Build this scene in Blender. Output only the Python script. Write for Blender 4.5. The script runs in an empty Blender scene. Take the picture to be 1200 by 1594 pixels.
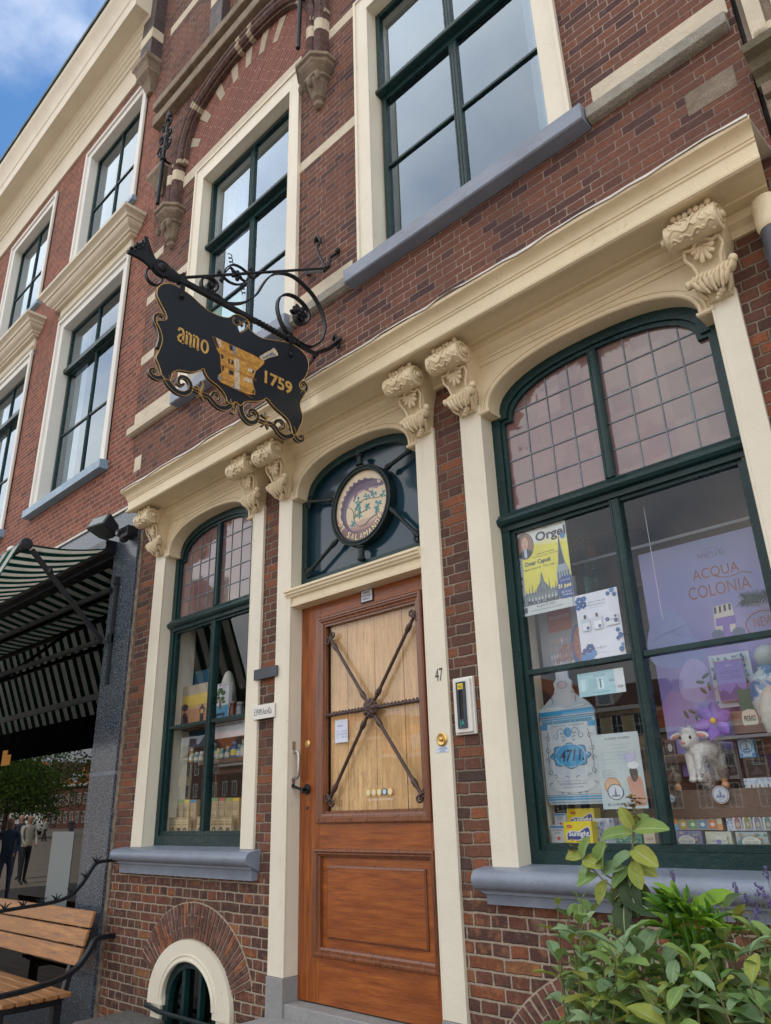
import bpy, bmesh, math, random
from math import sin, cos, pi, radians, sqrt, atan2
from mathutils import Vector, Matrix
from mathutils.geometry import tessellate_polygon

C = bpy.context.scene.collection
# ------------------------------------------------------------------ camera
# eye at the origin, the shop front is the plane y = 3.1 (FY); x runs along the street, z is up
FY = 3.1
GZ = -1.57                      # street level below the eye
RV = Vector((0.71647935, 0.69703577, -0.02825741))
UV = Vector((0.27691352, -0.24699271, 0.92860837))
FV = Vector((-0.64029387, 0.67315358, 0.3699838))
UV = RV.cross(FV)
FPX = 1161.61
cam_d = bpy.data.cameras.new('camera'); cam = bpy.data.objects.new('camera', cam_d); C.objects.link(cam)
mw = Matrix((RV, UV, -FV)).transposed().to_4x4()
cam.matrix_world = mw
cam_d.sensor_fit = 'VERTICAL'; cam_d.sensor_height = 24.0
cam_d.lens = 24.0 * FPX / 1594.0
cam_d.clip_start = 0.05; cam_d.clip_end = 3000
bpy.context.scene.camera = cam

# ------------------------------------------------------------------ world and sun
SUN_EL, SUN_AZ = radians(52), radians(28)      # the sun stands behind the row of houses
w = bpy.data.worlds.new('World'); bpy.context.scene.world = w; w.use_nodes = True
nt = w.node_tree; nt.nodes.clear()
out = nt.nodes.new('ShaderNodeOutputWorld'); bg = nt.nodes.new('ShaderNodeBackground')
sky = nt.nodes.new('ShaderNodeTexSky'); sky.sky_type = 'NISHITA'; sky.sun_disc = False
sky.sun_elevation = SUN_EL; sky.sun_rotation = SUN_AZ; sky.air_density = 1.3; sky.ozone_density = 3.0; sky.dust_density = 0.4
tc = nt.nodes.new('ShaderNodeTexCoord'); sep = nt.nodes.new('ShaderNodeSeparateXYZ')
nt.links.new(tc.outputs['Generated'], sep.inputs[0])
def wm(op, a, b=None, c=None):
    n = nt.nodes.new('ShaderNodeMath'); n.operation = op
    for i, v in enumerate((a, b, c)):
        if v is None: continue
        if isinstance(v, (int, float)): n.inputs[i].default_value = v
        else: nt.links.new(v, n.inputs[i])
    return n.outputs[0]
zz = wm('ADD', wm('MAXIMUM', sep.outputs[2], 0.02), 0.25)
cx_ = wm('DIVIDE', sep.outputs[0], zz); cy_ = wm('DIVIDE', sep.outputs[1], zz)
cmb = nt.nodes.new('ShaderNodeCombineXYZ'); nt.links.new(cx_, cmb.inputs[0]); nt.links.new(cy_, cmb.inputs[1])
no = nt.nodes.new('ShaderNodeTexNoise'); no.inputs['Scale'].default_value = 1.9; no.inputs['Detail'].default_value = 9; no.inputs['Roughness'].default_value = 0.55
mp = nt.nodes.new('ShaderNodeMapping'); mp.inputs['Location'].default_value = (5.75, -4.2, 0.0); nt.links.new(cmb.outputs[0], mp.inputs[0]); nt.links.new(mp.outputs[0], no.inputs['Vector'])
# heavier cloud over the square (towards -y), open blue above the roofs
bias = wm('MULTIPLY', sep.outputs[1], -0.42)
dens = wm('ADD', no.outputs['Fac'], bias)
mr = nt.nodes.new('ShaderNodeMapRange'); mr.interpolation_type = 'SMOOTHSTEP'
mr.inputs['From Min'].default_value = 0.335; mr.inputs['From Max'].default_value = 0.60
nt.links.new(dens, mr.inputs['Value'])
no2 = nt.nodes.new('ShaderNodeTexNoise'); no2.inputs['Scale'].default_value = 3.1; no2.inputs['Detail'].default_value = 8
nt.links.new(mp.outputs[0], no2.inputs['Vector'])
cr = nt.nodes.new('ShaderNodeValToRGB')
cr.color_ramp.elements[0].position = 0.3; cr.color_ramp.elements[0].color = (4.6, 5.2, 6.4, 1)
cr.color_ramp.elements[1].position = 0.72; cr.color_ramp.elements[1].color = (11.0, 10.6, 9.9, 1)
nt.links.new(no2.outputs['Fac'], cr.inputs[0])
mxs = nt.nodes.new('ShaderNodeMix'); mxs.data_type = 'RGBA'
hs = nt.nodes.new('ShaderNodeHueSaturation'); hs.inputs['Saturation'].default_value = 1.2; hs.inputs['Value'].default_value = .95; nt.links.new(sky.outputs[0], hs.inputs['Color'])
nt.links.new(mr.outputs[0], mxs.inputs['Factor']); nt.links.new(hs.outputs[0], mxs.inputs[6]); nt.links.new(cr.outputs[0], mxs.inputs[7])
nt.links.new(mxs.outputs[2], bg.inputs[0]); bg.inputs[1].default_value = 0.1
nt.links.new(bg.outputs[0], out.inputs[0])
sd = bpy.data.lights.new('sun', 'SUN'); sd.energy = 4.2; sd.angle = radians(0.6); sd.color = (1.0, 0.94, 0.84)
so = bpy.data.objects.new('sun', sd); C.objects.link(so)
sun_dir = Vector((sin(SUN_AZ) * cos(SUN_EL), cos(SUN_AZ) * cos(SUN_EL), sin(SUN_EL)))
so.rotation_euler = sun_dir.to_track_quat('Z', 'Y').to_euler(); so.location = (0, 20, 60)
vs = bpy.context.scene.view_settings
vs.view_transform = 'Standard'; vs.look = 'None'; vs.exposure = 1.05; vs.gamma = 1

# ------------------------------------------------------------------ measuring helpers
def ray(px, py): return FV * FPX + RV * (px - 600) - UV * (py - 797)
def W(px, py, d=0.0):
    """(x, z) on the plane d metres in front of the shop front."""
    r = ray(px, py); t = (FY - d) / r.y; return (r.x * t, r.z * t)
def WX(px, py, X):
    """(y, z) on the plane x = X."""
    r = ray(px, py); t = X / r.x; return (r.y * t, r.z * t)

# ------------------------------------------------------------------ mesh builder
class MB:
    def __init__(s): s.v = []; s.f = []; s.m = []; s.cur = 0
    def add(s, vs_, fs, m=None):
        b = len(s.v); s.v += [tuple(p) for p in vs_]
        for f in fs: s.f.append(tuple(i + b for i in f)); s.m.append(s.cur if m is None else m)
    def box(s, x0, x1, y0, y1, z0, z1, m=None):
        s.add([(x0, y0, z0), (x1, y0, z0), (x1, y1, z0), (x0, y1, z0), (x0, y0, z1), (x1, y0, z1), (x1, y1, z1), (x0, y1, z1)],
              [(0, 3, 2, 1), (4, 5, 6, 7), (0, 1, 5, 4), (1, 2, 6, 5), (2, 3, 7, 6), (3, 0, 4, 7)], m)
    def prism(s, loops, fn, a, b, m=None):
        """loops: 2D polygons (first outer, rest holes); fn(u, v, t) -> xyz; extruded from t=a to t=b."""
        if not isinstance(loops[0][0], (tuple, list)): loops = [loops]
        flat = [p for lp in loops for p in lp]
        tris = tessellate_polygon([[Vector((p[0], p[1], 0)) for p in lp] for lp in loops])
        n = len(flat); base = [fn(p[0], p[1], a) for p in flat] + [fn(p[0], p[1], b) for p in flat]
        fs = [tuple(t) for t in tris] + [tuple(i + n for i in reversed(t)) for t in tris]
        k = 0
        for lp in loops:
            L = len(lp)
            for i in range(L): j = (i + 1) % L; fs.append((k + i, k + j, k + j + n, k + i + n))
            k += L
        s.add(base, fs, m)
    def extx(s, prof, x0, x1, m=None, x0f=None, x1f=None):
        """closed profile of (y, z) extruded along x; optional mitred ends."""
        n = len(prof)
        a = [((x0 if x0f is None else x0f(p)), p[0], p[1]) for p in prof]; b = [((x1 if x1f is None else x1f(p)), p[0], p[1]) for p in prof]
        tris = tessellate_polygon([[Vector((p[0], p[1], 0)) for p in prof]])
        s.add(a + b, [tuple(t) for t in tris] + [tuple(i + n for i in reversed(t)) for t in tris] + [(i, (i + 1) % n, (i + 1) % n + n, i + n) for i in range(n)], m)
    def tube(s, pts, r, n=8, closed=False, m=None, flat=1.0, up=None):
        pts = [Vector(p) for p in pts]; N = len(pts)
        rs = r if isinstance(r, (list, tuple)) else [r] * N
        T = []
        for i in range(N):
            a = pts[(i - 1) % N] if (closed or i > 0) else pts[i]; b = pts[(i + 1) % N] if (closed or i < N - 1) else pts[i]
            t = (b - a); T.append(t.normalized() if t.length > 1e-9 else Vector((0, 0, 1)))
        nrm = Vector(up) if up is not None else (Vector((0, 0, 1)) if abs(T[0].z) < 0.9 else Vector((1, 0, 0)))
        vs_ = []
        for i in range(N):
            if up is not None: nrm = Vector(up)
            nrm = nrm - T[i] * nrm.dot(T[i])
            nrm = nrm.normalized() if nrm.length > 1e-6 else T[i].orthogonal().normalized()
            bn = T[i].cross(nrm)
            for k in range(n):
                a = 2 * pi * (k + .5) / n; vs_.append(pts[i] + nrm * cos(a) * rs[i] + bn * sin(a) * rs[i] * flat)
        fs = []
        for i in range(N if closed else N - 1):
            j = (i + 1) % N
            for k in range(n): k2 = (k + 1) % n; fs.append((i * n + k, i * n + k2, j * n + k2, j * n + k))
        if not closed: fs.append(tuple(range(n - 1, -1, -1))); fs.append(tuple((N - 1) * n + k for k in range(n)))
        s.add(vs_, fs, m)
    def strap(s, pts, X0, wd, th, m=None):
        """flat iron bent in the plane x = X0: pts (y, z); wd across (along x), th thick."""
        N = len(pts); ths = th if isinstance(th, (list, tuple)) else [th] * N; vs_ = []
        for i in range(N):
            a = Vector(pts[max(i - 1, 0)]); b = Vector(pts[min(i + 1, N - 1)]); t = (b - a)
            t = t.normalized() if t.length > 1e-9 else Vector((1, 0)); nn = Vector((-t.y, t.x)) * ths[i] / 2; p = Vector(pts[i])
            for sx, sn in ((-1, -1), (1, -1), (1, 1), (-1, 1)):
                q = p + nn * sn; vs_.append((X0 + sx * wd / 2, q.x, q.y))
        fs = [(i * 4 + k, i * 4 + (k + 1) % 4, i * 4 + 4 + (k + 1) % 4, i * 4 + 4 + k) for i in range(N - 1) for k in range(4)]
        fs += [(3, 2, 1, 0), tuple((N - 1) * 4 + k for k in range(4))]
        s.add(vs_, fs, m)
    def lathe(s, prof, M, n=24, m=None):
        """prof: (r, h) from bottom to top, spun about local z, then placed by matrix M."""
        vs_ = []; N = len(prof)
        for r, h in prof:
            for k in range(n): a = 2 * pi * k / n; vs_.append(M @ Vector((r * cos(a), r * sin(a), h)))
        fs = [(i * n + k, i * n + (k + 1) % n, (i + 1) * n + (k + 1) % n, (i + 1) * n + k) for i in range(N - 1) for k in range(n)]
        fs += [tuple(range(n - 1, -1, -1)), tuple((N - 1) * n + k for k in range(n))]
        s.add(vs_, fs, m)
    def blob(s, c, r, M=None, n=12, q=8, m=None):
        M = M or Matrix.Identity(3); c = Vector(c); vs_ = [c + M @ Vector((0, 0, r[2]))]
        for i in range(1, q):
            a = pi * i / q
            for k in range(n): b = 2 * pi * k / n; vs_.append(c + M @ Vector((r[0] * sin(a) * cos(b), r[1] * sin(a) * sin(b), r[2] * cos(a))))
        vs_.append(c + M @ Vector((0, 0, -r[2]))); fs = [(0, 1 + k, 1 + (k + 1) % n) for k in range(n)]
        for i in range(q - 2):
            for k in range(n): a = 1 + i * n; fs.append((a + k, a + n + k, a + n + (k + 1) % n, a + (k + 1) % n))
        e = 1 + (q - 2) * n; fs += [(e + k, len(vs_) - 1, e + (k + 1) % n) for k in range(n)]
        s.add(vs_, fs, m)
    def loft(s, rings, m=None, cap=True):
        n = len(rings[0]); vs_ = [p for r in rings for p in r]
        fs = [(i * n + k, i * n + (k + 1) % n, (i + 1) * n + (k + 1) % n, (i + 1) * n + k) for i in range(len(rings) - 1) for k in range(n)]
        if cap: fs += [tuple(range(n - 1, -1, -1)), tuple((len(rings) - 1) * n + k for k in range(n))]
        s.add(vs_, fs, m)
    def frame(s, x0, x1, z0, z1, wd, y0, y1, m=None, wt=None, wb=None):
        wt = wd if wt is None else wt; wb = wd if wb is None else wb
        s.box(x0, x0 + wd, y0, y1, z0, z1, m); s.box(x1 - wd, x1, y0, y1, z0, z1, m)
        s.box(x0 + wd, x1 - wd, y0, y1, z1 - wt, z1, m); s.box(x0 + wd, x1 - wd, y0, y1, z0, z0 + wb, m)
    def build(s, name, mats, parent=None, smooth=False, bevel=0, recalc=True, loc=None):
        me = bpy.data.meshes.new(name)
        vs_ = s.v if loc is None else [(v[0] - loc[0], v[1] - loc[1], v[2] - loc[2]) for v in s.v]
        me.from_pydata(vs_, [], s.f); me.update()
        if not isinstance(mats, (list, tuple)): mats = [mats]
        for mt in mats: me.materials.append(mt)
        me.polygons.foreach_set('material_index', s.m)
        if recalc:
            bm = bmesh.new(); bm.from_mesh(me); bmesh.ops.recalc_face_normals(bm, faces=bm.faces); bm.to_mesh(me); bm.free()
        if smooth:
            me.polygons.foreach_set('use_smooth', [True] * len(me.polygons))
            if smooth != 'all': me.set_sharp_from_angle(angle=radians(smooth if smooth is not True else 40))
        o = bpy.data.objects.new(name, me); C.objects.link(o)
        if loc is not None: o.location = loc
        if parent: o.parent = parent; 
        if parent and any(abs(c) > 1e-9 for c in parent.location) and loc is None: o.matrix_parent_inverse = Matrix.Translation(-parent.location)
        if bevel:
            b = o.modifiers.new('bevel', 'BEVEL'); b.width = bevel; b.segments = 2; b.limit_method = 'ANGLE'; b.angle_limit = radians(40)
        return o

def tag(o, label, cat, group=None, kind=None):
    if label: o['label'] = label
    if cat: o['category'] = cat
    if group: o['group'] = group
    if kind: o['kind'] = kind
    return o
def thing(name, loc, label, cat, group=None):
    o = bpy.data.objects.new(name, None); C.objects.link(o); o.location = loc; o.empty_display_size = 0.1
    return tag(o, label, cat, group)
bpy.context.view_layer.update()

XZ = lambda y: (lambda u, v, t: (u, t, v))
fxz = lambda u, v, t: (u, t, v)       # polygon in x-z, extruded along y
fyz = lambda u, v, t: (t, u, v)       # polygon in y-z, extruded along x
fxy = lambda u, v, t: (u, v, t)
def spiral(cx, cy, r0, r1, a0, a1, n=20): return [(cx + (r0 + (r1 - r0) * i / n) * cos(a0 + (a1 - a0) * i / n), cy + (r0 + (r1 - r0) * i / n) * sin(a0 + (a1 - a0) * i / n)) for i in range(n + 1)]
def catmull(P, n=6, closed=False):
    P = [Vector(p) for p in P]; N = len(P); o = []
    for i in range(N if closed else N - 1):
        if closed: a, b, c, d = P[(i - 1) % N], P[i], P[(i + 1) % N], P[(i + 2) % N]
        else: a, b, c, d = P[max(i - 1, 0)], P[i], P[i + 1], P[min(i + 2, N - 1)]
        for k in range(n):
            t = k / n; o.append(tuple(0.5 * ((2 * b) + (-a + c) * t + (2 * a - 5 * b + 4 * c - d) * t * t + (-a + 3 * b - 3 * c + d) * t ** 3)))
    if not closed: o.append(tuple(P[-1]))
    return o
def stroke(P, wd):
    """outline polygon of a line of varying width (2D)."""
    N = len(P); ws = wd if isinstance(wd, (list, tuple)) else [wd] * N; L = []; R = []
    for i in range(N):
        a = Vector(P[max(i - 1, 0)]); b = Vector(P[min(i + 1, N - 1)]); t = (b - a).normalized(); nn = Vector((-t.y, t.x)) * ws[i] / 2; p = Vector(P[i])
        L.append(tuple(p + nn)); R.append(tuple(p - nn))
    return L, R
def strokeprism(mb, P, wd, fn, a, b, m=None):
    L, R = stroke(P, wd); N = len(L)
    vs_ = [fn(p[0], p[1], t) for t in (a, b) for p in L + R]; K = 2 * N; fs = []
    for i in range(N - 1):
        fs += [(i, i + 1, N + i + 1, N + i), (K + i, K + N + i, K + N + i + 1, K + i + 1), (i, K + i, K + i + 1, i + 1), (N + i, N + i + 1, K + N + i + 1, K + N + i)]
    fs += [(0, N, K + N, K), (N - 1, K + N - 1, K + 2 * N - 1, 2 * N - 1)]
    mb.add(vs_, fs, m)
_txt = {}
def textmesh(s):
    if s not in _txt:
        cu = bpy.data.curves.new('t', 'FONT'); cu.body = s.lstrip('*'); cu.offset = .03 * s.count('*'); cu.size = 1; cu.resolution_u = 3
        o = bpy.data.objects.new('t', cu); C.objects.link(o); dg = bpy.context.evaluated_depsgraph_get()
        me = bpy.data.meshes.new_from_object(o.evaluated_get(dg)); v = [tuple(p.co)[:2] for p in me.vertices]; f = [tuple(p.vertices) for p in me.polygons]
        bpy.data.objects.remove(o); bpy.data.curves.remove(cu); bpy.data.meshes.remove(me)
        xs = [p[0] for p in v] or [0]; ys = [p[1] for p in v] or [0]
        _txt[s] = (v, f, min(xs), max(xs), min(ys), max(ys))
    return _txt[s]
def addtext(mb, s, u0, u1, v0, v1, fn, t, m=None, warp=None, shear=0):
    """lettering stretched to the box u0..u1, v0..v1 on the surface fn(u, v, t)."""
    v, f, a, b, c, d = textmesh(s); vs_ = []
    for p in v:
        uu = (p[0] - a) / max(b - a, 1e-6); vv = (p[1] - c) / max(d - c, 1e-6)
        U = u0 + (u1 - u0) * uu + shear * (v1 - v0) * vv; V = v0 + (v1 - v0) * vv
        if warp: U, V = warp(U, V)
        vs_.append(fn(U, V, t))
    mb.add(vs_, f, m)
# ------------------------------------------------------------------ materials
def Y(d): return FY - d
class NT:
    def __init__(s, name):
        s.m = bpy.data.materials.new(name); s.m.use_nodes = True; s.t = s.m.node_tree; s.t.nodes.clear()
        s.out = s.t.nodes.new('ShaderNodeOutputMaterial'); s.p = s.t.nodes.new('ShaderNodeBsdfPrincipled'); s.t.links.new(s.p.outputs[0], s.out.inputs[0])
    def n(s, ty, **kw):
        n = s.t.nodes.new(ty)
        for k, v in kw.items():
            if k in n.inputs: s.set(n.inputs[k], v)
            else: setattr(n, k, v)
        return n
    def set(s, inp, v):
        if isinstance(v, bpy.types.NodeSocket): s.t.links.new(v, inp)
        elif isinstance(v, (tuple, list)) and len(v) == 3 and inp.type == 'RGBA': inp.default_value = (*v, 1)
        else: inp.default_value = v
    def math(s, op, a, b=None, c=None):
        n = s.t.nodes.new('ShaderNodeMath'); n.operation = op
        for i, v in enumerate((a, b, c)):
            if v is not None: s.set(n.inputs[i], v)
        return n.outputs[0]
    def mix(s, f, a, b, bt='MIX'):
        n = s.t.nodes.new('ShaderNodeMix'); n.data_type = 'RGBA'; n.blend_type = bt
        s.set(n.inputs['Factor'], f); s.set(n.inputs[6], a); s.set(n.inputs[7], b); return n.outputs[2]
    def noise(s, scale, detail=5, rough=.55, vec=None, out=0):
        n = s.n('ShaderNodeTexNoise', Scale=scale, Detail=detail, Roughness=rough)
        s.t.links.new(vec if vec is not None else s.obj(), n.inputs['Vector']); return n.outputs[out]
    def obj(s):
        if not hasattr(s, '_tc'): s._tc = s.t.nodes.new('ShaderNodeTexCoord')
        return s._tc.outputs['Object']
    def mr(s, v, a, b, c=0., d=1., smooth=True):
        n = s.n('ShaderNodeMapRange'); n.interpolation_type = 'SMOOTHSTEP' if smooth else 'LINEAR'
        for k, x in zip(('Value', 'From Min', 'From Max', 'To Min', 'To Max'), (v, a, b, c, d)): s.set(n.inputs[k], x)
        return n.outputs[0]
    def ramp(s, f, stops, const=False):
        n = s.n('ShaderNodeValToRGB'); r = n.color_ramp; r.interpolation = 'CONSTANT' if const else 'LINEAR'
        while len(r.elements) < len(stops): r.elements.new(0.5)
        for e, (p, c) in zip(r.elements, stops): e.position = p; e.color = (*c, 1)
        s.set(n.inputs[0], f); return n.outputs[0]
    def bump(s, h, dist, strength=1., prev=None):
        n = s.n('ShaderNodeBump', Strength=strength, Distance=dist, Height=h)
        if prev is not None: s.t.links.new(prev, n.inputs['Normal'])
        return n.outputs[0]
    def xyz(s, vec=None):
        n = s.t.nodes.new('ShaderNodeSeparateXYZ'); s.t.links.new(vec if vec is not None else s.obj(), n.inputs[0]); return n.outputs
    def vec(s, x, y, z):
        n = s.t.nodes.new('ShaderNodeCombineXYZ')
        for i, v in enumerate((x, y, z)): s.set(n.inputs[i], v)
        return n.outputs[0]
    def fin(s, **kw):
        for k, v in kw.items(): s.set(s.p.inputs[k], v)
        return s.m

def paint(name, base, rough=.45, var=.12, scale=3., bump=.0015, bscale=14., dirt=0., dirtc=(.12, .09, .06), metal=0., coat=0., spec=.5, fine=0., streak=0.):
    """painted or plain surface with soft colour drift, brush unevenness and optional grime in patches"""
    t = NT(name); a = tuple(min(1, c * (1 + var)) for c in base); b = tuple(c * (1 - var) for c in base)
    col = t.mix(t.mr(t.noise(scale), .3, .7), b, a)
    if fine: col = t.mix(t.mr(t.noise(160, 3), .35, .65), col, tuple(c * (1 - fine) for c in base))
    if dirt:
        f = t.math('MULTIPLY', t.mr(t.noise(7, 8, .7), .52, .78), dirt); col = t.mix(f, col, dirtc)
    if streak:
        x, y, z = t.xyz(); sv = t.vec(t.math('MULTIPLY', x, 34.), t.math('MULTIPLY', y, 34.), t.math('MULTIPLY', z, 1.6)); s1 = t.mr(t.noise(1., 6, .65, sv), .55, .80); s2 = t.mr(t.noise(1.1, 3), .4, .65)
        col = t.mix(t.math('MULTIPLY', t.math('MULTIPLY', s1, s2), streak), col, dirtc)
        ck = t.noise(5.5, 2, .5, t.vec(t.math('MULTIPLY', x, 2.2), t.math('MULTIPLY', y, 2.2), z)); cl = t.mr(t.math('ABSOLUTE', t.math('SUBTRACT', ck, .5)), .0, .0035, 1., 0.)
        col = t.mix(t.math('MULTIPLY', t.math('MULTIPLY', cl, t.mr(t.noise(2.6, 2), .56, .66)), min(1, streak * 1.3)), col, tuple(c * .45 for c in dirtc))
    nm = t.bump(t.noise(bscale, 6, .6), bump * 3, .8)
    nm = t.bump(t.noise(bscale * 9, 3), bump, .6, nm)
    r = t.mr(t.noise(5, 5), .3, .7, rough * .8, min(1, rough * 1.2))
    t.fin(**{'Base Color': col, 'Roughness': r, 'Metallic': metal, 'Normal': nm, 'Coat Weight': coat, 'Specular IOR Level': spec})
    return t.m
_flat = {}
def flat(c, rough=.55):
    k = (tuple(round(x, 3) for x in c), rough)
    if k not in _flat:
        _flat[k] = paint('print_%d' % len(_flat), c, rough, .05, 12, .0002, 40)
    return _flat[k]

def brickmat(name, L, H, mort, cols, mcol, wob=.010, rough=.85, depth=.006, grime=.25, grimec=(.03, .028, .025), edge=.0022, rot=0, headers=True, mort2=None):
    t = NT(name); x, y, z = t.xyz(); u = t.math('ADD', x, y); v = z
    if rot:
        c_, s_ = cos(rot), sin(rot)
        u2 = t.math('ADD', t.math('MULTIPLY', u, c_), t.math('MULTIPLY', v, s_)); v = t.math('SUBTRACT', t.math('MULTIPLY', v, c_), t.math('MULTIPLY', u, s_)); u = u2
    n1 = t.n('ShaderNodeTexNoise', Scale=9., Detail=3.); t.t.links.new(t.obj(), n1.inputs['Vector'])
    n2 = t.n('ShaderNodeTexNoise', Scale=46., Detail=3.); t.t.links.new(t.obj(), n2.inputs['Vector'])
    c1 = t.xyz(n1.outputs['Color']); c2 = t.xyz(n2.outputs['Color'])
    wv = lambda c, a: t.math('MULTIPLY', t.math('SUBTRACT', c, .5), a)
    u = t.math('ADD', t.math('ADD', u, wv(c1[0], wob)), wv(c2[0], wob * .55))
    v = t.math('ADD', t.math('ADD', v, wv(c1[1], wob * .9)), wv(c2[1], wob * .45))
    vr = t.math('DIVIDE', v, H); row = t.math('FLOOR', vr); fv = t.math('SUBTRACT', vr, row)
    par = t.math('FLOORED_MODULO', row, 2.) if hasattr(bpy.types, 'x') else t.math('ABSOLUTE', t.math('MODULO', row, 2.))
    wn0 = t.n('ShaderNodeTexWhiteNoise', noise_dimensions='1D'); t.set(wn0.inputs['W'], row)
    if headers:
        wdt = t.math('SUBTRACT', L, t.math('MULTIPLY', par, L / 2)); off = t.math('MULTIPLY', par, L / 4)
    else:
        wdt = L; off = t.math('MULTIPLY', par, L / 2)
    off = t.math('ADD', off, t.math('MULTIPLY', wn0.outputs['Value'], L * .12))
    uu = t.math('DIVIDE', t.math('ADD', u, off), wdt); col_ = t.math('FLOOR', uu); fu = t.math('SUBTRACT', uu, col_)
    du = t.math('MULTIPLY', t.math('MINIMUM', fu, t.math('SUBTRACT', 1., fu)), wdt)
    dv = t.math('MULTIPLY', t.math('MINIMUM', fv, t.math('SUBTRACT', 1., fv)), H)
    # rounded corners: smooth minimum
    sm = t.n('ShaderNodeMath'); sm.operation = 'SMOOTH_MIN'; t.set(sm.inputs[0], du); t.set(sm.inputs[1], dv); sm.inputs[2].default_value = .007
    d = t.math('ADD', sm.outputs[0], wv(t.noise(120, 3), .0022))
    mask = t.mr(d, mort / 2 - edge, mort / 2 + edge)
    wn = t.n('ShaderNodeTexWhiteNoise', noise_dimensions='3D'); t.t.links.new(t.vec(row, col_, par), wn.inputs['Vector'])
    rnd = t.xyz(wn.outputs['Color'])
    bc = t.ramp(rnd[0], cols, True)
    bc = t.mix(t.math('MULTIPLY', rnd[1], .45), bc, cols[1][1])
    bc = t.mix(t.mr(t.noise(85, 6, .65), .32, .68, 0, .42), bc, tuple(c * .45 for c in cols[0][1]))
    bc = t.mix(t.mr(t.noise(24, 4, .6), .45, .75, 0, .35), bc, tuple(min(1, c * 1.5 + .02) for c in cols[-1][1]))
    if mort2: mcol = t.mix(t.mr(t.noise(2.4, 4), .4, .6), mcol, mort2)
    mc = t.mix(t.mr(t.noise(60, 4), .3, .7, 0, .4), mcol, (.1, .085, .065))
    bc = t.mix(t.math('MULTIPLY', t.mr(t.noise(38, 7, .75), .58, .70), .55), bc, (.055, .04, .036)); c = t.mix(mask, mc, bc)
    g = t.math('MULTIPLY', t.mr(t.noise(1.3, 7, .62), .48, .75), grime); c = t.mix(g, c, grimec)
    sv = t.vec(t.math('MULTIPLY', x, 9.), t.math('MULTIPLY', y, 9.), t.math('MULTIPLY', z, .9)); s1 = t.math('MULTIPLY', t.mr(t.noise(1., 7, .65, sv), .56, .78), t.mr(t.noise(.8, 3), .42, .6))
    c = t.mix(t.math('MULTIPLY', s1, grime * 1.7), c, grimec)
    c = t.mix(t.math('MULTIPLY', t.mr(t.noise(3.2, 8, .72), .60, .74), .30), c, (.42, .36, .30))
    h = t.math('ADD', t.math('MULTIPLY', mask, .75), t.math('MULTIPLY', t.noise(70, 6, .7), .32))
    h = t.math('ADD', h, t.math('MULTIPLY', rnd[2], .22))
    nm = t.bump(h, depth, 1.)
    t.fin(**{'Base Color': c, 'Roughness': rough, 'Normal': nm, 'Specular IOR Level': .25}); return t.m

M = {}
M['brick_up'] = brickmat('purple_brick', .225, .0575, .0065,
    [(0, (.085, .044, .042)), (.2, (.185, .080, .054)), (.5, (.155, .070, .050)), (.72, (.215, .088, .054)), (.93, (.07, .040, .042))], (.42, .32, .26), wob=.007, depth=.005, grime=.34, mort2=(.28, .20, .165))
M['brick_low'] = brickmat('old_shopfront_brick', .205, .0565, .0095,
    [(0, (.09, .050, .040)), (.22, (.19, .080, .050)), (.42, (.14, .064, .048)), (.62, (.29, .105, .050)), (.82, (.16, .072, .052)), (.94, (.06, .045, .042))], (.33, .265, .20), wob=.016, depth=.011, grime=.25, mort2=(.22, .165, .125))
M['brick_old'] = brickmat('basement_brick', .2, .0575, .011,
    [(0, (.075, .042, .038)), (.3, (.16, .065, .046)), (.5, (.10, .05, .043)), (.68, (.25, .085, .04)), (.8, (.12, .06, .05)), (.93, (.33, .15, .06))], (.42, .34, .26), wob=.014, depth=.012, grime=.3)
M['brick_red'] = brickmat('red_brick', .215, .0575, .0075,
    [(0, (.17, .062, .042)), (.3, (.27, .092, .058)), (.55, (.22, .078, .052)), (.78, (.33, .12, .07)), (.92, (.12, .05, .04))], (.44, .30, .235), wob=.005, depth=.004, grime=.18, grimec=(.09, .04, .03))
M['brick_tymp'] = brickmat('herringbone_brick', .22, .056, .006,
    [(0, (.15, .06, .05)), (.3, (.22, .08, .06)), (.6, (.18, .07, .055)), (.85, (.25, .095, .07))], (.42, .27, .2), wob=.003, depth=.003, grime=.1, rot=radians(45), headers=False)
M['brick_dark'] = paint('glazed_dark_brick', (.055, .036, .034), .5, .4, 22, .004, 40, dirt=.3)
M['vouss'] = paint('arch_brick', (.15, .062, .046), .85, .45, 16, .004, 50, dirt=.6, dirtc=(.06, .04, .035))
M['vouss2'] = paint('arch_brick_brown', (.095, .05, .042), .85, .4, 22, .004, 50, dirt=.4)
M['mortar'] = paint('lime_mortar', (.40, .33, .25), .95, .2, 30, .003, 60)
M['cream'] = paint('cream_paint', (.73, .685, .56), .42, .045, 1.6, .0014, 9, dirt=.16, dirtc=(.40, .32, .2), streak=.38)  # same cream lower down, whitened in colour for the sky light
M['creamhead'] = paint('bounce_lit_cream_paint', (.75, .64, .44), .4, .06, 1.6, .0018, 8, dirt=.30, dirtc=(.36, .25, .12), streak=.42)  # same cream, warm light under the cornice put into its colour
M['creamcarve'] = paint('carved_cream_paint', (.74, .62, .42), .42, .05, 9, .003, 30, dirt=.25, dirtc=(.36, .26, .14))
M['white'] = paint('white_paint', (.70, .69, .64), .45, .04, 1.5, .0014, 8, dirt=.14, dirtc=(.4, .37, .31), streak=.35)
M['whitestone'] = paint('pale_sandstone', (.62, .55, .42), .8, .12, 6, .004, 25, dirt=.35, dirtc=(.3, .25, .18), fine=.12)
M['duststone'] = paint('dusty_stone', (.44, .37, .27), .85, .15, 8, .005, 30, dirt=.6, dirtc=(.2, .16, .12), fine=.2)
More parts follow.
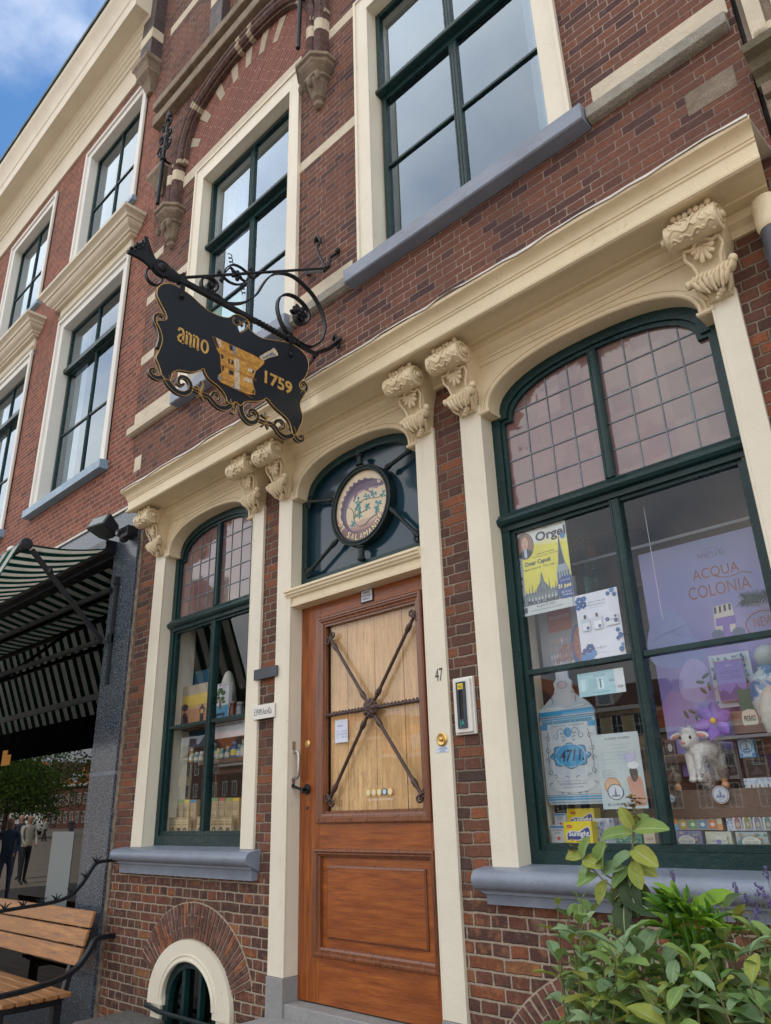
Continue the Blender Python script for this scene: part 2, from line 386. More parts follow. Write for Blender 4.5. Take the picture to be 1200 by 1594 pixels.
M['greystone'] = paint('weathered_stone', (.36, .34, .29), .85, .2, 12, .006, 30, dirt=.5, dirtc=(.12, .11, .09), fine=.3)
M['brownstone'] = paint('brown_stone', (.26, .205, .15), .85, .3, 8, .006, 28, dirt=.7, dirtc=(.07, .06, .05), fine=.2)
M['mossstone'] = paint('mossy_stone', (.17, .15, .095), .9, .3, 7, .006, 30, dirt=.6, dirtc=(.06, .07, .02), fine=.2)
M['hardstone'] = paint('bluestone', (.30, .30, .30), .7, .15, 6, .002, 30, dirt=.3, dirtc=(.16, .15, .14), fine=.18)
M['green'] = paint('dark_green_gloss_paint', (.006, .030, .031), .3, .2, 4, .0018, 26, dirt=.15, dirtc=(.03, .09, .09), spec=.35)
M['sill'] = paint('blue_grey_sill_paint', (.20, .235, .30), .38, .10, 4, .0024, 14, dirt=.40, dirtc=(.33, .35, .39), streak=.5)
M['sillb'] = paint('blue_sill_paint', (.22, .33, .43), .45, .06, 3, .001, 14)
M['lead'] = paint('lead_came', (.17, .20, .23), .5, .15, 20, .001, 60, metal=.4)
M['iron'] = paint('black_iron', (.007, .009, .012), .42, .3, 18, .0012, 60, spec=.3)
M['darkiron'] = paint('dark_green_iron', (.006, .016, .018), .38, .3, 18, .0015, 60, spec=.35)
M['browniron'] = paint('brown_iron', (.055, .026, .018), .36, .3, 20, .0015, 60, coat=.15)
M['gold'] = paint('gold_leaf', (.62, .38, .11), .38, .15, 30, .001, 60, metal=.25)
M['goldpale'] = paint('pale_gold', (.75, .60, .26), .42, .15, 30, .001, 60, metal=.1)
M['brass'] = paint('brass', (.62, .42, .16), .28, .1, 20, .0005, 60, metal=.9)
M['steel'] = paint('brushed_steel', (.45, .44, .42), .35, .1, 20, .0005, 60, metal=.85)
M['plastic'] = paint('black_plastic', (.012, .014, .02), .4, .2, 20, .0005, 60)
M['rubber'] = paint('dark_lamp_housing', (.016, .018, .022), .5, .2, 10, .001, 60)
M['lead_cap'] = paint('lead_flashing', (.55, .53, .48), .5, .12, 8, .004, 18)
M['dark'] = paint('dark_room', (.02, .019, .018), .8, .3, 1, .0, 5)
M['room'] = paint('room_wall', (.10, .095, .09), .8, .3, 1, .0, 5)
M['board'] = paint('cream_board', (.60, .50, .28), .5, .06, 6, .001, 20)
M['shelfwood'] = paint('dark_shelf_wood', (.10, .055, .03), .5, .2, 9, .001, 20)
M['curtain'] = paint('net_curtain', (.52, .54, .58), .8, .06, 8, .001, 30)

def signblack():
    t = NT('sign_black_enamel'); x, y, z = t.xyz()
    v = t.vec(t.math('MULTIPLY', x, 1.), t.math('MULTIPLY', y, 130.), t.math('MULTIPLY', z, 22.))
    n = t.noise(1., 5, .7, v); big = t.noise(4., 4)
    f = t.math('MULTIPLY', t.mr(n, .55, .75), t.mr(big, .42, .68, .1, .55))
    c = t.mix(f, (.0075, .014, .022), (.085, .10, .12))
    return t.fin(**{'Base Color': c, 'Roughness': .36, 'Normal': t.bump(n, .0006)})
M['sign'] = signblack()
def granite():
    t = NT('speckled_granite'); n = t.noise(105, 2, .6); n2 = t.noise(48, 3, .7); b = t.noise(1.6, 4)
    c = t.ramp(n, [(.36, (.012, .018, .026)), (.5, (.04, .055, .075)), (.62, (.16, .19, .23)), (.72, (.36, .40, .44))])
    c = t.mix(t.mr(n2, .55, .7, 0, .6), c, (.02, .03, .045)); c = t.mix(t.mr(b, .3, .7, 0, .35), c, (.05, .075, .11))
    return t.fin(**{'Base Color': c, 'Roughness': t.mr(n2, .3, .7, .14, .3)})
M['granite'] = granite()
def wood(name, a, b, c, horiz=False, rough=.3, coat=.5, sc=1.0, bump=.0012, dark=.35):
    t = NT(name); x, y, z = t.xyz()
    if horiz: v = t.vec(t.math('MULTIPLY', x, 2.2 * sc), t.math('MULTIPLY', y, 26. * sc), t.math('MULTIPLY', z, 26. * sc))
    else: v = t.vec(t.math('MULTIPLY', x, 26. * sc), t.math('MULTIPLY', y, 26. * sc), t.math('MULTIPLY', z, 2.2 * sc))
    n = t.noise(1.6, 9, .62, v); n3 = t.noise(9, 4, .6, v); big = t.noise(2.2, 3)
    col = t.ramp(n, [(.3, a), (.5, b), (.7, c)])
    col = t.mix(t.mr(n3, .56, .7, 0, dark), col, tuple(q * .35 for q in a))
    col = t.mix(t.mr(big, .35, .65, 0, .35), col, tuple(q * .7 for q in b))
    return t.fin(**{'Base Color': col, 'Roughness': t.mr(n, .3, .7, rough, rough * 1.5), 'Normal': t.bump(t.math('ADD', n, n3), bump), 'Coat Weight': coat, 'Coat Roughness': .18})
M['oakv'] = wood('varnished_oak', (.13, .025, .003), (.27, .064, .006), (.41, .118, .012), coat=.25)
M['oakh'] = wood('varnished_oak_crossgrain', (.14, .028, .0035), (.29, .070, .007), (.42, .125, .013), True, coat=.25)
M['oakdark'] = wood('varnished_oak_moulding', (.10, .028, .009), (.18, .052, .014), (.25, .08, .02), rough=.25)
M['plank'] = wood('bleached_planks', (.44, .27, .12), (.62, .42, .21), (.76, .55, .31), sc=1.1, rough=.45, coat=.2, dark=.85)
M['benchw'] = wood('weathered_teak', (.21, .088, .032), (.39, .178, .062), (.54, .28, .105), True, .5, .1, dark=.6, bump=.002)

def glassmat(name, tint=(1, 1, 1), ior=1.5, rough=.0, refl=1.0, body=None, bodyf=0., wavy=.0015, layers=1.9, rcol=(.96, .98, 1)):
    """pane: transparent with mirror-like reflection after fresnel (two glass surfaces)"""
    t = NT(name); t.t.nodes.remove(t.p)
    tr = t.n('ShaderNodeBsdfTransparent', Color=tint); gl = t.n('ShaderNodeBsdfGlossy', Roughness=rough); gl.inputs['Color'].default_value = (*rcol, 1)
    fr = t.n('ShaderNodeFresnel', IOR=ior)
    nm = t.bump(t.noise(2.2, 2), wavy, 1.); t.t.links.new(nm, gl.inputs['Normal']); t.t.links.new(nm, fr.inputs['Normal'])
    ge = t.n('ShaderNodeNewGeometry'); f = t.math('MULTIPLY', t.math('MINIMUM', t.math('MULTIPLY', fr.outputs[0], layers), 1.), t.math('SUBTRACT', 1., ge.outputs['Backfacing']))
    base = tr.outputs[0]
    if body is not None:
        df = t.n('ShaderNodeBsdfDiffuse'); t.set(df.inputs['Color'], body); m0 = t.n('ShaderNodeMixShader'); m0.inputs[0].default_value = bodyf
        t.t.links.new(base, m0.inputs[1]); t.t.links.new(df.outputs[0], m0.inputs[2]); base = m0.outputs[0]
    mx = t.n('ShaderNodeMixShader'); t.t.links.new(f, mx.inputs[0]); t.t.links.new(base, mx.inputs[1]); t.t.links.new(gl.outputs[0], mx.inputs[2])
    t.t.links.new(mx.outputs[0], t.out.inputs[0]); return t.m
M['glass'] = glassmat('window_glass', (.97, .98, .98), layers=1.0, wavy=.0001)
M['glassup'] = glassmat('upper_window_glass', (.85, .9, .93), layers=3.6, wavy=.0005, rcol=(.74, .87, 1.))
M['glassnb'] = glassmat('neighbour_glass', (.8, .86, .88), layers=2.0, wavy=.0008, rcol=(.80, .91, 1.))
M['shopglass'] = glassmat('dark_shop_glass', (.22, .24, .25), layers=.95, wavy=.00002)
def leadedmat():
    t = NT('mauve_glass'); x, y, z = t.xyz(); n = t.noise(3.2, 4, .6); n2 = t.noise(1.1, 2)
    wn = t.n('ShaderNodeTexWhiteNoise', noise_dimensions='3D'); t.t.links.new(t.vec(t.math('FLOOR', t.math('MULTIPLY', x, 6.9)), t.math('FLOOR', t.math('MULTIPLY', z, 6.6)), 0.), wn.inputs['Vector']); r = t.xyz(wn.outputs['Color'])
    c = t.ramp(n, [(.3, (.13, .075, .09)), (.5, (.20, .10, .105)), (.7, (.155, .10, .115))]); c = t.mix(t.mr(n2, .45, .7, 0, .6), c, (.20, .165, .14)); c = t.mix(t.math('MULTIPLY', r[0], .5), c, (.21, .15, .12)); c = t.mix(t.math('MULTIPLY', r[1], .35), c, (.11, .06, .07))
    g = t.n('ShaderNodeNewGeometry'); vm_ = t.n('ShaderNodeVectorMath'); vm_.operation = 'MULTIPLY_ADD'; t.t.links.new(wn.outputs['Color'], vm_.inputs[0]); vm_.inputs[1].default_value = (.07, .0, .07)
    off_ = t.n('ShaderNodeVectorMath'); off_.operation = 'SUBTRACT'; t.t.links.new(g.outputs['Normal'], off_.inputs[0]); off_.inputs[1].default_value = (.035, 0, .035); t.t.links.new(off_.outputs[0], vm_.inputs[2])
    nz = t.n('ShaderNodeVectorMath'); nz.operation = 'NORMALIZE'; t.t.links.new(vm_.outputs[0], nz.inputs[0])
    bm_ = t.n('ShaderNodeBump', Strength=1., Distance=.003, Height=t.noise(6, 3)); t.t.links.new(nz.outputs[0], bm_.inputs['Normal'])
    return t.fin(**{'Base Color': c, 'Roughness': .07, 'Specular IOR Level': 1.0, 'Coat Weight': .3, 'Coat Roughness': .03, 'Normal': bm_.outputs[0]})
M['mauve'] = leadedmat()
def petrol():
    t = NT('petrol_glass'); c = t.mix(t.mr(t.noise(2, 3), .3, .7), (.008, .030, .048), (.018, .052, .078))
    return t.fin(**{'Base Color': c, 'Roughness': .12, 'Specular IOR Level': .6})
M['petrol'] = petrol()
def stripes(name, ax, per, a, b, frac=.5, transl=.25, off=0.):
    t = NT(name); v = t.xyz()[ax]; q = t.math('DIVIDE', t.math('ADD', v, off), per); f = t.math('SUBTRACT', q, t.math('FLOOR', q))
    c = t.mix(t.math('GREATER_THAN', f, frac), a, b); c = t.mix(t.mr(t.noise(6, 4), .4, .7, 0, .2), c, (.2, .19, .17))
    t.fin(**{'Base Color': c, 'Roughness': .9, 'Specular IOR Level': .1})
    tl = t.n('ShaderNodeBsdfTranslucent'); t.t.links.new(c, tl.inputs[0]); mx = t.n('ShaderNodeMixShader'); mx.inputs[0].default_value = transl
    t.t.links.new(t.p.outputs[0], mx.inputs[1]); t.t.links.new(tl.outputs[0], mx.inputs[2]); t.t.links.new(mx.outputs[0], t.out.inputs[0]); return t.m
M['awn'] = stripes('striped_awning_cloth', 0, .235, (.80, .79, .73), (.006, .13, .11), .5, .6)
def setts():
    t = NT('brick_pavers'); b = t.n('ShaderNodeTexBrick'); t.t.links.new(t.obj(), b.inputs['Vector']); b.inputs['Scale'].default_value = 1.; b.inputs['Brick Width'].default_value = .2; b.inputs['Row Height'].default_value = .1; b.inputs['Mortar Size'].default_value = .006
    b.inputs['Color1'].default_value = (.17, .13, .10, 1); b.inputs['Color2'].default_value = (.25, .19, .14, 1); b.inputs['Mortar'].default_value = (.08, .07, .06, 1)
    c = t.mix(t.mr(t.noise(.6, 6), .35, .7, 0, .5), b.outputs[0], (.2, .18, .15))
    return t.fin(**{'Base Color': c, 'Roughness': .85, 'Normal': t.bump(b.outputs['Fac'], .004, -.6)})
M['setts'] = setts()
# ------------------------------------------------------------------ ground
g = MB(); g.box(-400, 400, -420, FY + 30, GZ - .3, GZ)
tag(g.build('ground', M['setts']), None, None, kind='structure')

# ------------------------------------------------------------------ openings of the pharmacy front
# shop windows and door: (x0, x1) of the clear opening between the painted posts
LWX = (-5.545, -4.295); DRX = (-3.84, -2.66); BWX = (-2.17, -.85)
SPR, APX = 2.07, 2.30
def archline(x0, x1, zs, za, inset=.06, n=26, e=2.35):
    """basket arch from right springing to left springing (over the top) with small shoulders."""
    a = (x1 - x0) / 2 - inset; c = (x0 + x1) / 2; P = []
    for i in range(n + 1):
        t = pi * i / n; cc, ss = cos(t), sin(t)
        P.append((c + a * (abs(cc) ** (2 / e)) * (1 if cc > 0 else -1), zs + (za - zs) * (abs(ss) ** (2 / e))))
    return P
def opening(x0, x1, zb, zs, za, inset=.06, off=0.):
    return [(x0 + off, zb), (x1 - off, zb), (x1 - off, zs - off)] + archline(x0 + off, x1 - off, zs - off, za - off, inset) + [(x0 + off, zs - off)]

house = thing('brick_house', (-3.3, FY + .2, GZ), 'old dark brick pharmacy house with cream carved shopfront and green windows', 'house')
SPLIT = 2.60
def slab(name, outline, holes, mat, parent, y0=0., y1=.34):
    b = MB(); b.prism([outline] + holes, fxz, Y(-y0), Y(-y1)); return b.build(name, mat, parent)
low_holes = [[(-5.60, -.26), (-4.24, -.26), (-4.24, 2.44), (-5.60, 2.44)], [(-3.90, GZ - .01), (-2.60, GZ - .01), (-2.60, 2.44), (-3.90, 2.44)], [(-2.24, -.33), (-.80, -.33), (-.80, 2.44), (-2.24, 2.44)]]
def halfround(cx, zs, r, zb, n=20, ry=None): return [(cx - r, zb), (cx + r, zb)] + [(cx + r * cos(pi * i / n), zs + (ry or r) * sin(pi * i / n)) for i in range(n + 1)]
B1 = (-4.795, -1.12)
bas_hole = halfround(B1[0], B1[1], .30, GZ + .02)
# lower wall split at the sill line into old basement brick and shopfront brick
b = MB(); b.prism([[(-6.06, GZ), (-3.90, GZ), (-3.90, -.37), (-6.06, -.37)], [(B1[0] - .42, GZ + .02), (B1[0] + .42, GZ + .02), (B1[0] + .42, -1.10)] + [(B1[0] + .42 * cos(pi * i / 20), -1.10 + .36 * sin(pi * i / 20)) for i in range(1, 20)] + [(B1[0] - .42, -1.10)]], fxz, Y(0), Y(-.34))
b.build('basement_wall', M['brick_old'], house)
b = MB(); b.prism([(-2.60, GZ), (-.45, GZ), (-.45, -.37), (-2.60, -.37)], fxz, Y(0), Y(-.34)); b.build('basement_wall', M['brick_old'], house)
b = MB()
for x0, x1 in ((-6.06, -5.60), (-4.24, -3.90), (-2.60, -2.24), (-.80, -.45)): b.box(x0, x1, Y(0), Y(-.34), -.37, 2.44)
b.box(-6.06, -.45, Y(0), Y(-.34), 2.44, SPLIT)
b.box(-5.60, -4.24, Y(0), Y(-.34), -.37, -.26); b.box(-2.24, -.80, Y(0), Y(-.34), -.37, -.33)
b.build('shopfront_wall', M['brick_low'], house)
W1 = (-5.43, -3.99, 3.64, 6.22); W2 = (-2.98, -1.50, 3.64, 6.30)
up_out = [(-6.08, SPLIT), (-.45, SPLIT), (-.45, 13.4), (-7.0, 13.4), (-7.0, 9.2), (-6.62, 8.0), (-6.44, 6.0), (-6.40, 3.4), (-6.08, 2.78)]
uh = [[(a - .12, c - .1), (b_ + .12, c - .1), (b_ + .12, d + .15), (a - .12, d + .15)] for a, b_, c, d in (W1, W2)]
slab('upper_wall', up_out, uh, M['brick_up'], house)
b = MB(); b.box(-6.9, -.45, Y(-9), Y(-9.3), GZ, 13.4); b.box(-.55, -.45, Y(-.34), Y(-9), GZ, 13.4); b.box(-6.06, -5.96, Y(-.34), Y(-9), GZ, 13.4)
b.build('rear_wall', M['brick_red'], house)  # unseen rear and side walls, added as depth to block the sun
b = MB(); b.box(-7.05, -.40, Y(.2), Y(-9.4), 13.4, 13.55); b.build('roof', M['greystone'], house)  # unseen flat top, added to keep sun off the front
# floors inside
b = MB(); b.box(-5.95, -.56, Y(-.345), Y(-8.9), 2.9, 3.05); b.box(-5.95, -.56, Y(-.345), Y(-8.9), -.98, -.9); b.box(-5.95, -.56, Y(-2.6), Y(-2.7), -.9, 2.9); b.box(-5.95, -.56, Y(-3.2), Y(-3.3), 3.05, 13)
b.build('interior_wall', M['room'], house)
b = MB(); b.box(-4.22, -4.14, Y(-.345), Y(-2.6), -.9, 2.9); b.box(-2.35, -2.27, Y(-.345), Y(-2.6), -.9, 2.9); b.box(-5.959, -5.93, Y(-.345), Y(-2.6), -.9, 2.9); b.box(-.585, -.551, Y(-.345), Y(-2.6), -.9, 2.9); b.box(-5.95, -.55, Y(-.342), Y(-.36), 2.46, 2.9); b.build('partition', M['room'], house)

# ------------------------------------------------------------------ painted posts
POSTS = [(-5.70, -5.545, -.21, 'L'), (-4.295, -4.165, -.21, 'R'), (-3.985, -3.84, -.87, 'L'), (-2.66, -2.52, -.91, 'R'), (-2.315, -2.17, -.262, 'L'), (-.85, -.735, -.262, 'R')]
for x0, x1, zb, sd_ in POSTS:
    b = MB(); zt = 2.12; yf = Y(.02)
    b.box(x0, x1, yf, Y(-.33), zb, zt)
    if sd_ == 'L':      # rounded bead on the arris, then the deep reveal board
        b.tube([(x1 - .004, yf + .004, zb), (x1 - .004, yf + .004, zt)], .0085, 8); b.tube([(x1 - .024, yf + .0005, zb), (x1 - .024, yf + .0005, zt)], .003, 6)
    else:
        b.tube([(x0 + .004, yf + .004, zb), (x0 + .004, yf + .004, zt)], .0085, 8)
    b.build('pilaster', M['cream'], house, bevel=.002)
for x0, x1, zb in ((-3.99, -3.836, -.87), (-2.664, -2.515, -.91)): b = MB(); b.box(x0, x1, Y(.026), Y(-.32), GZ, zb - .002); b.build('post_base', M['hardstone'], house, bevel=.003)

# ------------------------------------------------------------------ arched head boards
for (x0, x1), L_, R_ in ((LWX, -5.70, -4.165), (DRX, -3.985, -2.52), (BWX, -2.315, -.735)):
    b = MB(); op = archline(x0, x1, SPR, APX); yf = Y(.015)
    outl = [(x0 - .003, SPR), (x0 - .003, 2.40), (x1 + .003, 2.40), (x1 + .003, SPR)] + op
    b.prism([outl], fxz, yf, Y(-.33))
    # rolled moulding that follows the arch and turns out at the shoulders
    pth = [(x1 + .0, SPR - .004)] + op + [(x0 - .0, SPR - .004)]
    pts = [(p[0], Y(.018), p[1]) for p in [(x1 - .002, SPR - .0)] + op[1:-1] + [(x0 + .002, SPR)]]
    c = (x0 + x1) / 2
    def offs(d, P=op, c=c): 
        o = []
        for i, p in enumerate(P):
            a = Vector(P[max(i - 1, 0)]); q = Vector(P[min(i + 1, len(P) - 1)]); t = (q - a).normalized(); nn = Vector((t.y, -t.x)); o.append((p[0] + nn.x * d, Y(.017), p[1] + nn.y * d))
        return o
    b.tube(offs(.012), .012, 8); b.tube(offs(.040), .006, 6)
    for s_, xx in ((-1, x0), (1, x1)):   # shoulder ledge
        b.box(min(xx, xx - s_ * .066), max(xx, xx - s_ * .066), Y(.0165), Y(-.32), SPR - .018, SPR - .0005)
        b.tube([(xx - s_ * .07, Y(.018), SPR - .006), (xx + s_ * .012, Y(.018), SPR - .006)], .011, 8)
    b.build('arch_head', M['creamhead'], house, smooth=35)

# ------------------------------------------------------------------ cornice
def ridge(prof, close): return prof + close
cor = [(Y(-.02), 2.470), (Y(.115), 2.470), (Y(.118), 2.478), (Y(.255), 2.478), (Y(.262), 2.466), (Y(.285), 2.463), (Y(.297), 2.470), (Y(.300), 2.482), (Y(.292), 2.494), (Y(.280), 2.500), (Y(.282), 2.512),
       (Y(.284), 2.566), (Y(.292), 2.572), (Y(.294), 2.582), (Y(.300), 2.584), (Y(.304), 2.596), (Y(.312), 2.610), (Y(.326), 2.622), (Y(.341), 2.629), (Y(.352), 2.634), (Y(.356), 2.642), (Y(.356), 2.652), (Y(.345), 2.657), (Y(-.02), 2.705)]
b = MB(); CL, CR = -6.06, -.46
b.extx(cor, CL, CR, x0f=lambda p: -5.74 - .18 * (FY - p[0]) - .0 * p[1], x1f=lambda p: -.52 + .2 * max(FY - p[0], 0))
b.build('cornice', M['creamhead'], house, smooth=30)
# lead flashing dressed over the cornice, slightly wavy at its edge
b = MB(); random.seed(4); N = 60; ring = []
for i in range(N + 1):
    x = -5.80 + (5.80 - .455) * i / N; wv_ = .0035 * sin(i * .9) + random.uniform(-.003, .003) + (.010 if i in (26, 27, 41, 42) else 0)
    ring.append([(x, Y(-.01), 2.722), (x, Y(.2), 2.690 + wv_), (x, Y(.361), 2.662 + wv_), (x, Y(.3645), 2.648 + wv_ * 2), (x, Y(.3605), 2.648 + wv_ * 2), (x, Y(.357), 2.657 + wv_), (x, Y(.2), 2.680), (x, Y(-.01), 2.710)])
b.loft(ring); b.build('lead_flashing', M['lead_cap'], house, smooth=50)
# architrave mouldings under the soffit between the consoles
arc = [(Y(-.01), 2.358), (Y(.022), 2.358), (Y(.026), 2.366), (Y(.026), 2.384), (Y(.034), 2.386), (Y(.036), 2.398), (Y(.044), 2.404), (Y(.058), 2.412), (Y(.070), 2.426), (Y(.074), 2.440), (Y(.084), 2.442), (Y(.084), 2.469), (Y(-.01), 2.469)]
for x0, x1 in ((-5.72, -4.14), (-4.14, -3.99), (-3.99, -2.50), (-2.50, -2.33), (-2.33, -.70)):
    b = MB(); b.extx(arc, x0 + .0015, x1 - .0015); b.build('architrave', M['creamhead'], house, smooth=25)
b = MB(); b.extx([(Y(-.01), 2.36), (Y(.02), 2.36), (Y(.02), 2.40), (Y(.05), 2.42), (Y(.05), 2.468), (Y(-.01), 2.468)], -.70, -.56); b.build('architrave', M['creamhead'], house)

# ------------------------------------------------------------------ carved consoles
def console(xc, seed):
    random.seed(seed); b = MB(); cx = xc
    lev = [(2.472, .098, .120), (2.43, .100, .150), (2.385, .102, .165), (2.345, .096, .150), (2.315, .088, .118), (2.28, .078, .098), (2.24, .070, .086), (2.20, .064, .080), (2.15, .060, .075), (2.105, .056, .055), (2.085, .054, .040)]
    b.loft([[(cx - hw, Y(-.01), z), (cx + hw, Y(-.01), z), (cx + hw, Y(d), z), (cx - hw, Y(d), z)] for z, hw, d in lev])
    # top scroll with turned-up leaf and end knobs
    sc, sz, r = .190, 2.386, .062
    prof = [(.0, -.135), (.030, -.134), (.048, -.126), (r, -.118), (r + .001, -.06), (r - .003, 0), (r + .001, .06), (r + .003, .112), (.050, .118), (.034, .112), (.030, .118)]
    b.lathe(prof, Matrix.Translation((cx, Y(sc), sz)) @ Matrix.Rotation(pi / 2, 4, 'Y'), 28)
    b.lathe([(.0, 0), (.017, .002), (.021, .012), (.016, .024), (.0, .028)], Matrix.Translation((cx + .110, Y(sc), sz)) @ Matrix.Rotation(pi / 2, 4, 'Y'), 16)
    b.lathe([(.0, 0), (.017, .002), (.021, .012), (.016, .024), (.0, .028)], Matrix.Translation((cx - .128, Y(sc), sz)) @ Matrix.Rotation(-pi / 2, 4, 'Y'), 16)
    b.tube([(cx + .119, Y(sc) + a_ * cos(t), sz + a_ * sin(t)) for a_, t in [(.020 + .030 * k / 22, .4 * k) for k in range(23)]], .0045, 6)
    cyl = lambda x, th, e=0.: (cx + x, Y(sc) - (r + e) * cos(th), sz + (r + e) * sin(th))   # th 0 = facing the street
    def vein(P, rr): b.tube([cyl(x, t, .0015) for x, t in catmull(P, 5)], rr, 6)
    vein([(-.10, -1.15), (-.085, -.75), (-.06, -1.1), (-.035, -.8), (-.01, -1.05), (.02, -.7), (.05, -.95), (.08, -.55), (.10, -.8)], .0055)
    vein([(-.10, -.4), (-.07, -.1), (-.03, -.5), (.0, -.1), (-.01, .35), (-.04, .5)], .0045)
    vein([(-.06, .9), (-.055, .4), (-.035, .1)], .0045); vein([(.02, 1.0), (.02, .5), (.0, 0.), (.02, -.4)], .005); vein([(.05, 1.1), (.055, .5), (.04, .0), (.06, -.4)], .005)
    vein([(.08, 1.1), (.09, .6), (.075, .1), (.09, -.35)], .0045); vein([(-.09, .8), (-.095, .3), (-.08, 0.)], .004)
    for k in range(6): b.blob(cyl(-.085 + .034 * k, -1.05 + .3 * sin(k * 2.1), -.002), (.010, .008, .010), n=8, q=6)
    for k in range(7): b.blob((cx - .07 + .026 * k, Y(.225 - .004 * (k % 2)), 2.458 - .005 * (k % 3)), (.015, .013, .017), n=8, q=6)   # little leaf tips below the drip
    # raised border and shell on the shield
    sh = lambda x, z, e=0.: (cx + x, Y(.04 + max(0, (z - 2.085)) * .36 + e), z)
    fr = [(-.078, 2.325), (-.085, 2.29), (-.062, 2.25), (-.052, 2.20)]
    for s_ in (-1, 1): b.tube([sh(s_ * x, z, .018) for x, z in fr], .0075, 6)
    b.tube([sh(x, z, .022) for x, z in catmull([(-.078, 2.325), (-.04, 2.318), (-.02, 2.338), (.02, 2.338), (.05, 2.32), (.078, 2.328)], 4)], .009, 6)
    for k in range(6):
        a = radians(-62 + 25 * k); L_ = .085 - .012 * abs(k - 2.5); o = Vector((0, 0, 2.325)); dxy = (sin(a), -cos(a))
        P = [sh(dxy[0] * L_ * q, 2.325 + dxy[1] * L_ * q, .014 + .008 * q) for q in (0.12, .4, .7, .95, 1.05)]; b.tube(P, [.005, .008, .012, .013, .006], 8, flat=.8)
    # lower roll with acanthus folds, side curls and the drop
    cz, cy = 2.175, .100
    for k in range(11):
        x = -.095 + .019 * k; rr = .031 * (1 - .30 * (abs(k - 6) / 6) ** 2) + random.uniform(-.002, .003)
        b.blob((cx + x, Y(cy), cz + .006 * sin(k * .9)), (.0135, rr, rr * 1.08), Matrix.Rotation(.45, 3, 'Y'), 10, 8)
    b.blob((cx + .105, Y(cy + .01), cz + .028), (.020, .022, .022), n=12, q=8); b.blob((cx - .103, Y(cy + .004), cz + .004), (.014, .018, .018), n=12, q=8)
    for k in range(7):
        x = -.075 + .026 * k; P = [(cx + x, Y(cy + .02), cz - .012), (cx + x * .82, Y(cy + .012), cz - .042), (cx + x * .55 + .004, Y(cy - .012), cz - .064 - .012 * (k % 2))]
        b.tube(P, [.011, .012, .005], 8)
    for k in range(3): b.blob((cx + .018 - .012 * k, Y(.066 - .006 * k), 2.102 - .012 * k), (.020 - .004 * k, .017, .016 - .003 * k), n=10, q=8)
    for s_ in (-1, 1): b.tube([(cx + s_ * .07, Y(cy), cz - .03), (cx + s_ * .064, Y(.07), cz - .06), (cx + s_ * .045, Y(.05), cz - .083)], [.014, .012, .006], 8)
    return b.build('carved_console', M['creamcarve'], house, smooth=50)
for i, xc in enumerate((-5.615, -4.235, -3.912, -2.588, -2.242, -.800)): console(xc, i)

# ------------------------------------------------------------------ window sills of the shopfront
for x0, x1, zt, zb in ((-5.82, -4.10, -.212, -.385), (-2.37, -.60, -.262, -.415)):
    b = MB(); h = .098
    pr = [(Y(-.12), zt + .012), (Y(.03), zt), (Y(.075), zt - .006)] + [(Y(.075 + .042 * sin(t)), zt - .048 + .042 * cos(t)) for t in [radians(20 + 14 * k) for k in range(11)]] + [(Y(.062), zt - .095), (Y(.062), zt - .108), (Y(.052), zt - .110), (Y(.048), zt - .116), (Y(.045), zb), (Y(-.12), zb)]
    b.extx(pr, x0, x1, x0f=lambda p, x0=x0, zt=zt: x0 + (0 if p[1] > zt - .10 else .03), x1f=lambda p, x1=x1, zt=zt: x1 - (0 if p[1] > zt - .10 else .03))
    b.build('window_sill', M['sill'], house, smooth=35, bevel=.002)
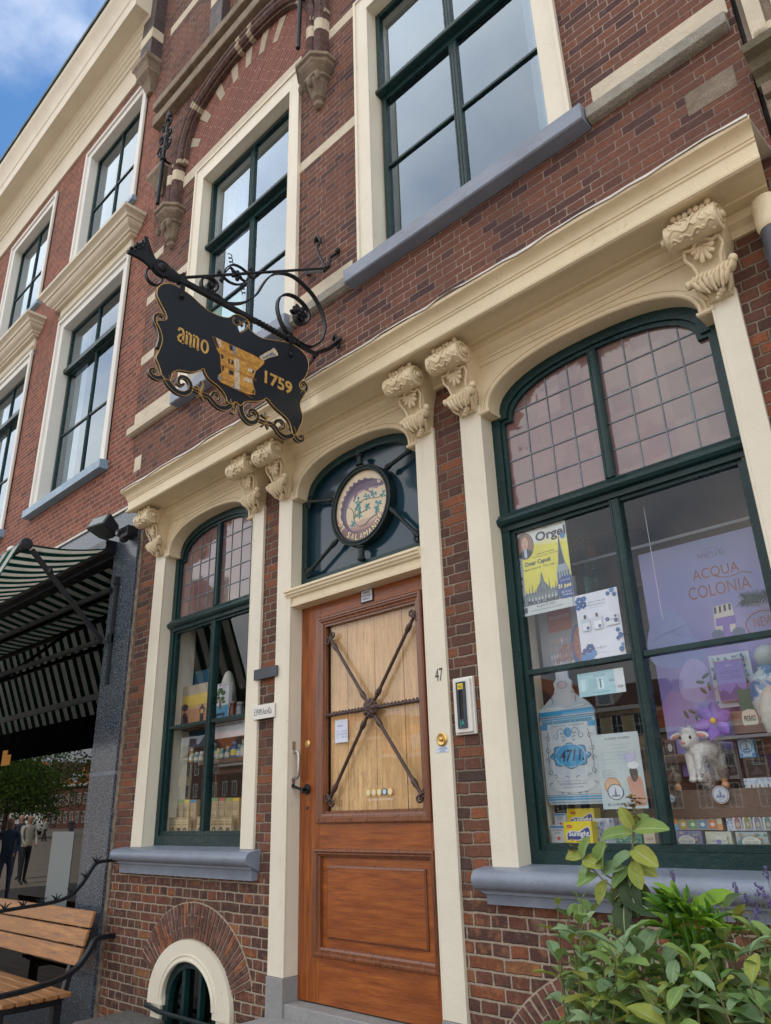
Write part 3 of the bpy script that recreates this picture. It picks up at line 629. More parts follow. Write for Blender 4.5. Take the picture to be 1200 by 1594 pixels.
# ------------------------------------------------------------------ shop windows
def shop_window(x0, x1, zsill, ztr, zmu, zb, cols, rows, sash_y=.085):
    """green arched frame with leaded top light, moulded transom and two-by-two panes below."""
    yf = Y(-sash_y); yb = Y(-sash_y - .06); c = (x0 + x1) / 2; fw = .055
    b = MB(); outer = opening(x0, x1, zsill, SPR, APX, .06)
    inner_top = [(x0 + fw, ztr + .03), (x1 - fw, ztr + .03), (x1 - fw, SPR - fw + .02)] + archline(x0 + fw, x1 - fw, SPR - fw + .02, APX - fw, .05) + [(x0 + fw, SPR - fw + .02)]
    inner_bot = [(x0 + fw - .005, zb), (x1 - fw + .005, zb), (x1 - fw + .005, ztr - .055), (x0 + fw - .005, ztr - .055)]
    b.prism([outer, inner_top, inner_bot], fxz, yf, yb)
    fr = b.build('window', M['green'], house, bevel=.004)
    # sash beads
    b = MB(); fb = .022
    def ringprism(P, Q, y0_, y1_):
        b.prism([P, Q], fxz, y0_, y1_)
    it2 = [(x0 + fw + fb, ztr + .03 + fb), (x1 - fw - fb, ztr + .03 + fb), (x1 - fw - fb, SPR - fw + .02 - fb)] + archline(x0 + fw + fb, x1 - fw - fb, SPR - fw + .02 - fb, APX - fw - fb, .05) + [(x0 + fw + fb, SPR - fw + .02 - fb)]
    ringprism(inner_top, it2, yf + .014, yb)
    b.frame(x0 + fw - .005, x1 - fw + .005, zb, ztr - .055, .024, yf + .016, yb, wb=.03)
    b.build('sash', M['green'], fr, bevel=.003)
    b = MB()   # transom: moulded ledge with its own drip
    b.extx([(yb, ztr - .06), (yf - .004, ztr - .06), (yf - .006, ztr - .035), (yf - .030, ztr - .028), (yf - .040, ztr - .012), (yf - .040, ztr + .004), (yf - .028, ztr + .012), (yf - .012, ztr + .034), (yb, ztr + .036)], x0 - .0 + .002, x1 - .002)
    b.build('transom', M['green'], fr, smooth=25)
    b = MB()   # mullions with a slim roll either side
    za = APX - fw - fb - .006
    for z0_, z1_ in ((zb + .03, ztr - .062), (ztr + .03 + fb, za)):
        b.box(c - .026, c + .026, yf + .006, yb, z0_, z1_); b.tube([(c - .017, yf + .006, z0_), (c - .017, yf + .006, z1_)], .006, 6); b.tube([(c + .017, yf + .006, z0_), (c + .017, yf + .006, z1_)], .006, 6)
    b.build('mullion', M['green'], fr, bevel=.002)
    b = MB()
    for a_, e_ in ((x0 + fw + .019, c - .026), (c + .026, x1 - fw - .019)): b.box(a_, e_, yf + .012, yb, zmu - .013, zmu + .013)
    b.build('glazing_bar', M['green'], fr, bevel=.003)
    b = MB()
    for a_, e_ in ((x0 + fw + .018, c - .025), (c + .025, x1 - fw - .018)): b.box(a_, e_, yf + .034, yf + .036, zb + .02, ztr - .07)
    b.build('pane', M['glass'], fr)
    # leaded light
    b = MB(); yl = yf + .036
    b.prism([[(p[0], p[1]) for p in it2]], fxz, yl, yl + .004); b.build('leaded_light', M['mauve'], fr)
    b = MB(); xa, xb_ = x0 + fw + fb, x1 - fw - fb; za0 = ztr + .03 + fb
    zz_ = za0 + (SPR - fw - za0) * 1.0
    def topat(x):
        a = (xb_ - xa) / 2 - .05; q = min(1, abs(x - c) / a); s0 = SPR - fw + .02 - fb; return s0 + (APX - fw - fb - s0) * max(0, 1 - q ** 2.35) ** (1 / 2.35) if abs(x - c) < a else s0
    for half in (0, 1):
        ha, hb = (xa, c - .026) if half == 0 else (c + .026, xb_); cw = (hb - ha) / cols
        for k in range(1, cols): x = ha + cw * k; b.box(x - .0035, x + .0035, yl - .004, yl + .006, za0, topat(x))
        rh = (APX - fw - fb - za0) / rows
        for k in range(1, rows):
            z = za0 + rh * k; xs0, xs1 = ha, hb
            s0 = SPR - fw + .02 - fb
            if z > s0:
                a = (xb_ - xa) / 2 - .05; q = a * max(0, 1 - ((z - s0) / (APX - fw - fb - s0)) ** 2.35) ** (1 / 2.35); xs0 = max(xs0, c - q); xs1 = min(xs1, c + q)
            if xs1 > xs0: b.box(xs0, xs1, yl - .0046, yl + .0066, z - .0035, z + .0035)
    b.build('came', M['lead'], fr)
    return fr
shop_window(LWX[0], LWX[1], -.205, 1.475, .645, -.135, 4, 5)
shop_window(BWX[0], BWX[1], -.262, 1.43, .612, -.195, 4, 5)

# ------------------------------------------------------------------ upper sash windows of the pharmacy
def sash_window(x0, x1, z0, z1, zr, zm, fwid, parent, rev=.09, mat=None, frmat=None, top_bars=False, cross=.03, sillp=None, frame_d=.02, glass='glassup', wfr=.045, arch=True):
    """cream outer frame, green two-part sash with a middle bar and one glazing bar in the lower sash."""
    c = (x0 + x1) / 2; mat = mat or M['green']; frmat = frmat or M['cream']
    b = MB(); b.prism([[(x0 - fwid, z0), (x1 + fwid, z0), (x1 + fwid, z1 + fwid * 1.3), (x0 - fwid, z1 + fwid * 1.3)], [(x0, z0 - .001), (x0, z1), (x1, z1), (x1, z0 - .001)]][0:1] if False else [[(x0 - fwid, z0), (x0, z0), (x0, z1), (x1, z1), (x1, z0), (x1 + fwid, z0), (x1 + fwid, z1 + fwid * 1.3), (x0 - fwid, z1 + fwid * 1.3)]], fxz, Y(frame_d), Y(-rev - .12))
    for xx, s_ in ((x0, 1), (x1, -1)): b.tube([(xx - s_ * .001, Y(frame_d - .004), z0), (xx - s_ * .001, Y(frame_d - .004), z1)], .007, 6)
    b.tube([(x0, Y(frame_d - .004), z1 + .001), (x1, Y(frame_d - .004), z1 + .001)], .007, 6)
    # back band round the outside
    for xx in (x0 - fwid, x1 + fwid): b.box(xx - .012, xx + .012, Y(frame_d + .014), Y(-.02), z0, z1 + fwid * 1.3 - .012)
    b.box(x0 - fwid - .012, x1 + fwid + .012, Y(frame_d + .014), Y(-.02), z1 + fwid * 1.3 - .012, z1 + fwid * 1.3 + .012)
    fr = b.build('window', frmat, parent, bevel=.003)
    yf = Y(-rev); yb = Y(-rev - .05); b = MB()
    b.frame(x0, x1, zr - .03, z1, wfr, yf, yb, wb=.04); b.frame(x0 + .012, x1 - .012, z0, zr - .03, wfr, yf + .03, yb + .03, wb=.06, wt=.05)
    b.build('sash', mat, fr, bevel=.003)
    b = MB(); b.extx([(yb, zr - .035), (yf - .024, zr - .028), (yf - .030, zr - .020), (yf - .030, zr + .008), (yf - .01, zr + .024), (yb, zr + .024)], x0 + .001, x1 - .001); b.build('meeting_rail', mat, fr, bevel=.002)
    b = MB(); b.box(c - .036, c + .036, yf + .006, yb, zr + .024, z1 - wfr); [b.tube([(c + q, yf + .006, zr + .024), (c + q, yf + .006, z1 - wfr)], .007, 6) for q in (-.026, .0, .026)]
    b.box(c - .036, c + .036, yf + .036, yb + .03, z0 + .06, zr - .08); [b.tube([(c + q, yf + .036, z0 + .06), (c + q, yf + .036, zr - .08)], .007, 6) for q in (-.026, .0, .026)]; b.build('mullion', mat, fr, bevel=.002)
    b = MB(); zs = [zm] + ([zm + (zr - zm) * 2] if False else [])
    for a_, e_ in ((x0 + wfr, c - .036), (c + .036, x1 - wfr)): b.box(a_, e_, yf + .036, yb + .03, zm - .011, zm + .011)
    if top_bars:
        zt_ = (zr + z1) / 2
        for a_, e_ in ((x0 + wfr, c - .036), (c + .036, x1 - wfr)): b.box(a_, e_, yf + .006, yb, zt_ - .011, zt_ + .011)
    b.build('glazing_bar', mat, fr, bevel=.002)
    b = MB()
    for a_, e_ in ((x0 + .02, c - .02), (c + .02, x1 - .02)): b.box(a_, e_, yf + .024, yf + .026, zr + .02, z1 - .02); b.box(a_, e_, yf + .054, yf + .056, z0 + .03, zr - .05)
    b.build('pane', M[glass], fr)
    return fr
def curtains(x0, x1, z0, z1, wl, wr, parent, d=.30):
    for a_, e_ in ((x0 + .03, x0 + wl), (x1 - wr, x1 - .03)):
        if e_ - a_ < .05: continue
        b = MB(); n = 36; rings = []
        for k in range(n + 1):
            x = a_ + (e_ - a_) * k / n; yy = Y(-d) + .025 * sin(k * .95) + .008 * sin(k * 2.3); rings.append([(x, yy, z0), (x, yy + .004, z0), (x, yy + .004 - .02, z1), (x, yy - .02, z1)])
        b.loft(rings); b.build('curtain', M['curtain'], parent, smooth=True)
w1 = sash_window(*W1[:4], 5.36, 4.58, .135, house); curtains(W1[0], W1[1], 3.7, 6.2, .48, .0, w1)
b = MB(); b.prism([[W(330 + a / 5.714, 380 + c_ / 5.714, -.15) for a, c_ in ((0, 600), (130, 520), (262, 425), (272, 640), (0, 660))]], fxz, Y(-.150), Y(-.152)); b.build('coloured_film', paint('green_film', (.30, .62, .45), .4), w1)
w2 = sash_window(*W2[:4], 5.38, 4.60, .135, house); curtains(W2[0], W2[1], 3.7, 6.2, .0, .22, w2)
for x0, x1 in ((-5.56, -3.88), (-3.20, -1.26)):
    b = MB(); b.extx([(Y(-.14), 3.665), (Y(.10), 3.640), (Y(.105), 3.632), (Y(.105), 3.530), (Y(.095), 3.522), (Y(-.14), 3.522)], x0, x1); b.build('window_sill', M['sill'], house, bevel=.004)

# ------------------------------------------------------------------ stone bands and blocks
def band(x0, x1, z0, z1, d, mat='whitestone', name='stone_band', bev=.004):
    b = MB(); b.box(x0, x1, Y(d), Y(-.05), z0, z1); return b.build(name, M[mat], house, bevel=bev)
for x0, x1 in ((-6.45, -5.565), (-3.875, -3.205), (-1.255, -.47)):
    band(x0 + .03, x1, 3.665, 3.80, .006)
    b = MB(); b.extx([(Y(-.05), 3.662), (Y(.02), 3.662), (Y(.062), 3.625), (Y(.062), 3.552), (Y(.03), 3.540), (Y(-.05), 3.540)], x0, x1 - (.0 if x1 < -1 else .01)); b.build('stone_band', M['greystone'] if x0 > -6 else M['whitestone'], house, bevel=.004)
for x0, x1 in ((-3.852, -3.118), (-1.362, -.47)): band(x0, x1, 5.115, 5.222, .004)
for z0, x0, x1 in ((5.15, -6.44, -6.20), (5.15, -5.86, -5.57), (5.72, -6.46, -6.18), (4.38, -6.42, -6.16), (3.12, -6.33, -6.2)): band(x0, x1, z0, z0 + (.11 if z0 > 3.5 else .16), .004, name='stone_block')
band(-5.86, -3.84, 6.402, 6.555, .012, name='stone_lintel'); band(-3.84 + .28, -3.12, 6.402, 6.52, .004); 
band(-.76, -.515, 3.19, 3.335, .003, 'brownstone', 'stone_block')
# string course high up, left end stepped
for x0, x1, z0, z1, d in ((-6.62, -.6, 7.86, 8.0, .10), (-6.62, -.6, 8.0, 8.12, .06), (-6.62, -.6, 8.12, 8.24, .12)): band(x0, x1, z0, z1 - .002, d, 'brownstone', 'string_course', .012)
for z in (9.55, 11.2): band(-6.6, -.6, z, z + .15, .004)
# brick strips with stone blocks above the string course
for xs, zb_ in ((-5.30, 8.245), (-3.6, 8.245)):
    b = MB(); b.box(xs - .12, xs + .12, Y(.10), Y(0), zb_, 13.2); b.build('brick_strip', M['brick_dark'], house, bevel=.006)
    for z in (8.75, 9.8): band(xs - .125, xs + .125, z, z + .22, .105, 'whitestone', 'stone_block')
b = MB(); b.box(-7.1, -6.80, Y(.16), Y(-.02), 9.25, 13.2); b.build('corner_strip', M['brick_dark'], house, bevel=.01)
for z in (9.60, 10.5): band(-7.105, -6.795, z, z + .18, .165, 'whitestone', 'stone_block')
b = MB(); b.loft([[(-6.95 - r_, Y(-.02), z), (-6.95 + r_, Y(-.02), z), (-6.95 + r_, Y(d), z), (-6.95 - r_, Y(d), z)] for z, r_, d in ((9.249, .20, .22), (9.18, .20, .22), (9.14, .17, .19), (9.06, .15, .16), (9.02, .16, .17), (8.94, .10, .10), (8.78, .05, .05))]); b.build('corner_bracket', M['brownstone'], house, bevel=.006)

# ------------------------------------------------------------------ relieving arch over the upper left window
AC = [(-5.93, 6.72), (-5.90, 6.98), (-5.80, 7.24), (-5.62, 7.42), (-5.35, 7.54), (-5.0, 7.61), (-4.72, 7.62), (-4.44, 7.61), (-4.1, 7.54), (-3.84, 7.40), (-3.68, 7.20), (-3.60, 6.98), (-3.58, 6.72)]
ac = catmull(AC, 8); L_, R_ = stroke(ac, .25)
b = MB()
stonek = {0, 1, 22, 23, 44, 45, 50, 51, 73, 74, 94, 95}
for k in range(len(ac) - 1):
    st = k in stonek
    m_ = 1 if st else 0; q = [L_[k], L_[k + 1], R_[k + 1], R_[k]]
    b.prism([q], fxz, Y(.055 + (.002 if st else 0)), Y(-.03), m_)
    mid = [(Vector(L_[j]) * .30 + Vector(R_[j]) * .70) for j in (k, k + 1)]; mid2 = [(Vector(L_[j]) * .68 + Vector(R_[j]) * .32) for j in (k, k + 1)]
    for mm, rr in ((mid, .045), (mid2, .040)): b.tube([(p.x, Y(.062), p.y) for p in mm], rr, 8, m=m_)
b.build('relieving_arch', [M['vouss2'], M['duststone']], house, smooth=30)
b = MB(); b.prism([[(-5.84, 6.556), (-3.66, 6.556)] + [(p[0], p[1]) for p in reversed(R_) if p[1] > 6.57][::1]], fxz, Y(.003), Y(-.02)); b.build('tympanum', M['brick_tymp'], house)
for (ax_, az_) in ((-5.52, 7.20), (-5.24, 7.33), (-4.97, 7.38), (-4.72, 7.40), (-4.46, 7.37), (-4.2, 7.3), (-5.72, 6.96)):
    dv_ = Vector((ax_ + 4.74, az_ - 6.2)).normalized(); p = Vector((ax_, az_)); n_ = Vector((-dv_.y, dv_.x)) * .045
    b = MB(); b.prism([[tuple(p - dv_ * .16 - n_), tuple(p - dv_ * .16 + n_), tuple(p + dv_ * .12 + n_ * 1.3), tuple(p + dv_ * .12 - n_ * 1.3)]], fxz, Y(.008), Y(-.01)); b.build('stone_block', M['duststone'], house)
# shafts under the arch, with stone ring and moulded corbel
for xs in (-5.98, -3.58):
    b = MB()
    for z0_, z1_, m_ in ((6.10, 6.50, 0), (6.50, 6.64, 1), (6.64, 6.80, 0)):
        b.box(xs - .115, xs + .115, Y(.05), Y(-.02), z0_ + .001, z1_ - .001, m_)
        for dx in (-.06, .05): b.tube([(xs + dx, Y(.055), z0_ + .001), (xs + dx, Y(.055), z1_ - .001)], .055, 12, m=m_)
    b.build('brick_shaft', [M['vouss2'], M['whitestone']], house, smooth=30)
    def octo(r, d, z): return [(xs + r * cx2, Y(d * cy2), z) for cx2, cy2 in ((-1, -.1), (-1, .45), (-.5, 1), (.5, 1), (1, .45), (1, -.1))]
    b = MB(); b.loft([octo(.02, .03, 5.64), octo(.045, .06, 5.66), octo(.05, .065, 5.69), octo(.03, .045, 5.715), octo(.055, .075, 5.74), octo(.075, .09, 5.80), octo(.10, .12, 5.90), octo(.13, .14, 5.915), octo(.13, .14, 5.935), octo(.10, .12, 5.95), octo(.14, .16, 5.99), octo(.175, .185, 6.02), octo(.175, .185, 6.05), octo(.20, .21, 6.06), octo(.20, .21, 6.095), octo(.17, .18, 6.10)])
    for a_ in (-.11, 0, .11): b.blob((xs + a_, Y(.13), 5.86), (.02, .03, .055))
    b.build('stone_corbel', M['brownstone'], house, bevel=.006)
b = MB(); b.loft([[(-6.32 - r_, Y(-.02), z), (-6.32 + r_, Y(-.02), z), (-6.32 + r_, Y(d), z), (-6.32 - r_, Y(d), z)] for z, r_, d in ((6.92, .15, .16), (6.86, .15, .16), (6.82, .12, .13), (6.74, .09, .09), (6.62, .03, .03))]); b.build('corner_bracket', M['brownstone'], house, bevel=.005)
# iron wall anchors
for xs, z0_, z1_ in ((-6.12, 6.28, 7.55), (-3.70, 6.40, 7.75)):
    b = MB(); yy = Y(.15)
    b.tube([(xs - .02, yy, z0_), (xs, yy, (z0_ + z1_) / 2 + .02)], .022, 8); b.blob((xs, yy, (z0_ + z1_) / 2), (.04, .04, .03)); b.tube([(xs, yy, (z0_ + z1_) / 2), (xs + .03, yy, z1_)], [.022, .010], 8)
    b.tube([(xs, yy, (z0_ + z1_) / 2), (xs, Y(-.02), (z0_ + z1_) / 2)], .015, 6); b.blob((xs + .035, yy, z1_), (.045, .03, .05))
    zc_ = (z0_ + z1_) / 2 + .12
    for s_ in (-1, 1):
        for k, zz2 in enumerate((zc_, zc_ + .17, zc_ + .34)):
            R_k = (.085, .075, .060)[k]; sp = spiral(0, 0, R_k, .016, -pi / 2 - .9, 2 * pi - .6, 20)
            P = [(xs, yy, zz2 - .03)] + [(xs + s_ * (R_k * .95 + q[0]), yy, zz2 + .07 + q[1]) for q in sp]
            b.tube(P, .0115, 6)
    b.blob((xs + .03, yy, z1_ - .06), (.05, .03, .02)); b.blob((xs + .03, yy, z1_ + .05), (.02, .02, .05))
    b.build('wall_anchor', M['iron'], house, smooth=40)
# ------------------------------------------------------------------ door
DZ0, DZ1 = -.985, 1.30
x0, x1 = DRX; yd = Y(-.085)
b = MB()       # leaf: stiles and rails round the glazed opening and the panel
gx0, gx1, gz0, gz1 = -3.655, -2.775, -.05, 1.165; px0, px1, pz0, pz1 = -3.69, -2.748, -.755, -.205
b.box(x0 + .002, gx0, yd, yd + .05, DZ0, DZ1, 0); b.box(gx1, x1 - .002, yd, yd + .05, DZ0, DZ1, 0)
b.box(gx0, gx1, yd + .001, yd + .05, gz1, DZ1, 1); b.box(gx0, gx1, yd + .001, yd + .05, pz1, gz0, 1); b.box(gx0, gx1, yd + .001, yd + .05, DZ0, pz0, 1)
b.box(gx0, gx1, yd + .022, yd + .05, pz0, pz1, 1)
door = b.build('door', [M['oakv'], M['oakh']], house, bevel=.002)
tag(door, 'varnished brown oak door with star shaped iron grille', None)
b = MB()
def mould(x0, x1, z0, z1, prof, y):
    """mitred moulding: prof = list of (inset, height towards the street)."""
    n = len(prof)
    for k in range(n - 1):
        (i0, h0), (i1, h1) = prof[k], prof[k + 1]
        A = [(x0 + i0, z0 + i0), (x1 - i0, z0 + i0), (x1 - i0, z1 - i0), (x0 + i0, z1 - i0)]; B = [(x0 + i1, z0 + i1), (x1 - i1, z0 + i1), (x1 - i1, z1 - i1), (x0 + i1, z1 - i1)]
        for s_ in range(4):
            t_ = (s_ + 1) % 4; b.add([(A[s_][0], y - h0, A[s_][1]), (A[t_][0], y - h0, A[t_][1]), (B[t_][0], y - h1, B[t_][1]), (B[s_][0], y - h1, B[s_][1])], [(0, 1, 2, 3)])
mould(gx0 - .018, gx1 + .018, gz0 - .018, gz1 + .018, [(0, -.001), (0, .012), (.008, .020), (.018, .020), (.024, .013), (.030, .013), (.040, .004), (.052, .002), (.054, -.006), (.066, -.006), (.067, -.030)], yd)
mould(px0 - .004, px1 + .004, pz0 - .004, pz1 + .004, [(0, -.001), (0, .012), (.006, .021), (.016, .022), (.024, .012), (.032, .012), (.036, .002), (.046, -.004), (.050, -.022)], yd)
mould(px0 + .088, px1 - .088, pz0 + .088, pz1 - .088, [(0, -.021), (.0, -.016), (.006, -.012), (.010, -.010)], yd)
b.build('moulding', M['oakdark'], door, recalc=False)
b = MB(); b.box(px0 + .098, px1 - .098, yd + .0102, yd + .03, pz0 + .098, pz1 - .098); b.build('raised_panel', M['oakh'], door)
b = MB(); wx = [-3.60, -3.435, -3.19, -2.985, -2.83]; wx = [-3.60, -3.44, -3.20, -2.965, -2.76]
for k in range(4): b.box(wx[k] + .0025, wx[k + 1] - .0025, yd + .044 + .001 * (k % 2), yd + .06, .0, 1.12)
b.build('inner_boards', M['plank'], door)
b = MB(); b.box(gx0 + .05, gx1 - .05, yd + .032, yd + .034, gz0 + .05, gz1 - .05); b.build('pane', glassmat('door_glass', (1, .98, .95), layers=1.1, wavy=.001), door)
# grille: six reeded rods from a rosette, scrolled ends in the corners
b = MB(); yg = yd + .006; rc = (-3.20, .556)
ends = [(-3.565, 1.045), (-2.815, 1.055), (-3.60, .50), (-2.79, .62), (-3.575, .045), (-2.815, .05)]
ends[2] = (-3.597, .552); ends[3] = (-2.79, .560)
for k, (ex, ez) in enumerate(ends):
    hor = k in (2, 3); n_ = 26; P = []; R = []
    for i in range(n_ + 1):
        t = .10 + (.90) * i / n_ if hor else .09 + .87 * i / n_; P.append((rc[0] + (ex - rc[0]) * t, yg + (.004 if hor else -.004), rc[1] + (ez - rc[1]) * t))
        r_ = .0105 if not hor else .009 + .0035 * abs(sin(i * 1.7)) * (1 - .2 * sin(i * .8)); 
        if not hor and (i in (2, 3, 22, 23)): r_ = .017
        R.append(r_)
    b.tube(P, R, 10)
    if hor:
        for i in range(3, n_, 2): p = P[i]; b.blob((p[0], p[1] - .005, p[2] + .010 * (1 if i % 4 else -1)), (.010, .007, .007), Matrix.Rotation(i, 3, 'Y'), 8, 6)
    else:
        dv_ = Vector((ex - rc[0], ez - rc[1])).normalized(); pr = Vector((-dv_.y, dv_.x)); e_ = Vector(rc) + (Vector((ex, ez)) - Vector(rc)) * .96
        for s_ in (-1, 1):
            cc = e_ + pr * s_ * .026 + dv_ * .006; a0 = atan2((e_ - cc).y, (e_ - cc).x); pts = spiral(cc.x, cc.y, .026, .005, a0, a0 + s_ * 8.2, 26)
            b.tube([(p[0], yg - .004, p[1]) for p in pts], .0065, 8)
        b.blob((e_.x, yg - .006, e_.y), (.015, .012, .015))
b.lathe([(0, -.012), (.052, -.010), (.058, .0), (.050, .008), (.052, .012), (.034, .014), (.030, .020), (.012, .022), (.0, .024)], Matrix.Translation((rc[0], yg - .006, rc[1])) @ Matrix.Rotation(pi / 2, 4, 'X'), 28)
for k in range(8): a = k * pi / 4; b.blob((rc[0] + .034 * cos(a), yg - .022, rc[1] + .034 * sin(a)), (.016, .006, .009), Matrix.Rotation(-a, 3, 'Y'), 8, 6)
for k in range(12): a = k * pi / 6; b.blob((rc[0] + .053 * cos(a), yg - .010, rc[1] + .053 * sin(a)), (.008, .008, .008), n=8, q=6)
for k in range(5): a = k * 2 * pi / 5; b.blob((rc[0] + .012 * cos(a), yg - .028, rc[1] + .012 * sin(a)), (.008, .005, .008), n=8, q=6)
b.build('grille', M['browniron'], door, smooth=50)
b = MB(); cxh, czh = -3.765, .395; b.lathe([(0, 0), (.024, 0), (.025, .004), (.018, .008), (.0, .009)], Matrix.Translation((cxh, yd, czh)) @ Matrix.Rotation(pi / 2, 4, 'X'), 24); b.build('lock_cylinder', M['brass'], door, smooth=35)
b = MB(); hx, hz = -3.765, .128
b.lathe([(0, 0), (.030, 0), (.031, .006), (.020, .010), (.011, .014), (.010, .045), (.013, .05), (.0, .054)], Matrix.Translation((hx, yd, hz)) @ Matrix.Rotation(pi / 2, 4, 'X'), 20)
b.tube([(hx, yd - .046, hz), (hx - .035, yd - .052, hz + .010), (hx - .075, yd - .056, hz + .022)], [.009, .008, .010], 10); b.tube([(hx, yd - .046, hz), (hx + .018, yd - .05, hz - .02)], [.009, .007], 10); b.blob((hx - .078, yd - .056, hz + .023), (.013, .012, .013))
b.build('door_handle', M['iron'], door, smooth=40)
b = MB(); b.tube([(hx + .004, yd - .0015, hz - .10), (hx + .004, yd - .0015, hz - .115)], .006, 8); b.build('keyhole', M['iron'], door)

# transom of the doorcase and the fanlight
b = MB(); b.extx([(Y(-.12), 1.278), (Y(.012), 1.278), (Y(.014), 1.300), (Y(.006), 1.303), (Y(.008), 1.335), (Y(.026), 1.342), (Y(.030), 1.352), (Y(.040), 1.358), (Y(.042), 1.372), (Y(.052), 1.376), (Y(.052), 1.392), (Y(.035), 1.398), (Y(-.12), 1.412)], x0 - .035, x1 + .0)
b.build('door_transom', M['creamhead'], house, smooth=25, bevel=.001)
b = MB(); fw = .055; fo = opening(x0, x1, 1.40, SPR, APX, .06); fi = [(x0 + fw, 1.475), (x1 - fw, 1.475), (x1 - fw, SPR - fw + .02)] + archline(x0 + fw, x1 - fw, SPR - fw + .02, APX - fw, .05) + [(x0 + fw, SPR - fw + .02)]
b.prism([fo, fi], fxz, Y(-.075), Y(-.14)); fan = b.build('fanlight', M['green'], house, bevel=.004)
b = MB(); b.prism([fi], fxz, Y(-.115), Y(-.12)); b.build('pane', M['petrol'], fan)
ov = (-3.228, 1.852); orx, orz = .262, .262
b = MB(); ell = lambda r_: [(ov[0] + r_ * cos(2 * pi * k / 48), ov[1] + r_ * sin(2 * pi * k / 48)) for k in range(48)]
b.prism([ell(.278), ell(.242)], fxz, Y(-.052), Y(-.100))
b.tube([(p[0], Y(-.052), p[1]) for p in ell(.271)], .009, 8, closed=True); b.tube([(p[0], Y(-.054), p[1]) for p in ell(.249)], .009, 8, closed=True)
b.build('oval_frame', M['darkiron'], fan, smooth=40)
b = MB()
def rod(a, e, r_=.013, yy=Y(-.06)):
    n_ = 14; P = [(a[0] + (e[0] - a[0]) * i / n_, yy, a[1] + (e[1] - a[1]) * i / n_) for i in range(n_ + 1)]; b.tube(P, [r_ * (1.45 if i in (1, 2, 12, 13) else .85 if i in (0,) else 1) for i in range(n_ + 1)], 10)
def curl(cx, cz, r_, a0, a1, w_=.0075, yy=Y(-.062)): b.tube([(p[0], yy, p[1]) for p in spiral(cx, cz, r_, .006, a0, a1, 22)], w_, 8)
rods = [((ov[0], ov[1] + .28), (ov[0], 2.215), .020, ()), ((ov[0], ov[1] - .28), (ov[0], 1.47), .020, ()), ((ov[0] - .265, ov[1] + .12), (x0 + .085, 2.035), .013, ((x0 + .10, 2.055, 1), (x0 + .075, 2.01, -1))),
        ((ov[0] - .225, ov[1] - .18), (x0 + .075, 1.50), .013, ((x0 + .10, 1.505, 1), (x0 + .07, 1.535, -1))), ((ov[0] + .23, ov[1] + .18), (x1 - .10, 2.09), .014, ((x1 - .11, 2.115, 1), (x1 - .075, 2.075, -1))), ((ov[0] + .265, ov[1] - .10), (x1 - .075, 1.50), .013, ((x1 - .095, 1.492, 1), (x1 - .062, 1.53, -1)))]
for a_, e_, r_, cs_ in rods:
    b = MB(); rod(a_, e_, r_)
    for cx, cz, s_ in cs_: curl(cx, cz, .030, 0, s_ * 8)
    b.build('grille_rod', M['darkiron'], fan, smooth=45)

# painted oval board with the salamander
b = MB(); cols = [flat((.62, .52, .37), .5)]
def cidx(c, r_=.5):
    m_ = flat(c, r_)
    if m_ not in cols: cols.append(m_)
    return cols.index(m_)
b.prism([ell(.246)], fxz, Y(-.068), Y(-.09), 0)
def cres(r0, a0, a1, yy, c):
    n_ = 30; P = [(ov[0] + .2455 * cos(radians(a0 + (a1 - a0) * k / n_)), ov[1] + .2455 * sin(radians(a0 + (a1 - a0) * k / n_))) for k in range(n_ + 1)]; Q = [(ov[0] + (.2455 - (.2455 - r0) * sin(pi * k / n_)) * cos(radians(a0 + (a1 - a0) * k / n_)), ov[1] + (.2455 - (.2455 - r0) * sin(pi * k / n_)) * sin(radians(a0 + (a1 - a0) * k / n_))) for k in range(1, n_)]
    b.prism([P + Q[::-1]], fxz, Y(yy), Y(-.0685), cidx(c))
cres(.10, -175, -5, -.0679, (.50, .36, .30)); cres(.14, -172, -12, -.0678, (.36, .235, .215)); cres(.165, -168, -20, -.0677, (.22, .14, .15))
OS = 8.5714      # zoom factor of the measured close-up, origin (500, 700)
def OP(zx, zy): p = W(500 + zx / OS, 700 + zy / OS, -.07); return (p[0] + .007, p[1])
lay = [0]
def opoly(P, c, smooth_=0):
    lay[0] += 1; Q = [OP(*p) for p in P]; Q = catmull(Q, smooth_, True) if smooth_ else Q; b.prism([Q], fxz, Y(-.0676 + .00006 * lay[0]), Y(-.0685), cidx(c))
opoly([(270, 960), (250, 900), (262, 850), (250, 800), (275, 760), (262, 710), (295, 680), (290, 640), (330, 610), (325, 565), (365, 550), (370, 500), (415, 490), (420, 445), (470, 445), (490, 405), (540, 410), (570, 378), (620, 390), (660, 380), (730, 392), (785, 398), (815, 430), (828, 452), (800, 480), (760, 488), (740, 512), (690, 520), (640, 525), (580, 535), (520, 570), (460, 600), (410, 650), (370, 700), (345, 770), (330, 850), (330, 930), (345, 1000), (380, 1060), (430, 1095), (500, 1112), (470, 1122), (400, 1112), (340, 1080), (295, 1030)], (.13, .095, .15), 3)
opoly([(270, 940), (262, 850), (275, 770), (300, 690), (335, 610), (385, 530), (440, 465), (500, 430), (570, 400), (650, 395), (720, 402), (640, 425), (560, 445), (480, 490), (420, 560), (365, 640), (325, 720), (300, 800), (290, 880), (300, 960), (330, 1040), (300, 1020)], (.075, .055, .095), 3)
opoly([(345, 800), (352, 740), (385, 670), (430, 610), (500, 560), (590, 520), (680, 500), (760, 488), (700, 515), (600, 535), (520, 575), (450, 625), (395, 690), (360, 770)], (.36, .27, .33), 3)
opoly([(470, 560), (480, 600), (455, 650), (440, 690), (415, 700), (432, 660), (430, 610)], (.17, .13, .18), 3)
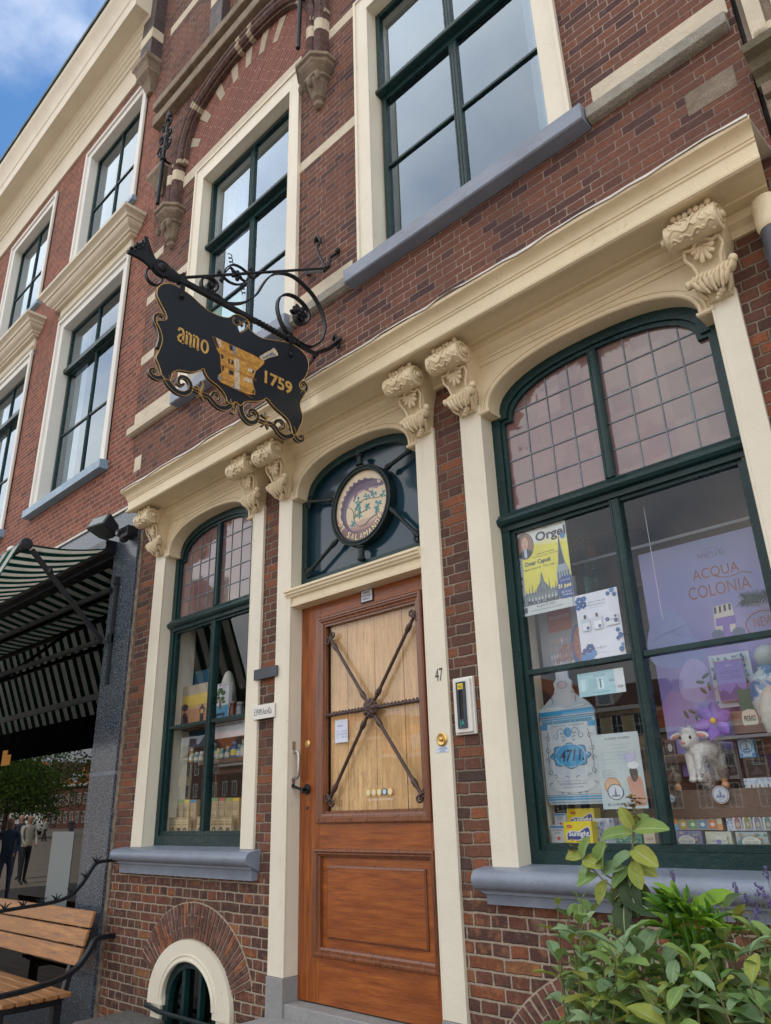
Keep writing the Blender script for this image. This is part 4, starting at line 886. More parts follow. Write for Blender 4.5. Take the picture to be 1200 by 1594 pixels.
opoly([(600, 480), (570, 510), (575, 545), (620, 560), (655, 590), (648, 615), (668, 600), (690, 575), (650, 550), (620, 540), (635, 505)], (.17, .13, .18), 3)
opoly([(742, 412), (768, 404), (780, 425), (765, 444), (745, 436)], (.7, .65, .5), 3); opoly([(752, 420), (766, 414), (770, 428), (760, 436)], (.02, .02, .02))
def oline(P, w_, c):
    Q = catmull([OP(*p) for p in P], 5); strokeprism(b, Q, w_, fxz, Y(-.0648), Y(-.0685), cidx(c))
teal = (.06, .27, .31)
oline([(355, 775), (400, 800), (425, 850), (430, 930), (460, 1000), (520, 1022), (590, 990), (650, 920), (720, 870), (745, 880)], .0035, (.07, .15, .14))
oline([(430, 930), (445, 890), (450, 800), (500, 730), (570, 670), (650, 650), (750, 640), (800, 600)], .003, (.07, .15, .14)); oline([(440, 920), (470, 870), (540, 840), (590, 800), (640, 720)], .003, (.07, .15, .14))
random.seed(9)
for cx, cy, sc_ in ((485, 690, 1.2), (480, 770, 1.1), (600, 630, 1.1), (690, 590, 1.2), (820, 595, 1.1), (610, 770, 1.1), (500, 880, 1.0), (420, 995, 1.0), (755, 720, 1.2), (735, 790, .9), (735, 825, .7), (505, 800, .8)):
    for k in range(5):
        a = k * 1.26 + random.random(); opoly([(cx, cy), (cx + 26 * sc_ * cos(a - .35), cy + 36 * sc_ * sin(a - .35)), (cx + 42 * sc_ * cos(a), cy + 52 * sc_ * sin(a)), (cx + 26 * sc_ * cos(a + .35), cy + 36 * sc_ * sin(a + .35))], teal)
med = b.build('painted_oval', cols, fan)
b = MB(); s_ = 'DE SALAMANDER'; R0 = .212
angs = [radians(-158 + 134 * k / (len(s_) - 1)) for k in range(len(s_))]
for ch, a in zip(s_, angs):
    if ch == ' ': continue
    wd_ = .033 if ch != 'M' else .042; px_, pz_ = R0 * cos(a), R0 * sin(a); t_ = a + pi / 2
    f_ = lambda u, v, t, px_=px_, pz_=pz_, t_=t_: (ov[0] + px_ + u * cos(t_) - v * sin(t_), t, ov[1] + pz_ + u * sin(t_) + v * cos(t_))
    addtext(b, ch, -wd_ / 2 * (.55 if ch == 'E' else .85), wd_ / 2 * (.55 if ch == 'E' else .85), -.036 * .55, .036 * .55, f_, Y(-.0640))
b.build('lettering', flat((.88, .80, .45), .4), fan)

# threshold and step
b = MB(); b.box(DRX[0] + .003, DRX[1] - .003, Y(.015), Y(-.20), GZ + .3, -.992); b.build('threshold', M['hardstone'], house, bevel=.006)
P = [(DRX[0] - .10, Y(.02))] + [(DRX[0] - .10 + 1.42 * k / 12, Y(.34 + .10 * sin(pi * k / 12))) for k in range(13)] + [(DRX[1] + .14, Y(.02))]
b = MB(); b.prism([P], fxy, GZ, -1.06); P2 = [(x_, Y(.02) if y_ > Y(.1) else y_ - .30) for x_, y_ in P]; b.prism([P2], fxy, GZ, -1.30); b.build('door_step', M['hardstone'], house, bevel=.012)

# ------------------------------------------------------------------ basement window, its cream surround and brick arch
bx, bz = B1; b = MB()
out_ = [(bx + .505, -1.30), (bx + .455, -1.30)]; 
oc = [(bx + .475 * cos(pi * k / 24), -1.12 + .365 * sin(pi * k / 24)) for k in range(25)]
ic = [(bx + .300 * cos(pi * k / 24), -1.115 + .245 * sin(pi * k / 24)) for k in range(25)]
b.prism([oc + [(bx - .475, -1.155), (bx - .290, -1.155), (bx - .290, -1.115)] + [p for p in reversed(ic)][1:-1] + [(bx + .290, -1.115), (bx + .290, -1.155), (bx + .475, -1.155)]], fxz, Y(.03), Y(-.25))
b.box(bx - .44, bx - .32, Y(.02), Y(-.25), GZ, -1.157); b.box(bx + .32, bx + .44, Y(.02), Y(-.25), GZ, -1.157)
b.tube([(p[0], Y(.033), p[1]) for p in ic], .010, 8); b.tube([(bx + (p[0] - bx) * 1.12, Y(.031), -1.115 + (p[1] + 1.115) * 1.12) for p in ic], .005, 6)
b.build('basement_surround', M['cream'], house, smooth=35)
b = MB(); fo = [(bx - .32, GZ + .02), (bx + .32, GZ + .02), (bx + .32, -1.115)] + [(bx + .31 * cos(pi * k / 20), -1.115 + .25 * sin(pi * k / 20)) for k in range(21)] + [(bx - .32, -1.115)]
fi = [(bx - .255, GZ + .07), (bx + .255, GZ + .07), (bx + .255, -1.13)] + [(bx + .25 * cos(pi * k / 20), -1.12 + .20 * sin(pi * k / 20)) for k in range(21)] + [(bx - .255, -1.13)]
b.prism([fo, fi], fxz, Y(.004), Y(-.05)); bw = b.build('basement_window', M['green'], house, bevel=.003)
b = MB()
for xx, t_ in ((bx - .09, .018), (bx + .10, .014)): b.box(xx - t_, xx + t_, Y(.0), Y(-.045), GZ + .07, -1.12 + .2 * sqrt(max(0, 1 - ((xx - bx) / .25) ** 2)))
b.build('mullion', M['green'], bw)
b = MB(); b.box(bx - .30, bx + .30, Y(-.035), Y(-.038), GZ + .04, -.88); b.build('pane', glassmat('cellar_glass', (.12, .12, .12), layers=1.2), bw)
b = MB()
for zz_ in (-1.185, -1.36): b.tube([(bx - .47, Y(.045), zz_ + .02), (bx - .30, Y(.045), zz_), (bx + .42, Y(.045), zz_)], .014, 8)
b.build('security_bars', M['darkiron'], bw, smooth=40)
def brick_arch(cx, cz, ra, rb, wa, wb_, a0, a1, n, name, seed):
    """fan of real rubbed bricks: inner ellipse ra x rb, outer wa x wb_."""
    random.seed(seed); b = MB(); P = []; 
    N = 40
    outp = [(cx + wa * cos(a0 + (a1 - a0) * i / N), cz + wb_ * sin(a0 + (a1 - a0) * i / N)) for i in range(N + 1)]; inp = [(cx + ra * cos(a0 + (a1 - a0) * i / N), cz + rb * sin(a0 + (a1 - a0) * i / N)) for i in range(N + 1)]
    b.prism([outp + inp[::-1]], fxz, Y(.006), Y(-.01), 0)
    for i in range(n):
        t0 = a0 + (a1 - a0) * (i + .15) / n; t1 = a0 + (a1 - a0) * (i + .85) / n
        sp = [0.02, .34 + .02 * random.random(), .98] if i % 2 else [.02, .64 + .02 * random.random(), .98]
        for s0, s1 in zip(sp[:-1], sp[1:]):
            s0 += .012; s1 -= .012
            def q(t, s): j = random.uniform(-.0016, .0016); return (cx + (ra + (wa - ra) * s) * cos(t) + j, cz + (rb + (wb_ - rb) * s) * sin(t) + j)
            b.prism([[q(t0, s0), q(t1, s0), q(t1, s1), q(t0, s1)]], fxz, Y(.0115 + random.uniform(-.002, .003)), Y(.0), random.choice((1, 1, 1, 2, 3, 3)))
    return b.build(name, [M['mortar'], M['vouss'], vousA, vousB], house)
vousA = paint('orange_arch_brick', (.27, .095, .042), .85, .35, 30, .004, 60, dirt=.4); vousB = paint('brown_arch_brick', (.125, .060, .047), .85, .4, 30, .004, 60, dirt=.5)
brick_arch(bx, -1.13, .482, .375, .685, .595, radians(18), radians(158), 37, 'brick_arch', 3)
brick_arch(-1.60, -1.34, .62, .50, .88, .765, radians(20), radians(160), 44, 'brick_arch', 5)
b = MB(); b.prism([halfround(-1.60, -1.34, .62, GZ, ry=.50)], fxz, Y(.02), Y(-.02)); b.build('basement_surround', M['cream'], house)

# ------------------------------------------------------------------ small things on the posts and piers
b = MB(); ph = (-3.842 + .085, 0)
b = MB(); xh = -3.842; 
for zz_ in (.385, .165): b.box(xh - .0015, xh + .004, Y(-.020), Y(-.045), zz_ - .02, zz_ + .03)
b.tube([(xh, Y(-.032), .355), (xh + .040, Y(-.032), .352), (xh + .052, Y(-.032), .335), (xh + .052, Y(-.032), .215), (xh + .040, Y(-.032), .198), (xh, Y(-.032), .195)], .0095, 10)
tag(b.build('pull_handle', M['steel'], house, smooth=40), 'grey metal pull handle on the cream reveal beside the door', None)
b = MB(); f_ = lambda u, v, t: (u, t, v); p = W(675, 1056, .02); q = W(690, 1045, .02)
addtext(b, '47', -2.600, -2.548, .622, .690, f_, Y(.0215)); b.build('house_number', flat((.02, .02, .02)), house)
bell = thing('doorbell', (-2.575, Y(.02), .326), 'round brass doorbell on the cream door post below the number', 'doorbell')
b = MB(); b.lathe([(0, 0), (.034, 0), (.035, .006), (.027, .012), (.022, .010), (.0, .010)], Matrix.Translation((-2.575, Y(.02), .326)) @ Matrix.Rotation(pi / 2, 4, 'X'), 28); b.build('bell_plate', M['brass'], bell, smooth=30)
b = MB(); b.lathe([(0, 0), (.011, 0), (.011, .006), (.006, .010), (.0, .011)], Matrix.Translation((-2.575, Y(.030), .326)) @ Matrix.Rotation(pi / 2, 4, 'X'), 16); b.build('button', M['brass'], bell, smooth=30)
def plate(name, x0, x1, z0, z1, d, th, mat, label, cat, lines=(), tcol=(.02, .03, .08), bev=.0015):
    t_ = thing(name, ((x0 + x1) / 2, Y(d), z0), label, cat)
    b = MB(); b.box(x0, x1, Y(d + th), Y(d - .0), z0, z1); b.build('plate', mat, t_, bevel=bev)
    if lines:
        b = MB()
        for s_, u0, u1, v0, v1 in lines: addtext(b, s_, x0 + (x1 - x0) * u0, x0 + (x1 - x0) * u1, z0 + (z1 - z0) * v0, z0 + (z1 - z0) * v1, f_, Y(d + th + .0012))
        b.build('lettering', flat(tcol), t_)
    return t_
plate('small_notice', -2.618, -2.535, .262, .290, .02, .002, flat((.60, .70, .80)), 'thin white and blue strip notice under the doorbell', 'notice', [('L. APOTHEEK', .16, .9, .52, .85), ('NACHTBEL', .3, .75, .12, .42)], (.04, .1, .3))
plate('dark_plate', -4.195, -3.945, .835, .905, .026, .012, paint('slate_plate', (.04, .052, .065), .4, .2), 'dark slate blue metal plate bridging the brick pier above the white name plate', 'plate')
plate('name_plate', -4.190, -3.965, .575, .665, .024, .012, M['white'], 'white name plate with thin handwriting on the brick pier', 'name plate', [('E.PHM.Aoo42a', .08, .9, .28, .74)], (.12, .13, .15))
plate('enamel_plaque', -3.255, -3.160, 1.205, 1.275, -.083, .006, flat((.62, .66, .72), .25), 'small white enamel plaque with dark rim on the top rail of the brown door', 'plaque', [('GEOPEND', .18, .82, .70, .88), ('DOOR-LOPEND', .08, .92, .40, .60), ('FARMACIE', .15, .85, .12, .32)], (.03, .04, .12))
b = MB(); b.box(-3.262, -3.153, Y(-.0795), Y(-.084), 1.198, 1.282); b.build('rim', M['iron'], bpy.data.objects['enamel_plaque'])
plate('opening_hours_notice', -3.545, -3.432, .385, .520, -.117, .001, flat((.66, .72, .84)), 'pale blue opening hours paper on the door glass', 'notice', [('OPENING', .2, .62, .70, .76), ('MA', .15, .28, .46, .51), ('09.00', .52, .70, .46, .51), ('18.00', .78, .95, .46, .51), ('DI-VR', .15, .45, .34, .39), ('09.00', .52, .70, .34, .39), ('18.00', .78, .95, .34, .39), ('ZA', .15, .25, .22, .27), ('09.00', .52, .70, .22, .27), ('17.00', .78, .95, .22, .27)], (.06, .10, .25))
st = thing('sticker_row', (-3.17, Y(-.116), .07), 'row of five small round stickers low on the door glass', 'stickers')
for k in range(5):
    xx = -3.262 + .043 * k; b = MB(); b.lathe([(0, 0), (.019, 0), (.019, .001), (0, .0012)], Matrix.Translation((xx, Y(-.1165), .092)) @ Matrix.Rotation(pi / 2, 4, 'X'), 20)
    b.lathe([(0, 0), (.014, 0), (.014, .0016), (0, .0018)], Matrix.Translation((xx, Y(-.1165), .092)) @ Matrix.Rotation(pi / 2, 4, 'X'), 20, m=1)
    b.build('sticker', [flat((.80, .55, .14)) if k != 3 else flat((.03, .06, .12)), flat((.72, .66, .50)) if k != 3 else flat((.45, .65, .75))], st)
b = MB(); addtext(b, 'RAADPLEEG DE APOTHEKER', -3.265, -3.07, .048, .058, f_, Y(-.116)); b.build('lettering', flat((.78, .72, .6)), st)

# letterbox on the right hand pier
mbx = thing('letterbox', (-2.40, Y(.0), .335), 'cream framed letterbox with a black slot plate on the brick pier', 'letterbox')
b = MB(); X0_, X1_, Z0_, Z1_ = -2.485, -2.355, .337, .622
b.box(X0_, X1_, Y(.020), Y(-.0), Z0_, Z1_); b.box(X0_ + .010, X1_ - .010, Y(.034), Y(.0205), Z0_ + .010, Z1_ - .010)
b.build('surround', M['white'], mbx, bevel=.004)
b = MB(); b.frame(X0_ + .036, X1_ - .036, Z0_ + .030, Z1_ - .025, .016, Y(.042), Y(.0345), wt=.045, wb=.045); b.box(X0_ + .052, X1_ - .052, Y(.0355), Y(.0345), Z0_ + .075, Z1_ - .07, 1); b.build('slot_plate', [paint('dark_slot_plate', (.022, .035, .055), .4, .2), M['dark']], mbx, bevel=.002)
xm = (X0_ + X1_) / 2
b = MB(); b.box(xm - .018, xm + .018, Y(.0435), Y(.0421), Z1_ - .062, Z1_ - .034, 0); addtext(b, 'NEE', xm - .015, xm + .015, Z1_ - .057, Z1_ - .039, f_, Y(.0442), 1); b.build('sticker', [flat((.75, .58, .03)), flat((.15, .12, .02))], mbx)
b = MB(); addtext(b, 'JA', xm - .014, xm + .014, Z0_ + .037, Z0_ + .067, f_, Y(.0436)); b.build('lettering', flat((.02, .42, .36)), mbx)
# ------------------------------------------------------------------ red brick neighbour
nb = thing('brick_house', (-11, FY + .2, GZ), 'red brick house with deep white window surrounds above a striped awning', 'house')
nwin = [(-8.72, -7.10, 3.47, 6.05, 5.40, 4.46), (-8.68, -7.18, 7.12, 9.02, None, 8.05), (-11.45, -9.87, 3.47, 6.05, 5.42, 4.46), (-11.50, -9.98, 7.12, 9.05, None, 8.05), (-14.2, -12.7, 3.47, 6.05, 5.42, 4.46), (-14.2, -12.7, 7.12, 9.05, None, 8.05)]
out_l = [(-16.5, 2.72), (-6.086, 2.72), (-6.086, 2.785), (-6.406, 3.4), (-6.446, 6.0), (-6.626, 8.0), (-7.006, 9.2), (-7.006, 9.6), (-16.5, 9.6)]
holes = [[(a - .05, c - .05), (b_ + .05, c - .05), (b_ + .05, d + .05), (a - .05, d + .05)] for a, b_, c, d, e, f in nwin]
b = MB(); b.prism([out_l] + holes, fxz, Y(0), Y(-.3)); b.box(-16.5, -7.01, Y(-.002), Y(-.3), 9.6, 10.9); b.build('wall', M['brick_red'], nb)
b = MB(); b.box(-16.5, -7.0, Y(-.31), Y(-9), 10.7, 10.9); b.box(-16.5, -6.2, Y(-9), Y(-9.3), GZ, 10.9); b.box(-16.6, -16.5, Y(0), Y(-9), GZ, 10.9); b.box(-16.5, -6.7, Y(-3), Y(-3.1), 2.9, 10.7); b.box(-16.5, -6.09, Y(-.31), Y(-3), 2.75, 2.9); b.build('rear_wall', M['room'], nb)
def nb_window(x0, x1, z0, z1, zr, zm):
    c = (x0 + x1) / 2; fwd = .15; b = MB(); zt = z1 + fwd
    b.prism([[(x0 - fwd, z0), (x0, z0), (x0, z1), (x1, z1), (x1, z0), (x1 + fwd, z0), (x1 + fwd, zt), (x0 - fwd, zt)]], fxz, Y(.02), Y(-.14))
    for xx, s_ in ((x0 - fwd, 1), (x1 + fwd, -1)): b.box(min(xx, xx + s_ * .05), max(xx, xx + s_ * .05), Y(.045), Y(-.02), z0, zt - .05)
    b.box(x0 - fwd, x1 + fwd, Y(.045), Y(-.02), zt - .05, zt)
    fr = b.build('window', M['white'], nb, bevel=.006)
    yf = Y(-.095); yb = Y(-.14); b = MB()
    if zr: b.frame(x0, x1, zr, z1, .045, yf, yb, wb=.03); b.frame(x0 + .01, x1 - .01, z0, zr, .045, yf + .03, yb + .03, wb=.06, wt=.05)
    else: b.frame(x0, x1, z0, z1, .045, yf, yb, wb=.05)
    b.build('sash', M['green'], fr, bevel=.003)
    b = MB()
    if zr: b.extx([(yb, zr - .03), (yf - .03, zr - .03), (yf - .035, zr + .03), (yb, zr + .04)], x0 + .001, x1 - .001); b.build('meeting_rail', M['green'], fr, bevel=.003)
    b = MB()
    for a_, e_, yy in (((zr + .04, z1 - .045, yf), (z0 + .06, zr - .05, yf + .03)) if zr else ((z0 + .05, z1 - .045, yf),)): b.box(c - .022, c + .022, yy + .004, yy + .04, a_, e_); b.tube([(c, yy + .004, a_), (c, yy + .004, e_)], .009, 6)
    b.build('mullion', M['green'], fr)
    b = MB(); yy = yf + (.03 if zr else 0)
    for a_, e_ in ((x0 + .045, c - .022), (c + .022, x1 - .045)): b.box(a_, e_, yy + .006, yy + .04, zm - .012, zm + .012)
    b.build('glazing_bar', M['green'], fr)
    b = MB()
    for a_, e_ in ((x0 + .02, c - .02), (c + .02, x1 - .02)):
        if zr: b.box(a_, e_, yf + .02, yf + .022, zr + .02, z1 - .02); b.box(a_, e_, yf + .05, yf + .052, z0 + .03, zr - .03)
        else: b.box(a_, e_, yf + .02, yf + .022, z0 + .02, z1 - .02)
    b.build('pane', M['glassnb'], fr)
    b = MB()
    if zr: b.extx([(Y(-.16), z0 + .012), (Y(.09), z0 - .004), (Y(.095), z0 - .012), (Y(.095), z0 - .105), (Y(-.16), z0 - .105)], x0 - fwd - .03, x1 + fwd + .03)
    else: b.extx([(Y(-.16), z0 + .012), (Y(.06), z0 - .004), (Y(.062), z0 - .07), (Y(-.16), z0 - .07)], x0 - fwd - .01, x1 + fwd + .01)
    b.build('sill', M['sillb'], fr, bevel=.004)
    curtains(x0, x1, z0, z1, .26, .0, fr, .26)
    if zr:  # frieze board and cornice hood
        b = MB(); zt2 = zt; b.box(x0 - fwd - .005, x1 + fwd + .005, Y(.03), Y(-.01), zt2 + .003, zt2 + .27)
        for zz_ in (.02, .045): b.box(x0 - fwd - .008, x1 + fwd + .008, Y(.04 + zz_ * .2), Y(.0), zt2 + .005 + zz_, zt2 + .015 + zz_)
        pr = [(0, .20), (.05, .20), (.055, .225), (.08, .23), (.085, .25), (.13, .275), (.15, .30), (.155, .325), (.175, .33), (.185, .36), (.215, .385), (.24, .395), (.245, .43), (0, .47)]
        n = len(pr); xa, xb_ = x0 - fwd - .01, x1 + fwd + .01
        rings = [[(xa - q, Y(-.01), zt2 + h), (xa - q, Y(.03 + q), zt2 + h), (xb_ + q, Y(.03 + q), zt2 + h), (xb_ + q, Y(-.01), zt2 + h)] for q, h in pr[1:-1]]
        b.loft(rings); b.build('window_hood', M['creamhood'], fr, smooth=20)
M['creamhood'] = paint('hood_paint', (.66, .60, .47), .5, .05, 2, .002, 10, dirt=.2, dirtc=(.4, .34, .24))
for wv_ in nwin: nb_window(*wv_)
# frieze, soffit and gutter cornice
b = MB(); X0n, X1n = -16.5, -6.92
b.extx([(Y(-.01), 9.42), (Y(.03), 9.42), (Y(.03), 9.86), (Y(.055), 9.87), (Y(.06), 9.91), (Y(.09), 9.93), (Y(.095), 9.97), (Y(.12), 9.985), (Y(.125), 10.03), (Y(.15), 10.05), (Y(.16), 10.10), (Y(.19), 10.13), (Y(.38), 10.135), (Y(.385), 10.16), (Y(.385), 10.34), (Y(.40), 10.36), (Y(.41), 10.42), (Y(.43), 10.50), (Y(.47), 10.57), (Y(.50), 10.62), (Y(.505), 10.70), (Y(-.01), 10.74)], X0n, X1n)
b.build('cornice', M['creamhood'], nb, smooth=25)
b = MB(); b.extx([(Y(.0), 10.75), (Y(.53), 10.712), (Y(.535), 10.76), (Y(.0), 10.80)], X0n, X1n + .01); b.build('gutter', paint('dark_green_gutter', (.02, .05, .045), .5), nb)
# granite shopfront of the neighbour
b = MB(); b.box(-6.475, -6.035, Y(.035), Y(-.3), GZ, 2.716); b.box(-16.5, -6.476, Y(.034), Y(-.3), 2.30, 2.716)
b.box(-16.5, -6.476, Y(.034), Y(-.3), GZ, -1.30)
b.build('granite_front', M['granite'], nb, bevel=.003)
b = MB(); b.box(-16.5, -6.04, Y(.05), Y(-.0), 2.722, 2.748); b.build('lead_strip', M['lead_cap'], nb)
b = MB(); b.box(-6.478, -6.030, Y(.0365), Y(.0), -.005 + .33, .355); b.build('granite_joint', paint('pale_joint', (.16, .19, .22), .6), nb)
b = MB(); b.box(-16.4, -6.476, Y(.012), Y(.004), -1.30, 2.30); b.build('shop_window', M['shopglass'], nb)
b = MB(); b.box(-16.4, -6.476, Y(-1.9), Y(-1.95), GZ, 2.3); b.box(-6.476, -6.44, Y(-.3), Y(-1.9), GZ, 2.3); b.box(-16.4, -6.476, Y(-.3), Y(-1.9), GZ, GZ + .1); b.box(-16.4, -6.476, Y(-.3), Y(-1.9), 2.31, 2.4); b.build('interior_wall', M['dark'], nb)
b = MB(); b.box(-16.4, -6.476, Y(.030), Y(.0125), .98, 1.03); b.box(-10.86, -10.80, Y(.030), Y(.0125), -1.3, .98); b.build('window_bar', M['plastic'], nb)
fp = glassmat('frosted_film', (.5, .55, .55), layers=1.0, rough=.25, body=(.22, .27, .28), bodyf=.75)
b = MB(); b.box(-7.10, -6.68, Y(.016), Y(.0125), -1.0, -.10); o = b.build('frosted_panel', fp, nb)
b = MB(); addtext(b, 'VERS FRUIT SINAASAPPEL', -7.9, -6.75, -.80, -.70, f_, Y(.0175)); b.build('lettering', flat((.05, .065, .07)), nb)
b = MB(); P_ = WX(8, 1182, -9.2); xx_, zz_ = W(8, 1182, .02); b.box(xx_ - .10, xx_ + .12, Y(.018), Y(.0125), zz_ - .06, zz_ + .04); b.box(xx_ - .10, xx_ + .02, Y(.018), Y(.0125), zz_ + .0402, zz_ + .09); b.build('orange_sticker', flat((.75, .33, .03)), nb)
# worn strip between the two fronts
b = MB(); b.box(-6.034, -5.985, Y(.012), Y(-.0), GZ, 2.44); b.build('pointing_strip', paint('old_pointing', (.22, .17, .13), .9, .4, 20, .008, 30, dirt=.8), nb)

# ------------------------------------------------------------------ right hand neighbour: stone house beyond the joint
rb = thing('stone_house', (.4, FY + .2, GZ), 'weathered sandstone house front at the right edge, with a mossy ledge', 'house')
b = MB(); b.box(-.425, 3.5, Y(.02), Y(-.3), GZ, 3.06); b.box(-.425, 3.5, Y(.02), Y(-.3), 3.26, 13); b.box(-.425, 3.5, Y(-8.9), Y(-9.2), GZ, 13); b.box(3.4, 3.5, Y(-.3), Y(-8.9), GZ, 13); b.box(-.4, 3.5, Y(.0), Y(-9), 13.001, 13.1); b.build('wall', M['brownstone'], rb)
b = MB(); b.extx([(Y(0), 3.062), (Y(.05), 3.062), (Y(.06), 3.10), (Y(.10), 3.115), (Y(.12), 3.16), (Y(.17), 3.175), (Y(.175), 3.215), (Y(.16), 3.225), (Y(0), 3.258)], -.435, 3.5); b.build('ledge', M['mossstone'], rb, smooth=25)
b = MB(); b.frame(-.40, -.02, 3.33, 4.0, .07, Y(.05), Y(.021)); b.box(-.29, -.13, Y(.035), Y(.021), 3.44, 3.9); b.blob((-.36, Y(.06), 3.93), (.05, .04, .04)); b.blob((-.36, Y(.06), 3.35), (.03, .03, .03))
for k in range(8): b.tube([(-.27 + .018 * k, Y(.036), 3.45), (-.27 + .018 * k, Y(.036), 3.60 + .02 * (k % 3))], .006, 6)
b.build('carved_panel', M['whitestone'], rb, bevel=.006)
b = MB()
for k, (z0_, z1_, d_) in enumerate(((2.99, 3.058, .06), (2.90, 2.985, .03), (2.78, 2.895, .045), (2.55, 2.77, .035))): b.box(-.42, .6, Y(d_), Y(.021), z0_, z1_)
b.build('carved_frieze', M['brownstone'], rb, bevel=.012)
b = MB(); b.box(-.449, -.426, Y(-.03), Y(-.3), GZ, 13); b.build('joint', M['dark'], rb)
dp = thing('drainpipe', (-.47, Y(.10), GZ), 'dark grey drainpipe with a worn cream painted collar at the right edge', 'drainpipe')
b = MB(); px_ = -.525; b.tube([(px_, Y(.075), GZ), (px_, Y(.075), 2.30)], .050, 20); b.build('pipe', paint('grey_pipe', (.07, .085, .105), .45, .3, 14, .001, 40, dirt=.3, dirtc=(.2, .2, .2)), dp, smooth=True)
b = MB(); b.lathe([(.053, 2.27), (.060, 2.29), (.062, 2.33), (.058, 2.36), (.062, 2.40), (.055, 2.43)], Matrix.Translation((px_, Y(.075), 0)), 20); b.build('collar', M['creamhead'], dp, smooth=40)

# ------------------------------------------------------------------ awning of the neighbour
aw = thing('awning', (-11, Y(.2), 2.3), 'green and white striped awning hanging over the neighbouring shop window', 'awning')
AX0, AX1 = -16.2, -6.42; zw, zf, yw, yf_ = 2.335, 2.215, .13, .86
b = MB(); n = 12; rings = []
for k in range(n + 1):
    t = k / n; d_ = yw + (yf_ - yw) * t; z = zw + (zf - zw) * t - .03 * sin(pi * t); rings.append([(AX0, Y(d_), z), (AX1, Y(d_), z), (AX1, Y(d_), z + .004), (AX0, Y(d_), z + .004)])
b.loft(rings)
rings = []
for k in range(9):
    t = k / 8; d_ = yf_ + .035 + .40 * t; z = zf + .01 - 1.02 * t; rings.append([(AX0, Y(d_), z), (AX1 - .0, Y(d_), z), (AX1 - .0, Y(d_ + .004), z), (AX0, Y(d_ + .004), z)])
b.loft(rings); b.build('canopy', M['awn'], aw, smooth=True)
b = MB(); b.box(AX0, AX1, Y(yf_ + .445), Y(yf_ + .437), .80, zf - 1.01); b.build('valance', flat((.008, .03, .028), .8), aw)
b = MB(); b.tube([(AX0, Y(yf_ + .01), zf - .012), (AX1 + .02, Y(yf_ + .01), zf - .012)], .038, 14); b.lathe([(0, 0), (.055, 0), (.058, .01), (.05, .03), (.0, .034)], Matrix.Translation((AX1 + .02, Y(yf_ + .01), zf - .012)) @ Matrix.Rotation(pi / 2, 4, 'Y'), 20)
b.build('front_bar', M['plastic'], aw, smooth=40)
b = MB(); b.box(AX0, AX1 - .03, Y(.14), Y(.036), zw - .03, zw + .10); b.tube([(AX0, Y(.11), zw + .01), (AX1, Y(.11), zw + .01)], .045, 12); b.build('roller_case', M['plastic'], aw, smooth=40)
b = MB()
def bar(p, q, w_=.022, h_=.032):
    b.tube([p, q], [h_, h_], 4, flat=w_ / h_)
bar((-6.44, Y(.80), 2.18), (-6.46, Y(.075), 1.485), .02, .028); bar((-6.46, Y(.075), 1.485), (-9.3, Y(.10), 1.49), .018, .026); b.blob((-6.45, Y(.62), 2.02), (.03, .03, .04))
bar((-9.3, Y(.10), 1.49), (-9.3, Y(.84), 2.18), .02, .028)
b.build('arm', M['plastic'], aw)
b = MB(); b.box(-6.335, -6.300, Y(.062), Y(.036), 1.08, 2.04); b.box(-6.365, -6.30, Y(.07), Y(.036), 1.44, 1.52); b.box(-6.340, -6.295, Y(.08), Y(.036), 1.98, 2.05); b.build('wall_rail', M['plastic'], aw, bevel=.003)
b = MB(); b.box(AX0, AX1, Y(.07), Y(.036), 1.93, 1.975); b.build('cross_rail', M['plastic'], aw)
# floodlights on the granite corner
def floodlight(x, z, d, label, rz, size=1.):
    t_ = thing('floodlight', (x, Y(d), z), label, 'lamp'); R_ = Matrix.Translation((x, Y(d), z)) @ Matrix.Rotation(rz, 4, 'Z') @ Matrix.Rotation(radians(-28), 4, 'X') @ Matrix.Scale(size, 4)
    b = MB(); q = lambda w0, h0, yy: [tuple(R_ @ Vector(p)) for p in ((-w0, yy, -h0), (w0, yy, -h0), (w0, yy, h0), (-w0, yy, h0))]
    b.loft([q(.10, .055, -.11), q(.105, .06, -.10), q(.085, .05, .02), q(.05, .045, .06)]); b.build('housing', M['rubber'], t_, bevel=.004)
    b = MB(); b.loft([q(.088, .044, -.1115), q(.088, .044, -.109)]); b.build('lamp_glass', paint('lamp_glass', (.10, .12, .12), .12), t_)
    b = MB(); p0 = R_ @ Vector((0, .05, 0)); b.tube([tuple(p0), (p0.x + .02, Y(.04), p0.z + .02)], .018, 8); b.box(p0.x - .04, p0.x + .07, Y(.05), Y(.036), p0.z - .04, p0.z + .08); b.build('bracket', M['plastic'], t_)
    return t_
fx, fz = W(170, 826, .18); floodlight(fx, fz, .20, 'grey floodlight tilted down, mounted under the granite lintel', radians(12), 1.15)
fx, fz = W(200, 826, .10)
jb = thing('junction_box', (fx, Y(.08), fz), 'black camera and cable box beside the floodlight on the granite corner', 'box')
b = MB(); b.box(fx - .10, fx + .06, Y(.14), Y(.036), fz - .05, fz + .035); b.tube([(fx - .04, Y(.145), fz - .02), (fx - .04, Y(.19), fz - .035)], .035, 12); b.blob((fx - .01, Y(.13), fz - .075), (.045, .045, .045)); b.box(fx + .02, fx + .12, Y(.17), Y(.14), fz - .09, fz - .06)
b.build('housing', M['plastic'], jb, bevel=.004); b = MB(); b.blob((fx - .04, Y(.192), fz - .036), (.018, .006, .018)); b.build('lens', paint('lens', (.3, .35, .35), .1), jb)
ux, uz = W(22, 905, .3)
ul = thing('spotlight', W(20, 850, .2) and (W(20, 860, .2)[0], Y(.1), W(20, 860, .2)[1]), 'small white tube spotlight above the striped awning', 'lamp')
